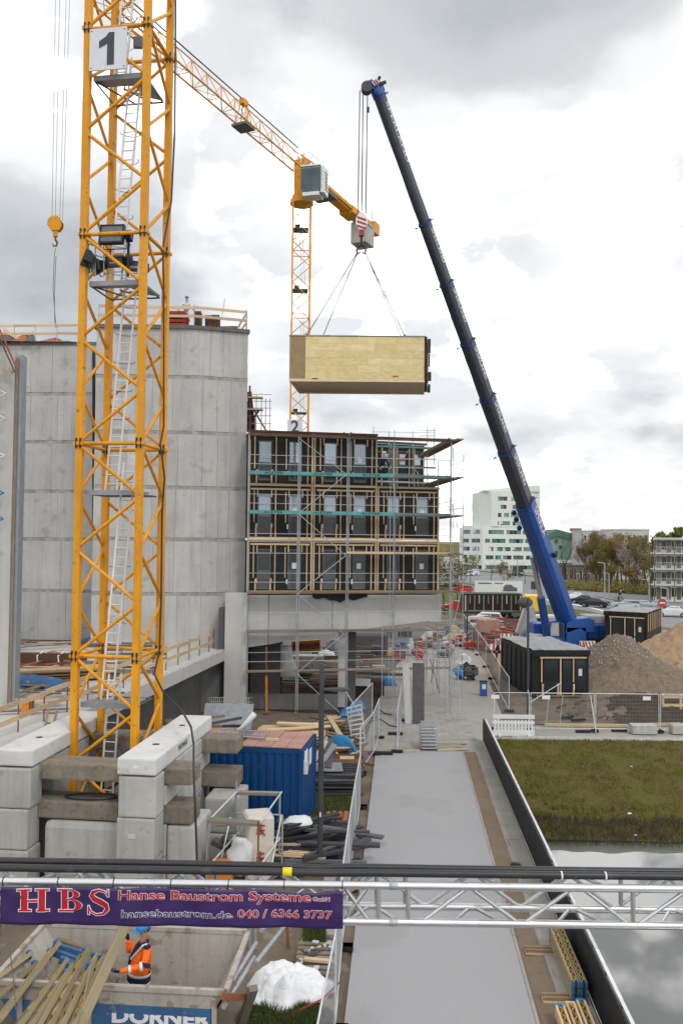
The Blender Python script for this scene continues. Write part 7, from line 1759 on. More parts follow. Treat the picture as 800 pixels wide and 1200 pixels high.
b = MB(); b.loft([[p + V((x * .5 * s, y * .3 * s, z)) for x, y in ((-1, -1), (1, -1), (1, 1), (-1, 1))] for z, s in ((-.6, .75), (.0, .7), (.25, .5))]); b.build('body', 'orange_paint', t, bevel=.02)
b = MB(); b.ball(at(281, 1003, 24.9), .42, 10, 7, (.9, .8, 1.2)); o = b.build('plastic_bag', 'white_plastic', smooth=True); tag(o, 'crumpled pale plastic bag between the orange hopper and the bulk bag', 'bag')
for v in o.data.vertices: v.co += V((noise.noise(v.co * 5 + V((3, 0, 0))), noise.noise(v.co * 5), noise.noise(v.co * 5 + V((0, 5, 0))))) * .14
for v_, (a, c_) in enumerate((((250, 985), (278, 1000)), ((262, 980), (282, 992)))): tag(plank('cable_bundle', at(a[0], a[1], 25.8), at(c_[0], c_[1], 25.6), .3, .15, 'stone_dark'), ('dark bundle under the scaffold frame, left', 'dark bundle under the scaffold frame, right')[v_], 'bundle')

# ================================================================ RIGHT SIDE OF THE PATH: timber girders
ga = gp(683, 1178); gb = gp(648, 1092)
gd = (gb - ga); gd.z = 0; GL = 2.6; gd.normalize(); gs = V((gd.y, -gd.x, 0))
for lay in range(3):
    for k in range(2):
        a = ga + gs * (-.17 + k * .17) + V((0, 0, .16 + lay * .145)); c_ = a + gd * GL
        t = thing('formwork_girder', 'yellow webbed girder in the neat stack by the canal fence, %s layer, %s side' % (('lowest', 'middle', 'top')[lay], ('left', 'right')[k]), 'timber girder', a, 'girders stacked beside the canal fence')
        for s in (-1, 1): plank('flange', a + gs * (.058 * s), c_ + gs * (.058 * s), .04, .115, 'wood_tan', t)
        n = 18
        for q in range(n):
            p0 = a.lerp(c_, q / n); p1 = a.lerp(c_, (q + 1) / n); s = 1 if q % 2 else -1; plank('web', p0 + gs * .04 * s + V((0, 0, .01)), p1 - gs * .04 * s + V((0, 0, .01)), .02, .09, 'wood_yellow', t)
        for e_ in (a - gd * .01, c_ + gd * .01):
            for s in (-1, 1): slab('end_cap', e_ + gs * (.058 * s), (.05, .09, .125), 'skip_blue', t, rz=math.atan2(gs.y, gs.x))
for k, (px, py) in enumerate(((630, 1116), (652, 1172), (640, 1240))):
    p = gp(px, py); t = thing('timber_bearer', 'short timber bearer block across the dirt strip, %s' % ('under the far end of the girders', 'under the near end of the girders', 'below the picture edge')[k], 'bearer', p)
    for s in (-1, 1): plank('batten', p + V((-.32, .08 * s, .07)), p + V((.5, .08 * s - .03, .07)), .07, .09, 'wood_old', t)
    plank('batten', p + V((-.32, 0, .02)), p + V((.45, -.02, .02)), .25, .05, 'wood_new', t)
ga2 = gp(690, 1235); 
for lay in range(2):
    for k in range(3):
        a = ga2 + gs * (-.35 + k * .24) + V((0, 0, .12 + lay * .14)); c_ = a + gd * (1.15 + .12 * k)
        t = thing('formwork_girder', 'timber girder of the nearer stack cut by the lower picture edge, %s layer, %s' % (('lower', 'upper')[lay], ('left', 'middle', 'right')[k]), 'timber girder', a, 'girders of the nearer stack')
        for s in (-1, 1): plank('flange', a + gs * (.075 * s), c_ + gs * (.075 * s), .045, .115, 'wood_new', t)
        for q in range(8):
            p0 = a.lerp(c_, q / 8); p1 = a.lerp(c_, (q + 1) / 8); s = 1 if q % 2 else -1; plank('web', p0 + gs * .055 * s, p1 - gs * .055 * s, .02, .09, 'wood_yellow', t)
        slab('end_cap', c_ + gd * .01, (.20, .06, .12), 'blue_plastic' if (k + lay) % 2 else 'wood_new', t, rz=math.atan2(gs.y, gs.x))
# trestle bundle on the path, boards across
p = gp(503, 880)
t = thing('steel_trestle_stack', 'stack of grey steel scaffold frames at the far end of the asphalt', 'frame stack', p)
for k in range(7):
    z = .12 + k * .15; y0 = .0 + k * .02
    for s in (-1, 1): bar('frame_tube', p + V((.36 * s, y0, z)), p + V((.36 * s, y0 + 1.1, z)), .028, 'galv', t)
    bar('frame_tube', p + V((-.36, y0, z)), p + V((.36, y0, z)), .028, 'galv', t); bar('frame_tube', p + V((-.36, y0 + 1.1, z)), p + V((.36, y0 + 1.1, z)), .028, 'galv', t)
    for q in range(1, 4): bar('frame_tube', p + V((-.36 + q * .18, y0, z + .02)), p + V((-.36 + q * .18, y0 + 1.1, z + .02)), .015, 'galv', t)
for k in range(5): plank('frame_slat', p + V((-.34, .1 + k * .22, 1.2)), p + V((.34, .1 + k * .22, 1.2)), .05, .03, 'galv', t)
slab('bearer', p + V((0, .1, .03)), (.9, .12, .08), 'stone_dark', t)
for k, (a, c_) in enumerate((((470, 881), (492, 881)), ((512, 880), (548, 879)), ((508, 872), (546, 872)))):
    tag(plank('timber_board', gp(*a) + V((0, 0, .04)), gp(*c_) + V((0, 0, .04)), .14, .06, 'wood_new'), ('pale timber on the joint left of the steel frames', 'pale timber on the joint right of the steel frames', 'second pale timber behind it right of the steel frames')[k], 'timber')
# leaning stone slabs
a = gp(490, 848); t = tag(plank('stone_slab', a, at(490, 777, a.y + .3), .62, .2, 'stone_dark', up=(0, 1, 0)), 'dark grey stone slab standing upright on the paving', 'slab')
a = gp(478, 848); t = tag(plank('stone_slab', a, at(475, 778, a.y + .4), .36, .22, 'concrete_light', up=(0, 1, 0)), 'narrow pale speckled slab standing left of the dark one', 'slab')
for k, (px, py, h, m_) in enumerate(((552, 797, 1.4, 'stone_dark'), (548, 792, 1.2, 'black_membrane'), (540, 796, 1.0, 'blue_plastic'), (544, 785, 1.6, 'white_plastic'))):
    p = gp(px, py); b = MB(); b.ball(p + V((0, 0, h * .4)), .55, 10, 6, (.85, .6, h * .62)); o = b.build('refuse_sack', m_); tag(o, ('dark grey', 'black', 'blue', 'white topped')[k] + ' refuse sack in the heap by the paved way', 'sack')
    for v in o.data.vertices: v.co += V((noise.noise(v.co * 3), noise.noise(v.co * 3 + V((9, 0, 0))), noise.noise(v.co * 3 + V((0, 9, 0))))) * .45
p = gp(566, 815); t = thing('toolbox', 'small dark blue box standing by the start of the mesh fence', 'box', p); slab('body', p + V((0, 0, .45)), (.42, .4, .9), 'blue_paint', t); slab('label', p + V((0, -.21, .6)), (.25, .02, .3), 'sign_white', t); slab('lid', p + V((0, 0, .93)), (.46, .44, .06), 'black_rubber', t)
# blue items near pit
for k, (px, py, w_) in enumerate(((452, 802, 1.5), (412, 838, 1.4), (418, 830, 1.0))):
    p = gp(px, py); b = MB(); b.grid(10, 5, lambda u, v: p + V((w_ * (u - .5), .9 * (v - .5), .03 + .5 * sin(pi * u) ** .6 * sin(pi * v) ** .6 + .08 * noise.noise(V((u * 5, v * 5, k)))))); tag(b.build('blue_tarpaulin', 'blue_plastic'), ('flat blue tarpaulin by the pit under the beam', 'blue tarpaulin inside the stacked mesh panels', 'small blue tarpaulin piece behind the mesh panels')[k], 'tarpaulin')
# step frames stack (white/orange) left of mesh at 405-425, 800-870
t = thing('step_frame', 'leaning steel stair frame with rungs left of the single mesh panel', 'frame', gp(418, 872))
a0, a1 = at(413, 872, 42), at(406, 830, 43.5); b0, b1 = at(428, 870, 42), at(423, 826, 43.5)
bar('stile', a0, a1, .03, 'galv', t); bar('stile', b0, b1, .03, 'galv', t)
for k in range(9): plank('rung', a0.lerp(a1, k / 8), b0.lerp(b1, k / 8), .12, .05, 'white_metal' if k % 3 else 'wood_new', t)
tag(bar('prop_pole', at(400, 742 + 60, 46), at(426, 845, 44), .035, 'galv'), 'grey pole slanting down from the column to the stair frame', 'pole')
for k, (px, py) in enumerate(((432, 812), (440, 836), (445, 850))):
    p = gp(px, py); b = MB(); b.path([p + V((-.6, .5, .05)), p + V((0, .2, .3)), p + V((.5, -.2, .05)), p + V((.9, -.5, .03))], .03, 6); tag(b.build('hose', 'black_rubber'), 'black hose curving over the paving, %s' % ('far', 'middle', 'near')[k], 'hose')
# ================================================================ BEHIND THE BEAM: pit edge, stored material
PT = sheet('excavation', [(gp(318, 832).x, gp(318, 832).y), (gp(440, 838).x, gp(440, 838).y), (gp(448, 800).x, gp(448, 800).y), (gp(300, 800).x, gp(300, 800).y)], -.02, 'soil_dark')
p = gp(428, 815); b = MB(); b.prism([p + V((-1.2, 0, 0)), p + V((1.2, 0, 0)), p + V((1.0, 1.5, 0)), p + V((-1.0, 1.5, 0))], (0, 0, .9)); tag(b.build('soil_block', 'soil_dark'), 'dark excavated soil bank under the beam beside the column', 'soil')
p = gp(430, 808); tag(plank('white_board', at(411, 799, 55), at(434, 800, 55), .1, .45, 'white_plastic', up=(0, 0, 1)), 'white board on the pit edge under the beam', 'board')
for k in range(70):
    px, py = rr(340, 400), rr(765, 815)
    if k > 45: px, py = rr(415, 460), rr(762, 800)
    p = gp(px, py); a = rr(-.15, .25); L_ = rr(.8, 3.0); d = V((cos(a), sin(a), 0)) * L_ / 2; z = rr(.1, 1.1)
    tag(plank('stored_timber', p - d + V((0, 0, z)), p + d + V((0, 0, z + rr(-.1, .1))), rr(.15, .5), rr(.06, .18), random.choice(('wood_old', 'wood_old', 'rust', 'wood_grey', 'stone_dark', 'wood_new', 'concrete_dark'))), 'stored timber in the cluttered yard seen under the beam', 'timber', 'stored timbers in the yard under the beam')
for k in range(34):
    px, py = rr(418, 536), rr(742, 775); p = gp(px, py); m_ = random.choice(('stone_dark', 'grey_metal', 'white_warm', 'wood_old', 'red_paint', 'wood_new', 'skip_blue', 'galv_plate')); w_ = rr(.4, 1.5)
    b = MB(); b.box(p + V((0, 0, .3)), (w_, rr(.4, 1), rr(.3, .9)), rr(-.5, .5)); b.box(p + V((rr(-.3, .3), 0, .8)), (w_ * .6, .3, .25), rr(-.5, .9)); o = b.build('site_item', m_, None, bevel=.03); tag(o, 'x1', 'site gear', 'gear on the way under the beam')
t = thing('formwork_girder_orange', 'long orange brown steel girder in the yard seen under the beam', 'girder', gp(352, 775)); q0 = at(342, 758, 62); q1 = at(375, 756, 62)
plank('flange', q0 + V((0, 0, .3)), q1 + V((0, 0, .3)), .4, .2, 'orange_paint', t); plank('web', q0, q1, .1, .6, 'rust', t); plank('flange', q0 - V((0, 0, .3)), q1 - V((0, 0, .3)), .4, .15, 'orange_paint', t)
box_thing('white_container', 'low white box in the yard seen under the beam', 'box', (at(364, 772, 64).x, 64, 0), (1.9, 1.2, 1.4), 'white_warm')
box_thing('dark_vehicle_body', 'dark machine body behind the columns under the beam', 'machine', (at(432, 758, 75).x, 75, 0), (3.2, 3, 2.0), 'stone_dark', bevel=.2)
b = MB(); p = at(391, 756, 58); b.ball(p, .55, 9, 6, (1, 1, .8)); tag(b.build('white_bag', 'white_cloth'), 'white bag hanging under the beam left of the column', 'bag')
b = MB(); p = gp(382, 778); b.ball(p + V((0, 0, .7)), .6, 9, 6, (1.2, 1, .7)); tag(b.build('white_bag', 'white_cloth'), 'white bag lying in the yard left of the light column', 'bag')
# paved way clutter far: red machine parts, white panels
for k in range(90):
    px, py = rr(546, 628), rr(733, 764)
    p = gp(px, py); m_ = random.choice(('red_paint', 'red_paint', 'rust', 'stone_dark', 'white_warm', 'grey_metal', 'wood_old'))
    a = rr(-.6, .6); L_ = rr(.6, 2.4); d = V((cos(a), sin(a), rr(-.3, .3))) * L_ / 2
    t = thing('machine_part', 'steel machine part in the mixed red and grey stack by the mobile crane', 'machine part', p, 'machine parts by the mobile crane')
    z = rr(.3, .9); plank('frame', p - d + V((0, 0, z)), p + d + V((0, 0, z)), rr(.12, .5), rr(.1, .32), m_, t)
    for s in (-.8, .8): q = p + d * s; bar('support', V((q.x, q.y, 0)), V((q.x, q.y, z)), .06, m_, t)
b_ = at(575, 741, 88); box_thing('red_skip_box', 'faded red steel box with rusty edges left of the mobile crane', 'box', (b_.x, 90, 0), (2.1, 1.6, 1.9), 'rust_roof', rz=.1, bevel=.05)
b_ = at(555, 752, 80); box_thing('red_pallet_frame', 'low red steel frame in front of the white car', 'frame', (b_.x, 80, .2), (2.0, 1.2, .45), 'red_paint', bevel=.04)
b_ = at(586, 757, 78); box_thing('red_outrigger_box', 'red box beam with striped plate end near the black module', 'machine part', (b_.x, 78, .1), (2.4, 1.2, .45), 'rust', bevel=.04)
for px, py, w_ in ((578, 758, 1.3), (593, 746, 1.1), (585, 752, .8)):
    p = at(px, py, 77.0); o = slab('warning_plate', p, (w_, .08, .5), 'print_white', None, rz=.1); tag(o, 'red and white striped warning plate %s' % ({578: 'on the red box beam', 593: 'above the grey sheets', 585: 'behind the blue clothed person'}[px]), 'warning plate')
    for q in (-.35, 0, .35):
        c_ = V((q * w_, -.6, 0)); s_ = slab('red_stripe', (q, -.6, 0), (.14, .3, .98), 'red_paint', o)
for k, (px, py, w_, m_) in enumerate(((590, 764, 2.2, 'white_warm'), (600, 773, 1.6, 'sign_white'), (548, 757, 2.4, 'galv_plate'), (556, 735, 2.2, 'white_warm'))):
    p = gp(px, py); tag(slab('metal_sheet', p + V((0, 0, .25)), (w_, 1.8, .12), m_, None, rz=rr(-.2, .3)), ('pale sheet lying behind the dark clothed person', 'small pale sheet beside the black module', 'grey sheet at the start of the machine parts', 'pale sheet left of the red box')[k], 'sheet')
# grey concrete A-frame
t = thing('support_frame', 'pale grey A shaped steel frame standing left of the crane cab', 'frame', gp(618, 752))
for (a, c_, m_) in (((608, 742, 84), (618, 711, 84), 'white_warm'), ((626, 736, 83), (619, 709, 84), 'galv_plate'), ((612, 748, 83), (622, 712, 83.6), 'galv_plate')): plank('leg', at(*a), at(*c_), .75, .45, m_, t, up=(0, 1, 0))
b = MB(); b.ball(at(615, 706, 84), .7, 10, 6, (1.1, .8, .8)); b.build('head', 'stone_dark', t)
# black modules on the ground
def ground_module(name, label, corner_, ex, ey, W, D, H, z, roofm='grey_membrane', near=True):
    t = thing(name, label, 'building module', V((corner_.x, corner_.y, z))); o = V((corner_.x, corner_.y, z)); ex = ex.normalized(); ey = ey.normalized(); up = V((0, 0, 1))
    def pr(x0, x1, y0, y1, z0, z1): 
        b = MB(); b.prism([o + ex * x0 + ey * y0 + up * z0, o + ex * x1 + ey * y0 + up * z0, o + ex * x1 + ey * y1 + up * z0, o + ex * x0 + ey * y1 + up * z0], up * (z1 - z0)); return b
    pr(0, W, .05, D, 0, H - .06).build('body', 'black_membrane', t)
    b = MB(); b.grid(24, 20, lambda u, v: o + ex * (W * (1.03 * u - .015)) + ey * (D * (1.02 * v - .01)) + up * (H + .03 + .09 * noise.noise(V((u * 5, v * 7, o.x))) - .35 * max(0, .04 - v) * 8 * (.6 + .4 * sin(u * 30)))); b.build('roof_cover', roofm, t, smooth=True)
    b = MB(); b.grid(30, 3, lambda u, v: o + ex * (W * (1.04 * u - .02)) + ey * (-.09 - .03 * sin(u * 37)) + up * (H + .02 - v * (.38 + .10 * noise.noise(V((u * 9, 0, o.x)))))); b.build('cover_edge', 'black_membrane', t)
    fr_ = lambda x, z0, z1, w_=.09, m_='wood_new', nm='batten': (pr(x - w_ / 2, x + w_ / 2, -.07, -.005, z0, z1)).build(nm, m_, t)
    s = W / 3.65
    fr_(.55 * s, .95, H - .48); fr_(1.78 * s, .1, H - .48); fr_(2.62 * s, .95, H - .48); fr_(2.62 * s, .12, .8, .11, 'wood_new', 'short_batten'); fr_(.62 * s, .12, .85, .13, 'wood_new', 'short_batten'); fr_(1.62 * s, .12, .85, .13, 'wood_new', 'short_batten')
    pr(.42 * s, 3.45 * s, -.12, -.072, H - .52, H - .42).build('top_batten', 'wood_new', t)
    pr(.2, W - .1, -.14, -.01, -.0, .12).build('sill_beam', 'wood_old', t)
    for (a, c_) in ((.68, 1.62), (1.9, 2.5), (2.72, 3.42)):
        f = pr(a * s, c_ * s, -.03, .045, .35, H - .55).build('window', 'dark_metal', t); g = pr(a * s + .07, c_ * s - .07, -.045, -.032, 1.0, H - .62).build('pane', 'window_dark', f); pr(a * s + .07, c_ * s - .07, -.045, -.032, .42, .93).build('pane', 'glass_dark', f)
    pr(2.95 * s, 3.18 * s, -.06, -.05, 1.35, 1.8).build('sticker', 'sign_white', t); pr(2.58 * s, 2.66 * s, -.16, -.14, .45, .85).build('paper_note', 'white_plastic', t)
    for k in range(7):
        y0 = .4 + k * (D - .8) / 6
        for side_ in ((W + .005, W + .06),) if True else ():
            if not near: pr(side_[0], side_[1], y0 - .06, y0 + .06, H * .45, H - .15).build('side_batten', 'wood_new', t)
        pr(-.05, -.004, y0 - .05, y0 + .05, .1, H - .3).build('side_batten', 'black_membrane' if near else 'wood_new', t)
    return t
nr = gp(624, 817); frl = at(592.5, 749.5, 61.5)
ex = V((at(689.5, 818, 54.4).x - nr.x, at(689.5, 818, 54.4).y * 0 + .25, 0)); W_ = ex.length
ey = V((frl.x - nr.x, 61.5 - nr.y, 0)); ground_module('room_module', 'black wrapped room module standing alone on the soil behind the mesh fence', nr, ex, ey, 3.7, 7.4, 3.0, .02)
c1 = at(757.5, 757, 75); c0 = c1 + V((-.864, .504, 0)) * 3.65; ground_module('room_module', 'black room module with timber battens on a low loader behind the gravel heap', V((c0.x, c0.y, 0)), V((.864, -.504, 0)), V((.504, .864, 0)), 3.65, 7.0, 3.05, .85, near=False)
tr = thing('low_loader', 'low loader trailer with orange lights and striped plates under the right black module', 'trailer', c0)
b = MB(); o = V((c0.x, c0.y, .45)); dx2 = V((.864, -.504, 0)); dy2 = V((.504, .864, 0)); b.prism([o + dx2 * .3 - dy2 * .6, o + dx2 * 3.4 - dy2 * .6, o + dx2 * 3.4 + dy2 * 9, o + dx2 * .3 + dy2 * 9], (0, 0, .3)); b.build('bed', 'grey_metal', tr)
plank('rear_beam', o + dx2 * .2 - dy2 * .75 + V((0, 0, .1)), o + dx2 * 3.6 - dy2 * .75 + V((0, 0, .1)), .2, .32, 'yellow_tape', tr); plank('rear_beam', o + dx2 * 2.2 - dy2 * .9 + V((0, 0, -.1)), o + dx2 * 3.6 - dy2 * .9 + V((0, 0, -.1)), .1, .3, 'red_lens', tr)
for s in (.5, 3.3):
    c_ = o + dx2 * s - dy2 * .95 + V((0, 0, .38)); f = slab('warning_plate', c_, (.55, .05, .6), 'print_white', tr, rz=-.53)
    for q in (-.15, .12): plank('red_stripe', c_ + dx2 * (q - .1) - dy2 * .04 + V((0, 0, .28)), c_ + dx2 * (q + .12) - dy2 * .04 + V((0, 0, -.28)), .12, .02, 'red_paint', tr, up=(-.5, -.86, 0))
for s in (.5, 3.1):
    for q in (1.0, 2.3, 3.6): bar('wheel', o + dx2 * s + dy2 * q + V((0, 0, -.05)), o + dx2 * (s + .35) + dy2 * q + V((0, 0, -.05)), .42, 'tyre', tr, n=16)
# third module far on a trailer with the white sign behind
m0 = at(543, 725, 112); m1 = at(611, 725, 112); mw = m1.x - m0.x
t = thing('room_module', 'long side of a black battened room module parked left of the yellow truck', 'building module', (m0.x, 112, .9)); zt3 = at(580, 696, 112).z
b = MB(); b.b2((m0.x, 112, .9), (m1.x, 115.6, zt3)); b.build('body', 'black_membrane', t)
for k in range(13):
    x = m0.x + .2 + k * (mw - .4) / 12; z0 = .95 if k % 2 == 0 else 1.9; slab('batten', (x, 111.95, (z0 + zt3 - .2) / 2), (.14, .06, zt3 - .2 - z0), 'wood_grey' if k % 3 else 'wood_new', t)
slab('sill_beam', ((m0.x + m1.x) / 2, 111.93, .95), (mw, .1, .2), 'wood_grey', t)
t = thing('flat_trailer', 'dark flat trailer under the far black module', 'trailer', (m0.x, 112, 0)); slab('bed', ((m0.x + m1.x) / 2 + .5, 113.5, .7), (mw + 1.5, 2.5, .3), 'stone_dark', t)
for k in range(5): bar('wheel', V((m0.x + 3.0 + k * 1.1, 112.4, .5)), V((m0.x + 3.0 + k * 1.1, 112.75, .5)), .48, 'tyre', t, n=14)
t = thing('site_billboard', 'white site billboard with a grey picture of a vehicle above the far black module', 'billboard', (at(584, 700, 122).x, 122, 0))
q0 = at(556, 694, 122); q1 = at(612, 681, 122); b = MB(); b.b2((q0.x, 122, q0.z), (q1.x, 122.12, q1.z)); bb = b.build('board', 'white_render', t)
for s in (.1, .5, .9): slab('post', (q0.x + (q1.x - q0.x) * s, 122.2, q0.z / 2), (.15, .15, q0.z), 'galv', t)
z_ = q1.z - .35; slab('printed_line', (q0.x + 1.4, 121.985, z_), (1.9, .02, .16), 'stone_dark', bb); slab('printed_line', (q0.x + 3.4, 121.985, z_), (1.2, .02, .13), 'grey_metal', bb)
b = MB(); cx, cz = q0.x + 5.0, (q0.z + q1.z) / 2 - .15; b.prism([V((cx + x, 121.99, cz + z)) for x, z in ((-.9, -.4), (1.0, -.4), (1.05, .0), (.5, .15), (.2, .45), (-.6, .45), (-.95, .1))][::-1], (0, -.02, 0)); b.build('printed_picture', 'grey_metal', bb)
slab('printed_base', (cx, 121.975, cz - .42), (2.1, .02, .12), 'stone_dark', bb)
# yellow truck
t = thing('truck', 'bright yellow truck cab parked beside the crane boom foot', 'truck', gp(627, 722)); Yk = 108
P = lambda x, y: at(x, y, Yk); b = MB(); b.prism([P(617, 716), P(617, 700), P(619, 697.5), P(636, 698), P(637.5, 717), P(622, 717)][::-1], (0, 2.4, 0)); b.build('cab', 'yellow_truck', t, bevel=.08)
b = MB(); b.prism([P(630.5, 708.5), P(636, 708.5), P(636, 704.3), P(630.5, 704)][::-1], (0, -.04, 0)); b.build('window', 'glass_dark', t)
for px in (620, 633): p = P(px, 718); bar('wheel', V((p.x, Yk - .05, .55)), V((p.x, Yk + .3, .55)), .55, 'tyre', t, n=16)
slab('chassis', (P(632, 716).x, Yk + 1.2, .75), (6.5, 1.0, .35), 'stone_dark', t)
tag(slab('metal_sheet', at(642, 722, 100), (4.2, 2.5, .25), 'white_warm'), 'white flat load behind the crane cylinder', 'sheet')
# ---- heaps
def heap(name, label, cx, cy, rx, ry, h, m_, seed, pk=1.0, nx=130, ny=90, exp_=1.1, rough=.2):
    def fn(u, v):
        x, y = (u - .5) * 2, (v - .5) * 2; r = sqrt(x * x + y * y); wob = 1 + .16 * noise.noise(V((x * 1.3 + seed, y * 1.3, seed)))
        q = max(0, 1 - (r / wob)); z = h * min(1, q ** exp_ * 1.15) + rough * 1.5 * q ** .4 * (noise.noise(V((x * 4, y * 4, seed))) + .6 * noise.noise(V((x * 11, y * 11, seed))) + .4 * noise.noise(V((x * 30, y * 30, seed)))) - (.12 if q <= 0 else 0)
        return (cx + x * rx, cy + y * ry, z)
    b = MB(); b.grid(nx, ny, fn); return tag(kind(b.build(name, m_, None, smooth=True), 'stuff'), label, 'heap')
p = at(708, 756, 62); heap('gravel_heap', 'brown grey gravel heap right behind the black module', p.x + 1.2, 62.5, 5.6, 5.5, 3.2, 'gravel', 2.0)
p = at(740, 775, 58); heap('gravel_heap', 'lower shoulder of grey brown gravel stretching to the right', p.x + 1.0, 59.0, 7.0, 5.2, 2.0, 'gravel', 5.0)
p = at(812, 742, 68); heap('sand_heap', 'high tan sand heap at the right picture edge', p.x + .6, 69.5, 6.6, 6.5, 3.6, 'sand', 8.0, rough=.35)
p = at(792, 775, 60); heap('sand_heap', 'tan sand slope in front of the high sand heap', p.x + 2.2, 61.5, 4.6, 4.6, 1.8, 'sand', 11.0, rough=.3)
p = at(700, 830, 51.5); heap('soil_heap', 'low dark soil heap between the black module and the fence', p.x + 2.8, 50.9, 5.5, 3.3, 1.05, 'soil_dark', 14.0, rough=.25)
p = at(690, 825, 51.5); heap('soil_heap', 'small pale brown soil spill beside the black module', p.x + .4, 50.4, 2.6, 2.4, .7, 'soil', 17.0, rough=.2)
b = MB()
for k in range(2200):
    a = rr(0, 6.3); r = random.random() ** .5 * 1.12; cx, cy = at(708, 756, 62).x + 1.2, 62.5; x = r * cos(a); y = -abs(r * sin(a)); q = max(0, 1 - r); z = 3.2 * min(1, q ** 1.1 * 1.15) + .1; s = .02 + .10 * random.random() ** 5; z = max(z, .03)
    b.box((cx + x * 5.6, cy + y * 5.5, z), (s, s, s * .8), rr(0, 3))
tag(kind(b.build('gravel_stones', 'concrete_block'), 'stuff'), 'pale stones scattered over the gravel heap', 'stones')

# ================================================================ CARS
def make_car(name, label, body_m, estate=False, van=False):
    t = thing(name, label, 'car', (0, 0, 0), None); ORG[t.name] = V((0, 0, 0)); L_, W_ = 4.4, 1.78
    if van: top_ = [(-2.1, .9), (-1.95, 1.75), (.9, 1.8), (1.55, 1.1), (2.15, .95)]
    elif estate: top_ = [(-2.15, .92), (-1.85, 1.42), (.35, 1.46), (1.15, .98), (2.15, .78)]
    else: top_ = [(-2.15, .95), (-1.45, 1.02), (-.95, 1.40), (.3, 1.44), (1.1, .98), (2.15, .76)]
    low = [(2.2, .45), (2.1, .26), (-2.1, .26), (-2.2, .5)]
    b = MB(); rings = []
    for y, ins in ((-W_ / 2, .06), (-W_ / 2 + .02, 0), (W_ / 2 - .02, 0), (W_ / 2, .06)):
        ring = []
        for x, z in top_ + low: ring.append(V((x * (1 - ins * .5), y * (.86 if z > 1.2 else 1), z - (ins if z > .6 else -ins))))
        rings.append(ring)
    b.loft(rings); b.build('body', body_m, t, smooth=False, bevel=.03)
    gt = [p for p in top_ if p[1] > 1.2]; 
    xa, xb_ = gt[0][0], gt[-1][0]; zt = gt[0][1]
    for s in (-1, 1):
        b = MB(); y = s * (W_ / 2 * .93); y2 = s * (W_ / 2 * .862)
        b.poly([V((xa - .15, y + s * .025, .98)), V((xb_ + .55, y + s * .025, .98)), V((xb_, y2 + s * .02, zt - .07)), V((xa + .1, y2 + s * .02, zt - .07))]); b.build('side_window', 'glass_dark', t)
        slab('pillar', ((xa + xb_) / 2, s * (W_ / 2 * .905) + s * .03, 1.17), (.07, .04, .42), body_m, t)
    i = len(top_) - 3 if not van else 2
    fx0, fz0 = gt[-1]; nx_, nz = top_[top_.index(gt[-1]) + 1]
    b = MB(); b.poly([V((fx0 + .03, -.68, fz0 - .02)), V((fx0 + .03, .68, fz0 - .02)), V((nx_ - .02, .78, nz + .05)), V((nx_ - .02, -.78, nz + .05))]); o = b.build('windscreen', 'glass_dark', t); o.location.z += .02
    px_, pz = top_[top_.index(gt[0]) - 1]; b = MB(); b.poly([V((xa - .03, .66, zt - .03)), V((xa - .03, -.66, zt - .03)), V((px_ + .04, -.76, pz + .06)), V((px_ + .04, .76, pz + .06))]); o = b.build('rear_window', 'glass_dark', t); o.location.x -= .02; o.location.z += .015
    for x in (-1.35, 1.38):
        for s in (-1, 1):
            w1 = bar('wheel', (x, s * .74, .32), (x, s * .91, .32), .33, 'tyre', t, n=16); bar('rim', (x, s * .88, .32), (x, s * .925, .32), .2, 'rim', t, n=12)
    for s in (-1, 1): slab('headlight', (2.13, s * .62, .68), (.12, .36, .14), 'lamp_lens', t); slab('taillight', (-2.16, s * .66, .85), (.08, .26, .2), 'red_lens', t)
    slab('number_plate', (-2.21, 0, .6), (.02, .5, .11), 'print_white', t); slab('number_plate', (2.2, 0, .45), (.02, .5, .11), 'print_white', t)
    return t
cars = {'white': make_car('parked_car', 'x', 'car_white', True), 'silver': make_car('parked_car', 'x', 'car_silver', True), 'dark': make_car('parked_car', 'x', 'car_dark'), 'sedan': make_car('parked_car', 'x', 'car_silver'), 'red': make_car('parked_car', 'x', 'car_red', True), 'van': make_car('parked_van', 'x', 'car_white', van=True), 'wsedan': make_car('parked_car', 'x', 'car_white')}
used = set()
def car(kind_, px, py, yaw, label, grp='cars parked on the street side', sc=1.0):
    if kind_ in used: t = copy_tree(cars[kind_])
    else: t = cars[kind_]; used.add(kind_)
    p = gp(px, py); t.location = (p.x, p.y, 0.0); t.rotation_euler = (0, 0, yaw); t.scale = (sc,) * 3; t['label'] = label; t['category'] = 'van' if kind_ == 'van' else 'car'
    if grp: t['group'] = grp
    return t
car('white', 567, 731.5, 2.95, 'white estate car parked in front of the far black module', None)
car('wsedan', 674, 704.5, 2.55, 'white car at the left end of the parked row right of the boom')
car('dark', 684, 707.5, 2.55, 'dark car second in the parked row right of the boom')
car('dark', 696, 711.5, 2.55, 'dark car third in the parked row, nearest the black module')
car('silver', 733, 714, 2.85, 'silver estate car parked above the black module roof')
car('sedan', 751, 714.5, 2.8, 'pale silver car between the silver estate and the road sign')
car('wsedan', 787, 722.5, 2.75, 'white car parked at the right picture edge')
car('sedan', 768, 715, 2.75, 'silver car half hidden left of the red sign')
car('red', 541, 694, 2.9, 'bright red car seen just right of the scaffold', None)
car('red', 535, 716, 2.9, 'dark red car seen through the scaffold foot', None)
car('dark', 526, 690, 2.9, 'dark car seen through the scaffold above the red one', None)
car('van', 553, 674, 2.9, 'white van standing on the far street left of the white office block')
car('white', 547, 674.5, 2.9, 'white car standing left of the white van on the far street')
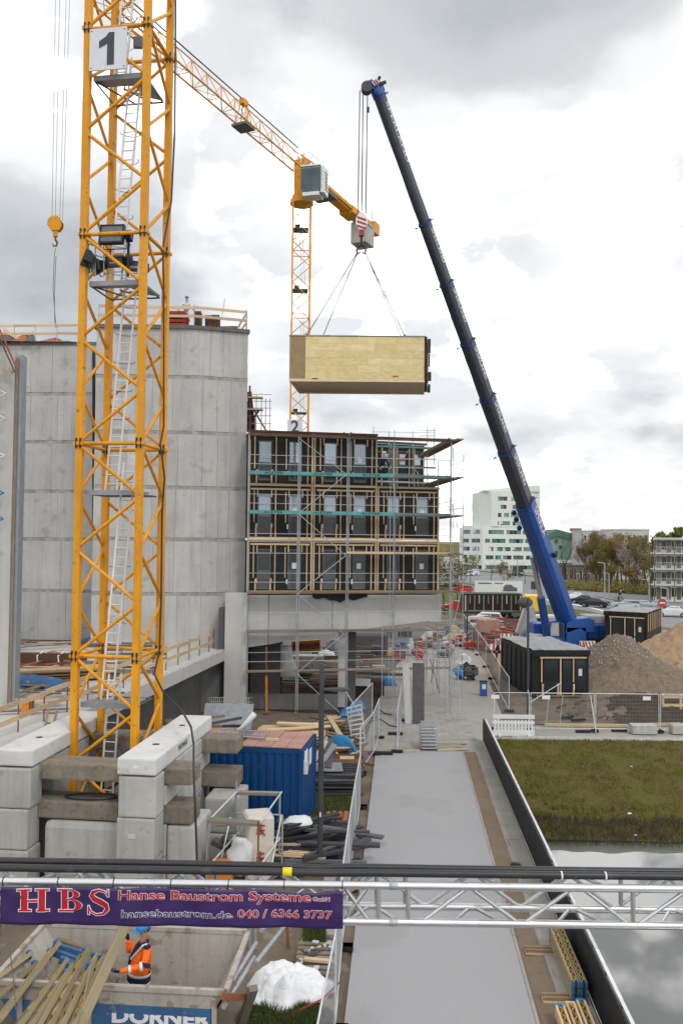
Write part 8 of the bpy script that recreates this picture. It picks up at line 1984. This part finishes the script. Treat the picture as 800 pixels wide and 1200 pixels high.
car('sedan', 582, 671, 2.9, 'small silver car in front of the white office block')
car('dark', 603, 676, 2.9, 'dark car in front of the office block near the container', 'cars parked on the street side')
car('silver', 519, 680, 2.9, 'silver car glimpsed between scaffold tubes', None)
# cyclist
t = thing('cyclist', 'distant cyclist riding on the avenue above the parked cars', 'cyclist', gp(725, 705)); p = gp(725, 705)
for s in (-.5, .5): b = MB(); b.path([p + V((s + .33 * cos(a), 0, .35 + .33 * sin(a))) for a in [k * pi / 8 for k in range(17)]], .03, 4); b.build('wheel', 'tyre', t)
bar('frame', p + V((-.5, 0, .35)), p + V((.35, 0, .9)), .04, 'dark_metal', t); bar('frame', p + V((.5, 0, .35)), p + V((.35, 0, 1.0)), .04, 'dark_metal', t)
fg = figure(p + V((-.1, 0, .1)), 'distant rider in dark clothes on the bicycle on the avenue', 'navy', 'navy', 'white_plastic', 1.57, ((-.2, -.45, 1.0), (.2, -.45, 1.0)), bend=.3)

# ================================================================ FAR BUILDINGS
FB_ = thing('office_block', 'white eight storey office block with teal windows behind the crane boom', 'building', at(600, 668, 310))
def xz(px, py, Y): p = at(px, py, Y); return p
def wall_with_windows(root, px0, px1, Y0, Y1, rows, wm, glass, groups, ztop, zbase=0.0, depth=.45, D=14, frame_=False):
    """front strip: core set back, spandrel bands and piers in front of it, windows between"""
    A = at(px0, 640, Y0); B = at(px1, 640, Y1); A = V((A.x, Y0, 0)); B = V((B.x, Y1, 0)); d = B - A; L_ = d.length; d.normalize(); n = V((d.y, -d.x, 0))
    b = MB(); b.prism([A - n * depth + V((0, 0, zbase)), B - n * depth + V((0, 0, zbase)), B - n * D + V((0, 0, zbase)), A - n * D + V((0, 0, zbase))], (0, 0, ztop - zbase - .05)); b.build('core', wm, root)
    z = zbase
    for (z0, z1) in rows + [(ztop, ztop)]:
        b = MB(); b.prism([A + V((0, 0, z)), B + V((0, 0, z)), B - n * depth * .98 + V((0, 0, z)), A - n * depth * .98 + V((0, 0, z))], (0, 0, z0 - z)); b.build('wall', wm, root); z = z1
    for ri, (z0, z1) in enumerate(rows):
        g = groups[ri % len(groups)] if isinstance(groups, list) else groups
        last = 0.0
        edges = [on_line(px, A, B) for pr_ in g for px in pr_]
        ss = [min(max((e_ - A).dot(d), 0), L_) for e_ in edges]
        for i in range(0, len(ss), 2):
            s0, s1 = ss[i], ss[i + 1]
            if s0 - last > .02: b = MB(); b.prism([A + d * last + V((0, 0, z0)), A + d * s0 + V((0, 0, z0)), A + d * s0 - n * depth * .96 + V((0, 0, z0)), A + d * last - n * depth * .96 + V((0, 0, z0))], (0, 0, z1 - z0)); b.build('pier', wm, root)
            m_n = max(1, int(round((s1 - s0) / 1.5)))
            for q in range(m_n):
                a0 = A + d * (s0 + (s1 - s0) * q / m_n + .05) - n * (depth * .8); a1 = A + d * (s0 + (s1 - s0) * (q + 1) / m_n - .08) - n * (depth * .8)
                gm = glass if random.random() < .8 else 'window_dark'
                b = MB(); b.prism([a0 + V((0, 0, z0 + .05)), a1 + V((0, 0, z0 + .05)), a1 + V((0, 0, z1 - .05)), a0 + V((0, 0, z1 - .05))], n * .06); b.build('window', gm, root)
                if random.random() < .2:
                    b = MB(); h0 = z0 + (z1 - z0) * random.choice((.05, .4)); b.prism([a0 + n * .10 + V((0, 0, h0)), a0.lerp(a1, .55) + n * .10 + V((0, 0, h0)), a0.lerp(a1, .55) + n * .10 + V((0, 0, z1 - .05)), a0 + n * .10 + V((0, 0, z1 - .05))], n * .03); b.build('blind', 'white_render', root)
            last = s1
        if L_ - last > .02: b = MB(); b.prism([A + d * last + V((0, 0, z0)), B + V((0, 0, z0)), B - n * depth * .96 + V((0, 0, z0)), A + d * last - n * depth * .96 + V((0, 0, z0))], (0, 0, z1 - z0)); b.build('pier', wm, root)
Yf = 310
def rz_(cy, h=4.6): return (at(600, cy + h / 2, Yf).z, at(600, cy - h / 2, Yf).z)
low_rows = [rz_(666, 6.5)] + [rz_(c_, 4.8) for c_ in (653.5, 643.7, 634, 623.7)]
up_rows = [rz_(c_, 4.8) for c_ in (613.3, 603.6, 594, 584.3)]
zl = at(600, 617.5, Yf).z; zu = at(600, 575, Yf).z
wall_with_windows(FB_, 565, 634, Yf, Yf + 4, low_rows, 'white_render', 'window_teal', [[(567, 632)], [(569, 578), (580, 587), (589, 599), (601, 613), (616, 630)], [(572, 578), (580, 598), (600, 611), (613, 628)], [(568, 574), (576, 592), (596, 613), (615, 628)], [(572, 590), (593, 610), (612, 629)]], zl + .6, D=22)
wall_with_windows(FB_, 538, 565, Yf + 10, Yf, low_rows, 'white_render', 'window_teal', [[(540, 564)], [(541, 547), (549, 557), (560, 563)], [(542, 550), (553, 561)], [(541, 549), (552, 562)], [(542, 551), (554, 562)]], zl - .4, D=20)
wall_with_windows(FB_, 575, 632, Yf + .3, Yf + 4, [(a + .0, c_) for a, c_ in up_rows], 'white_render', 'window_teal', [[(577, 584), (586, 597), (600, 612), (616, 624)], [(579, 587), (590, 596), (598, 611), (616, 625)], [(576, 583), (586, 593), (600, 612), (618, 624)], [(576, 594), (598, 607), (609, 626)]], zu, zbase=zl + .1, D=20)
wall_with_windows(FB_, 567, 575, Yf + 9, Yf + .3, [(a + .3, c_ + .1) for a, c_ in up_rows], 'white_render', 'window_teal', [[(568.5, 571), (572, 574)]], zu - .6, zbase=zl + .1, D=2.5)
b = MB(); A_ = at(567, 573.5, Yf + 3); B_ = at(632, 569, Yf + 3); b.prism([A_, B_, V((B_.x, B_.y, zu - .1)), V((A_.x, A_.y, zu - .1))][::-1], (0, 14, 0)); b.build('parapet', 'white_render', FB_)
# green buildings
G_ = thing('green_building', 'pale green block with slanting dark green roof behind the bare tree', 'building', at(660, 668, 262))
Yg = 262
def tri(root, name, pts, Y, m_, D=10): b = MB(); b.prism([at(x, y, Y) for x, y in pts][::-1], (0, D, 0)); return b.build(name, m_, root)
tri(G_, 'wall', [(641, 670), (641, 627), (652, 620.5), (672, 626), (690, 622), (698, 626), (698, 670)], Yg, 'green_render', 14)
tri(G_, 'roof', [(641, 627.5), (652, 620), (675, 626.5), (672, 633), (652, 628), (644, 631)], Yg - .6, 'green_dark', 12)
tri(G_, 'wall_panel', [(672, 656), (672, 643), (681, 641), (681, 656)], Yg - .4, 'white_warm', .3)
tri(G_, 'wall_band', [(641, 660), (641, 656), (692, 656), (692, 660)], Yg - .5, 'white_render', .4)
for px in range(643, 696, 5): tri(G_, 'window', [(px, 668), (px, 661), (px + 3.5, 661), (px + 3.5, 668)], Yg - .3, 'window_dark', .2)
for (px, py) in ((645, 650), (650, 650), (655, 643), (684, 648), (690, 648), (684, 636), (690, 636), (650, 636)): tri(G_, 'window', [(px, py), (px, py - 4), (px + 3, py - 4), (px + 3, py)], Yg - .3, 'window_dark', .2)
tri(G_, 'roof_cabin', [(671, 622), (671, 619), (681, 619), (681, 622)], Yg + 3, 'wood_grey', 4)
def block(name, label, px0, px1, ytop, ybase, Y, wm, cols_, rows_, wy, D=12, win='window_dark', extra=None):
    t = thing(name, label, 'building', at((px0 + px1) / 2, ybase, Y)); p0 = at(px0, ybase, Y); p1 = at(px1, ytop, Y); zb_ = min(0, p0.z)
    b = MB(); b.b2((p0.x, Y, zb_), (p1.x, Y + D, p1.z)); b.build('wall', wm, t); b = MB(); b.b2((p0.x - .15, Y - .15, p1.z), (p1.x + .15, Y + D + .15, p1.z + .3)); b.build('roof', 'stone_dark' if wm != 'white_warm' else 'white_warm', t)
    W_ = p1.x - p0.x; 
    for r in range(rows_):
        z = at(px0, wy[0] + (wy[1] - wy[0]) * r / max(1, rows_ - 1), Y).z
        for c_ in range(cols_):
            x = p0.x + W_ * (c_ + .5) / cols_; w_ = W_ / cols_ * .5
            f = MB(); f.b2((x - w_ / 2, Y - .06, z - .8), (x + w_ / 2, Y + .05, z + .8)); fo_ = f.build('window', 'white_render', t); g = MB(); g.b2((x - w_ / 2 + .08, Y - .09, z - .7), (x + w_ / 2 - .08, Y - .062, z + .7)); g.build('pane', win, fo_)
    return t
block('apartment_block', 'pale apartment block behind the blossoming trees left of the brown thicket', 682, 712, 623, 672, 250, 'white_warm', 5, 5, (630, 664))
block('apartment_block', 'grey white apartment block with flat roof behind the trees at the centre right', 719, 760, 621.5, 672, 235, 'white_warm', 6, 5, (630, 664))
block('low_shed', 'low row of grey garages behind the street trees', 640, 720, 664, 682, 215, 'wood_grey', 12, 1, (675, 675), D=5, win='stone_dark')
# far buildings seen through the scaffold
block('apartment_block', 'long low pale building glimpsed through the scaffold at the left', 420, 536, 655, 672, 300, 'white_warm', 18, 2, (660, 667))
# balcony building
BBd = thing('balcony_block', 'white four storey block with railing access balconies at the right picture edge', 'building', at(790, 706, 146)); Yb = 146
p0 = at(765, 706, Yb); x1 = at(830, 640, Yb).x; zt = at(790, 632.5, Yb).z; SKW = V((4.6, 11, 0)); b = MB(); b.prism([V((p0.x + .5, Yb + 1.4, 0)), V((x1 + 12, Yb + 1.4, 0)), V((x1 + 12, Yb + 1.4, zt)), V((p0.x + .5, Yb + 1.4, zt))], SKW); b.build('wall', 'white_render', BBd)
b = MB(); b.prism([V((p0.x - .2, Yb - .5, zt)), V((x1 + 12, Yb - .5, zt)), V((x1 + 12, Yb - .5, zt + .35)), V((p0.x - .2, Yb - .5, zt + .35))], SKW * 1.15); b.build('roof', 'white_warm', BBd)
sts = [at(790, y_, Yb).z for y_ in (704, 685.5, 667, 648.5)]
for k, z in enumerate(sts):
    if k: slab('balcony_slab', ((p0.x + x1 + 12) / 2, Yb + .55, z), (x1 + 12 - p0.x, 1.75, .22), 'white_warm', BBd)
    for q in range(40):
        x = p0.x + .1 + q * .28
        if k: slab('baluster', (x, Yb - .28, z + .6), (.05, .04, .95), 'galv', BBd)
    if k: slab('hand_rail', (p0.x + 5.7, Yb - .28, z + 1.1), (11.5, .06, .06), 'galv', BBd)
    for q in range(6):
        x = p0.x + 1.0 + q * 1.75; f = slab('door', (x + .4, Yb + 1.37, z + 1.15), (.7, .06, 2.1), 'wood_grey', BBd); g = slab('window', (x - .45, Yb + 1.37, z + 1.35), (.8, .05, 1.5), 'window_dark', BBd)
for q in range(4): slab('column', (p0.x + .1 + q * 3.4, Yb - .3, zt / 2), (.16, .16, zt), 'wood_grey', BBd)

# ================================================================ TREES
def tree(name, label, base, H, spread, kind_m, leaf=None, nleaf=0, seed=1, depth_=5, upright=.75, trunk=.16, lsz=.12, grp=None, fork=.16):
    rnd = random.Random(seed); t = thing(name, label, 'tree', base, grp)
    tb = MB(); cb2 = MB(); tips = []
    def grow(p, d, L_, r, lev):
        n = 3; pts = [p]; rs = [r]
        for i in range(n):
            d = (d + V((rnd.uniform(-.16, .16), rnd.uniform(-.16, .16), .05))).normalized(); pts.append(pts[-1] + d * (L_ / n)); rs.append(r * (1 - .38 * (i + 1) / n))
        (tb if lev < 2 else cb2).path(pts, rs, 5 if lev < 2 else 3)
        if lev >= 2: tips.extend(pts[1:])
        if lev >= depth_: return
        k = rnd.choice((2, 3, 3)) + (1 if lev == 0 else 0)
        for i in range(k):
            a = rnd.uniform(0, 6.28); sp_ = rnd.uniform(.35, .8) * spread; nd = (d * upright + V((cos(a) * sp_, sin(a) * sp_, rnd.uniform(0, .35)))).normalized()
            q = pts[-1] if i < 2 else pts[rnd.choice((1, 2))]
            grow(q, nd, L_ * rnd.uniform(.62, .82), rs[-1] * .72, lev + 1)
    base = V(base); grow(base, V((0, 0, 1)), H * .27, trunk, 0)
    zm = max(v.z for v in cb2.v) - base.z; 
    for B_ in (tb, cb2):
        for v in B_.v: v.z = base.z + (v.z - base.z) * H / zm
    tips = [V((p.x, p.y, base.z + (p.z - base.z) * H / zm)) for p in tips]
    tb.build('trunk', kind_m, t)
    mats_ = [kind_m]
    if leaf:
        mats_ = [kind_m, leaf]; cb2.mi = [0] * len(cb2.f)
        for k in range(nleaf):
            p = rnd.choice(tips) + V((rnd.gauss(0, .28), rnd.gauss(0, .28), rnd.gauss(0, .25))); a = rnd.uniform(0, 6.3); e_ = rnd.uniform(-1, 1); s = lsz * rnd.uniform(.6, 1.5)
            u = V((cos(a), sin(a), e_ * .6)) * s; v2 = V((-sin(a) * e_, cos(a) * .4, .8)) * s; o = len(cb2.v); cb2.v += [p - u, p + v2 * .6, p + u, p - v2 * .6]; cb2.f.append((o, o + 1, o + 2, o + 3)); cb2.mi.append(1)
    cb2.build('crown', mats_ if len(mats_) > 1 else mats_[0], t); return t
def T(px, py, ytop, sp_, km, lf, n, seed, label, grp=None, lsz=.14, dp=5, up=.75, tk=.2):
    p = gp(px, py); H = at(px, ytop, p.y).z; return tree('tree', label, p, H, sp_, km, lf, n, seed, dp, up, tk, lsz, grp)
T(662, 685, 620, 1.0, 'bark', None, 0, 3, 'bare dark tree standing alone in front of the green building', dp=6, up=.9, tk=.35)
row = [(694, 682, 628, 'bark_grey', 'blossom', 2600, 'pale blossoming tree left of the brown thicket'), (703, 688, 622, 'bark', 'leaf_brown', 2600, 'tall brown budding tree at the left of the thicket'), (712, 690, 630, 'bark', 'leaf_olive', 2400, 'olive budding tree second in the thicket'),
       (720, 690, 634, 'bark', 'leaf_brown', 2400, 'brown budding tree in the centre of the thicket'), (728, 692, 628, 'bark', 'leaf_brown', 1500, 'dark thin tree right of the thicket centre'), (737, 691, 636, 'bark', None, 0, 'dark bare tree in front of the pale apartment block'),
       (746, 693, 632, 'bark_grey', 'blossom', 1600, 'sparse pale blossoming tree before the apartment block'), (753, 694, 626, 'bark', 'leaf_olive', 2400, 'olive tree beside the balcony block'), (684, 680, 634, 'bark_grey', 'blossom', 1600, 'small whitish tree beside the green building'),
       (760, 697, 640, 'bark', 'leaf_brown', 1300, 'low brown tree at the corner of the balcony block'), (699, 689, 655, 'bark', 'leaf_olive', 1500, 'low olive shrub tree at the foot of the thicket, left'), (716, 694, 662, 'bark', 'leaf_olive', 1500, 'low olive shrub tree at the foot of the thicket, centre'), (742, 695, 664, 'bark', 'leaf_brown', 1500, 'low brown shrub tree at the foot of the thicket, right')]
for k, (px, yt_, km, lf, lb) in enumerate(((698, 624, 'bark', 'leaf_brown', 'between the first two'), (707, 621, 'bark', 'leaf_brown', 'the tallest'), (716, 626, 'bark', 'leaf_olive', 'left of its centre'), (724, 624, 'bark', 'leaf_brown', 'right of its centre'), (732, 630, 'bark', 'leaf_brown', 'before the flat roofed block'), (742, 628, 'bark', 'leaf_brown', 'near the balcony block'), (688, 636, 'bark_grey', 'leaf_brown', 'at its left end'), (757, 630, 'bark', 'leaf_brown', 'at its right end'))): T(px, 686 + k % 3, yt_, .62, km, lf, 5200, 120 + k, 'slim brown tree in the thicket, ' + lb, 'trees along the avenue', lsz=.10)
for k, (px, py, yt_, km, lf, n, lb) in enumerate(row): T(px, py, yt_, 1.0 if k not in (10, 11, 12) else 1.5, km, lf, int(n * 1.9), 20 + k, lb, 'trees along the avenue', lsz=.11)
T(783, 662 + 14, 618, 1.3, 'bark', 'leaf_green', 4000, 41, 'fresh green tree rising behind the balcony block', lsz=.4); T(770, 676, 624, 1.2, 'bark', 'leaf_green', 2500, 42, 'smaller green tree behind the left end of the balcony block', lsz=.35)
for k in range(9):
    px = 641 + k * 5.6; p = gp(px, 684 + k * .3); tree('pollard_tree', 'short dark pollarded street tree, number %s of the row before the garages' % ('one', 'two', 'three', 'four', 'five', 'six', 'seven', 'eight', 'nine')[k], p, 4.4, .5, 'bark', None, 0, 60 + k, 3, 1.2, .28, .1, 'pollarded street trees')
for k, (px, py, yt_) in enumerate(((551, 683, 650), (575, 680, 652), (591, 690, 655), (615, 684, 654), (636, 686, 650), (529, 700, 640), (535, 705, 655), (520, 720, 650))):
    T(px, py, yt_, .9, 'bark', 'leaf_olive' if k % 2 == 0 or k > 4 else None, 500, 80 + k, 'thin young street tree %s' % ('left of the office entrance', 'before the office corner', 'left of the dark container', 'right of the container before the office', 'beside the crane boom', 'seen through the scaffold', 'right of the one in the scaffold', 'at the scaffold foot')[k], 'young street trees', lsz=.16, dp=4, tk=.1)
b = MB()
for k in range(9000):
    u = random.random(); px = 640 + 130 * u; p = gp(px, 688 + 8 * u + rr(-3, 2)); s = rr(.15, .4); a = rr(0, 6.3); z = rr(0, 1.8) * rr(.2, 1)
    o = len(b.v); b.v += [V((p.x - s * cos(a), p.y, z)), V((p.x, p.y + s * .3, z + s)), V((p.x + s * cos(a), p.y + s * sin(a), z)), V((p.x, p.y, z - s * .4))]; b.f.append((o, o + 1, o + 2, o + 3)); b.mi.append(0)
tag(kind(b.build('hedge', 'leaf_olive'), 'stuff'), 'low olive undergrowth along the avenue below the trees', 'undergrowth')
# signs, lamps and posts on the avenue
t = thing('road_sign', 'round red no entry sign on a pole above the low loader', 'road sign', gp(775, 757)); p = at(775, 706.5, 84); g0 = V((p.x, 84, 0)); bar('pole', g0, p, .05, 'galv', t)
b = MB(); b.tube(p + V((0, -.05, 0)), p + V((0, -.09, 0)), .42, 20); b.build('disc', 'red_paint', t); b = MB(); b.b2((p.x - .28, 84 - .11, p.z - .07), (p.x + .28, 84 - .092, p.z + .07)); b.build('white_bar', 'print_white', t)
for k, (px, py, yt_) in enumerate(((559, 684, 652), (606, 690, 656), (713, 700, 672), (760, 708, 680), (708, 706, 660), (782, 712, 690))):
    p = gp(px, py); q = at(px, yt_, p.y); t = thing('street_lamp', 'slender distant lamp column %s' % ('left of the office block', 'right of the office entrance', 'on the avenue before the thicket', 'by the grey road sign', 'rising from the parked car row', 'near the right edge')[k], 'street lamp', p, 'distant lamp columns'); bar('post', p, V((q.x, p.y, q.z)), .09, 'galv', t); bar('arm', V((q.x, p.y, q.z)), V((q.x - 1.2, p.y, q.z + .15)), .06, 'galv', t)
t = thing('info_sign', 'grey blue square road sign left of the balcony block', 'road sign', gp(763, 705)); p = at(763, 697, 148); slab('board', p, (1.3, .1, 1.8), 'galv_plate', t); bar('pole', V((p.x, 148.1, 0)), V((p.x, 148.1, p.z)), .06, 'galv', t)
t = thing('road_container', 'small dark grey hoist box near the avenue left of the boom', 'box', gp(626, 699)); p = at(625.5, 686, 130); slab('body', p, (.9, .5, 1.2), 'lamp_grey', t); bar('pole', V((p.x, 130, 0)), p, .06, 'galv', t)
for k, (px0, px1, m_, lb) in enumerate(((584, 590, 'white_warm', 'white kiosk cube in front of the office block'), (601, 611, 'stone_dark', 'dark container box before the office block'))):
    a_ = at(px0, 673, 285); c_ = at(px1, 666, 285); box_thing('street_box', lb, 'box', ((a_.x + c_.x) / 2, 285, 0), (c_.x - a_.x, 3, at(600, 663, 285).z), m_)
box_thing('flat_roof_box', 'low white flat load behind the counterweight of the mobile crane', 'box', (at(700, 728, 92).x, 92, 0), (4.2, 3, 1.5), 'white_warm')

# alike loose pieces: say what sets each apart (colour, length, place in its row)
def nth(i): return '%d%s' % (i, 'th' if 10 < i % 100 < 14 else {1: 'st', 2: 'nd', 3: 'rd'}.get(i % 10, 'th'))
CW = {'wood_new': 'pale', 'wood_old': 'brown', 'wood_grey': 'weathered grey', 'stone_dark': 'dark grey', 'grey_metal': 'mid grey', 'dark_metal': 'black', 'lamp_grey': 'charcoal', 'rust': 'rusty', 'red_paint': 'red', 'white_warm': 'whitish', 'brown_board': 'dark brown', 'concrete_dark': 'concrete grey', 'wood_yellow': 'yellowish', 'concrete_block': 'light grey', 'soil': 'earthy', 'skip_blue': 'blue', 'galv_plate': 'light grey', 'white_plastic': 'white'}
for g_, noun, where in (('loose planks on the concrete deck', 'plank', 'on the concrete deck'), ('formwork bars piled by the core wall', 'formwork bar', 'at the core wall'), ('scraps of timber on the skip floor', 'timber scrap', 'on the skip floor'),
                        ('stones in the dirt beside the skip', 'stone', 'in the dirt beside the skip'), ('dark profiles piled below the container', 'profile', 'in the pile below the container'), ('timber offcuts between container and fence', 'timber offcut', 'between container and fence'),
                        ('dark beams stacked behind the ballast', 'beam', 'behind the ballast'), ('stored timbers in the yard under the beam', 'timber', 'in the yard under the beam'), ('machine parts by the mobile crane', 'machine part', 'beside the mobile crane'), ('litter on the canal bank', 'litter scrap', 'on the grass bank'), ('gear on the way under the beam', 'gear', 'under the beam end')):
    ob = [o for o in S.objects if o.get('group') == g_]; key = lambda o: o.matrix_local.translation.x / o.matrix_local.translation.y
    by = {}
    for o in ob:
        me = o.data if o.type == 'MESH' else o.children[0].data; ln_ = max((o if o.type == 'MESH' else o.children[0]).scale)
        by.setdefault((CW.get(me.materials[0].name, 'pale'), 'long' if ln_ > 1.9 else 'short'), []).append(o)
    for (cw, lw_), li in by.items():
        li.sort(key=key)
        for i, o in enumerate(li): o['label'] = '%s %s %s %s, %s from the left' % (lw_ if noun != 'stone' else 'small', cw, noun, where, nth(i + 1) if len(li) > 1 else 'the only one')
for o in list(S.objects):
    if o.get('label') == 'x': bpy.data.objects.remove(o)
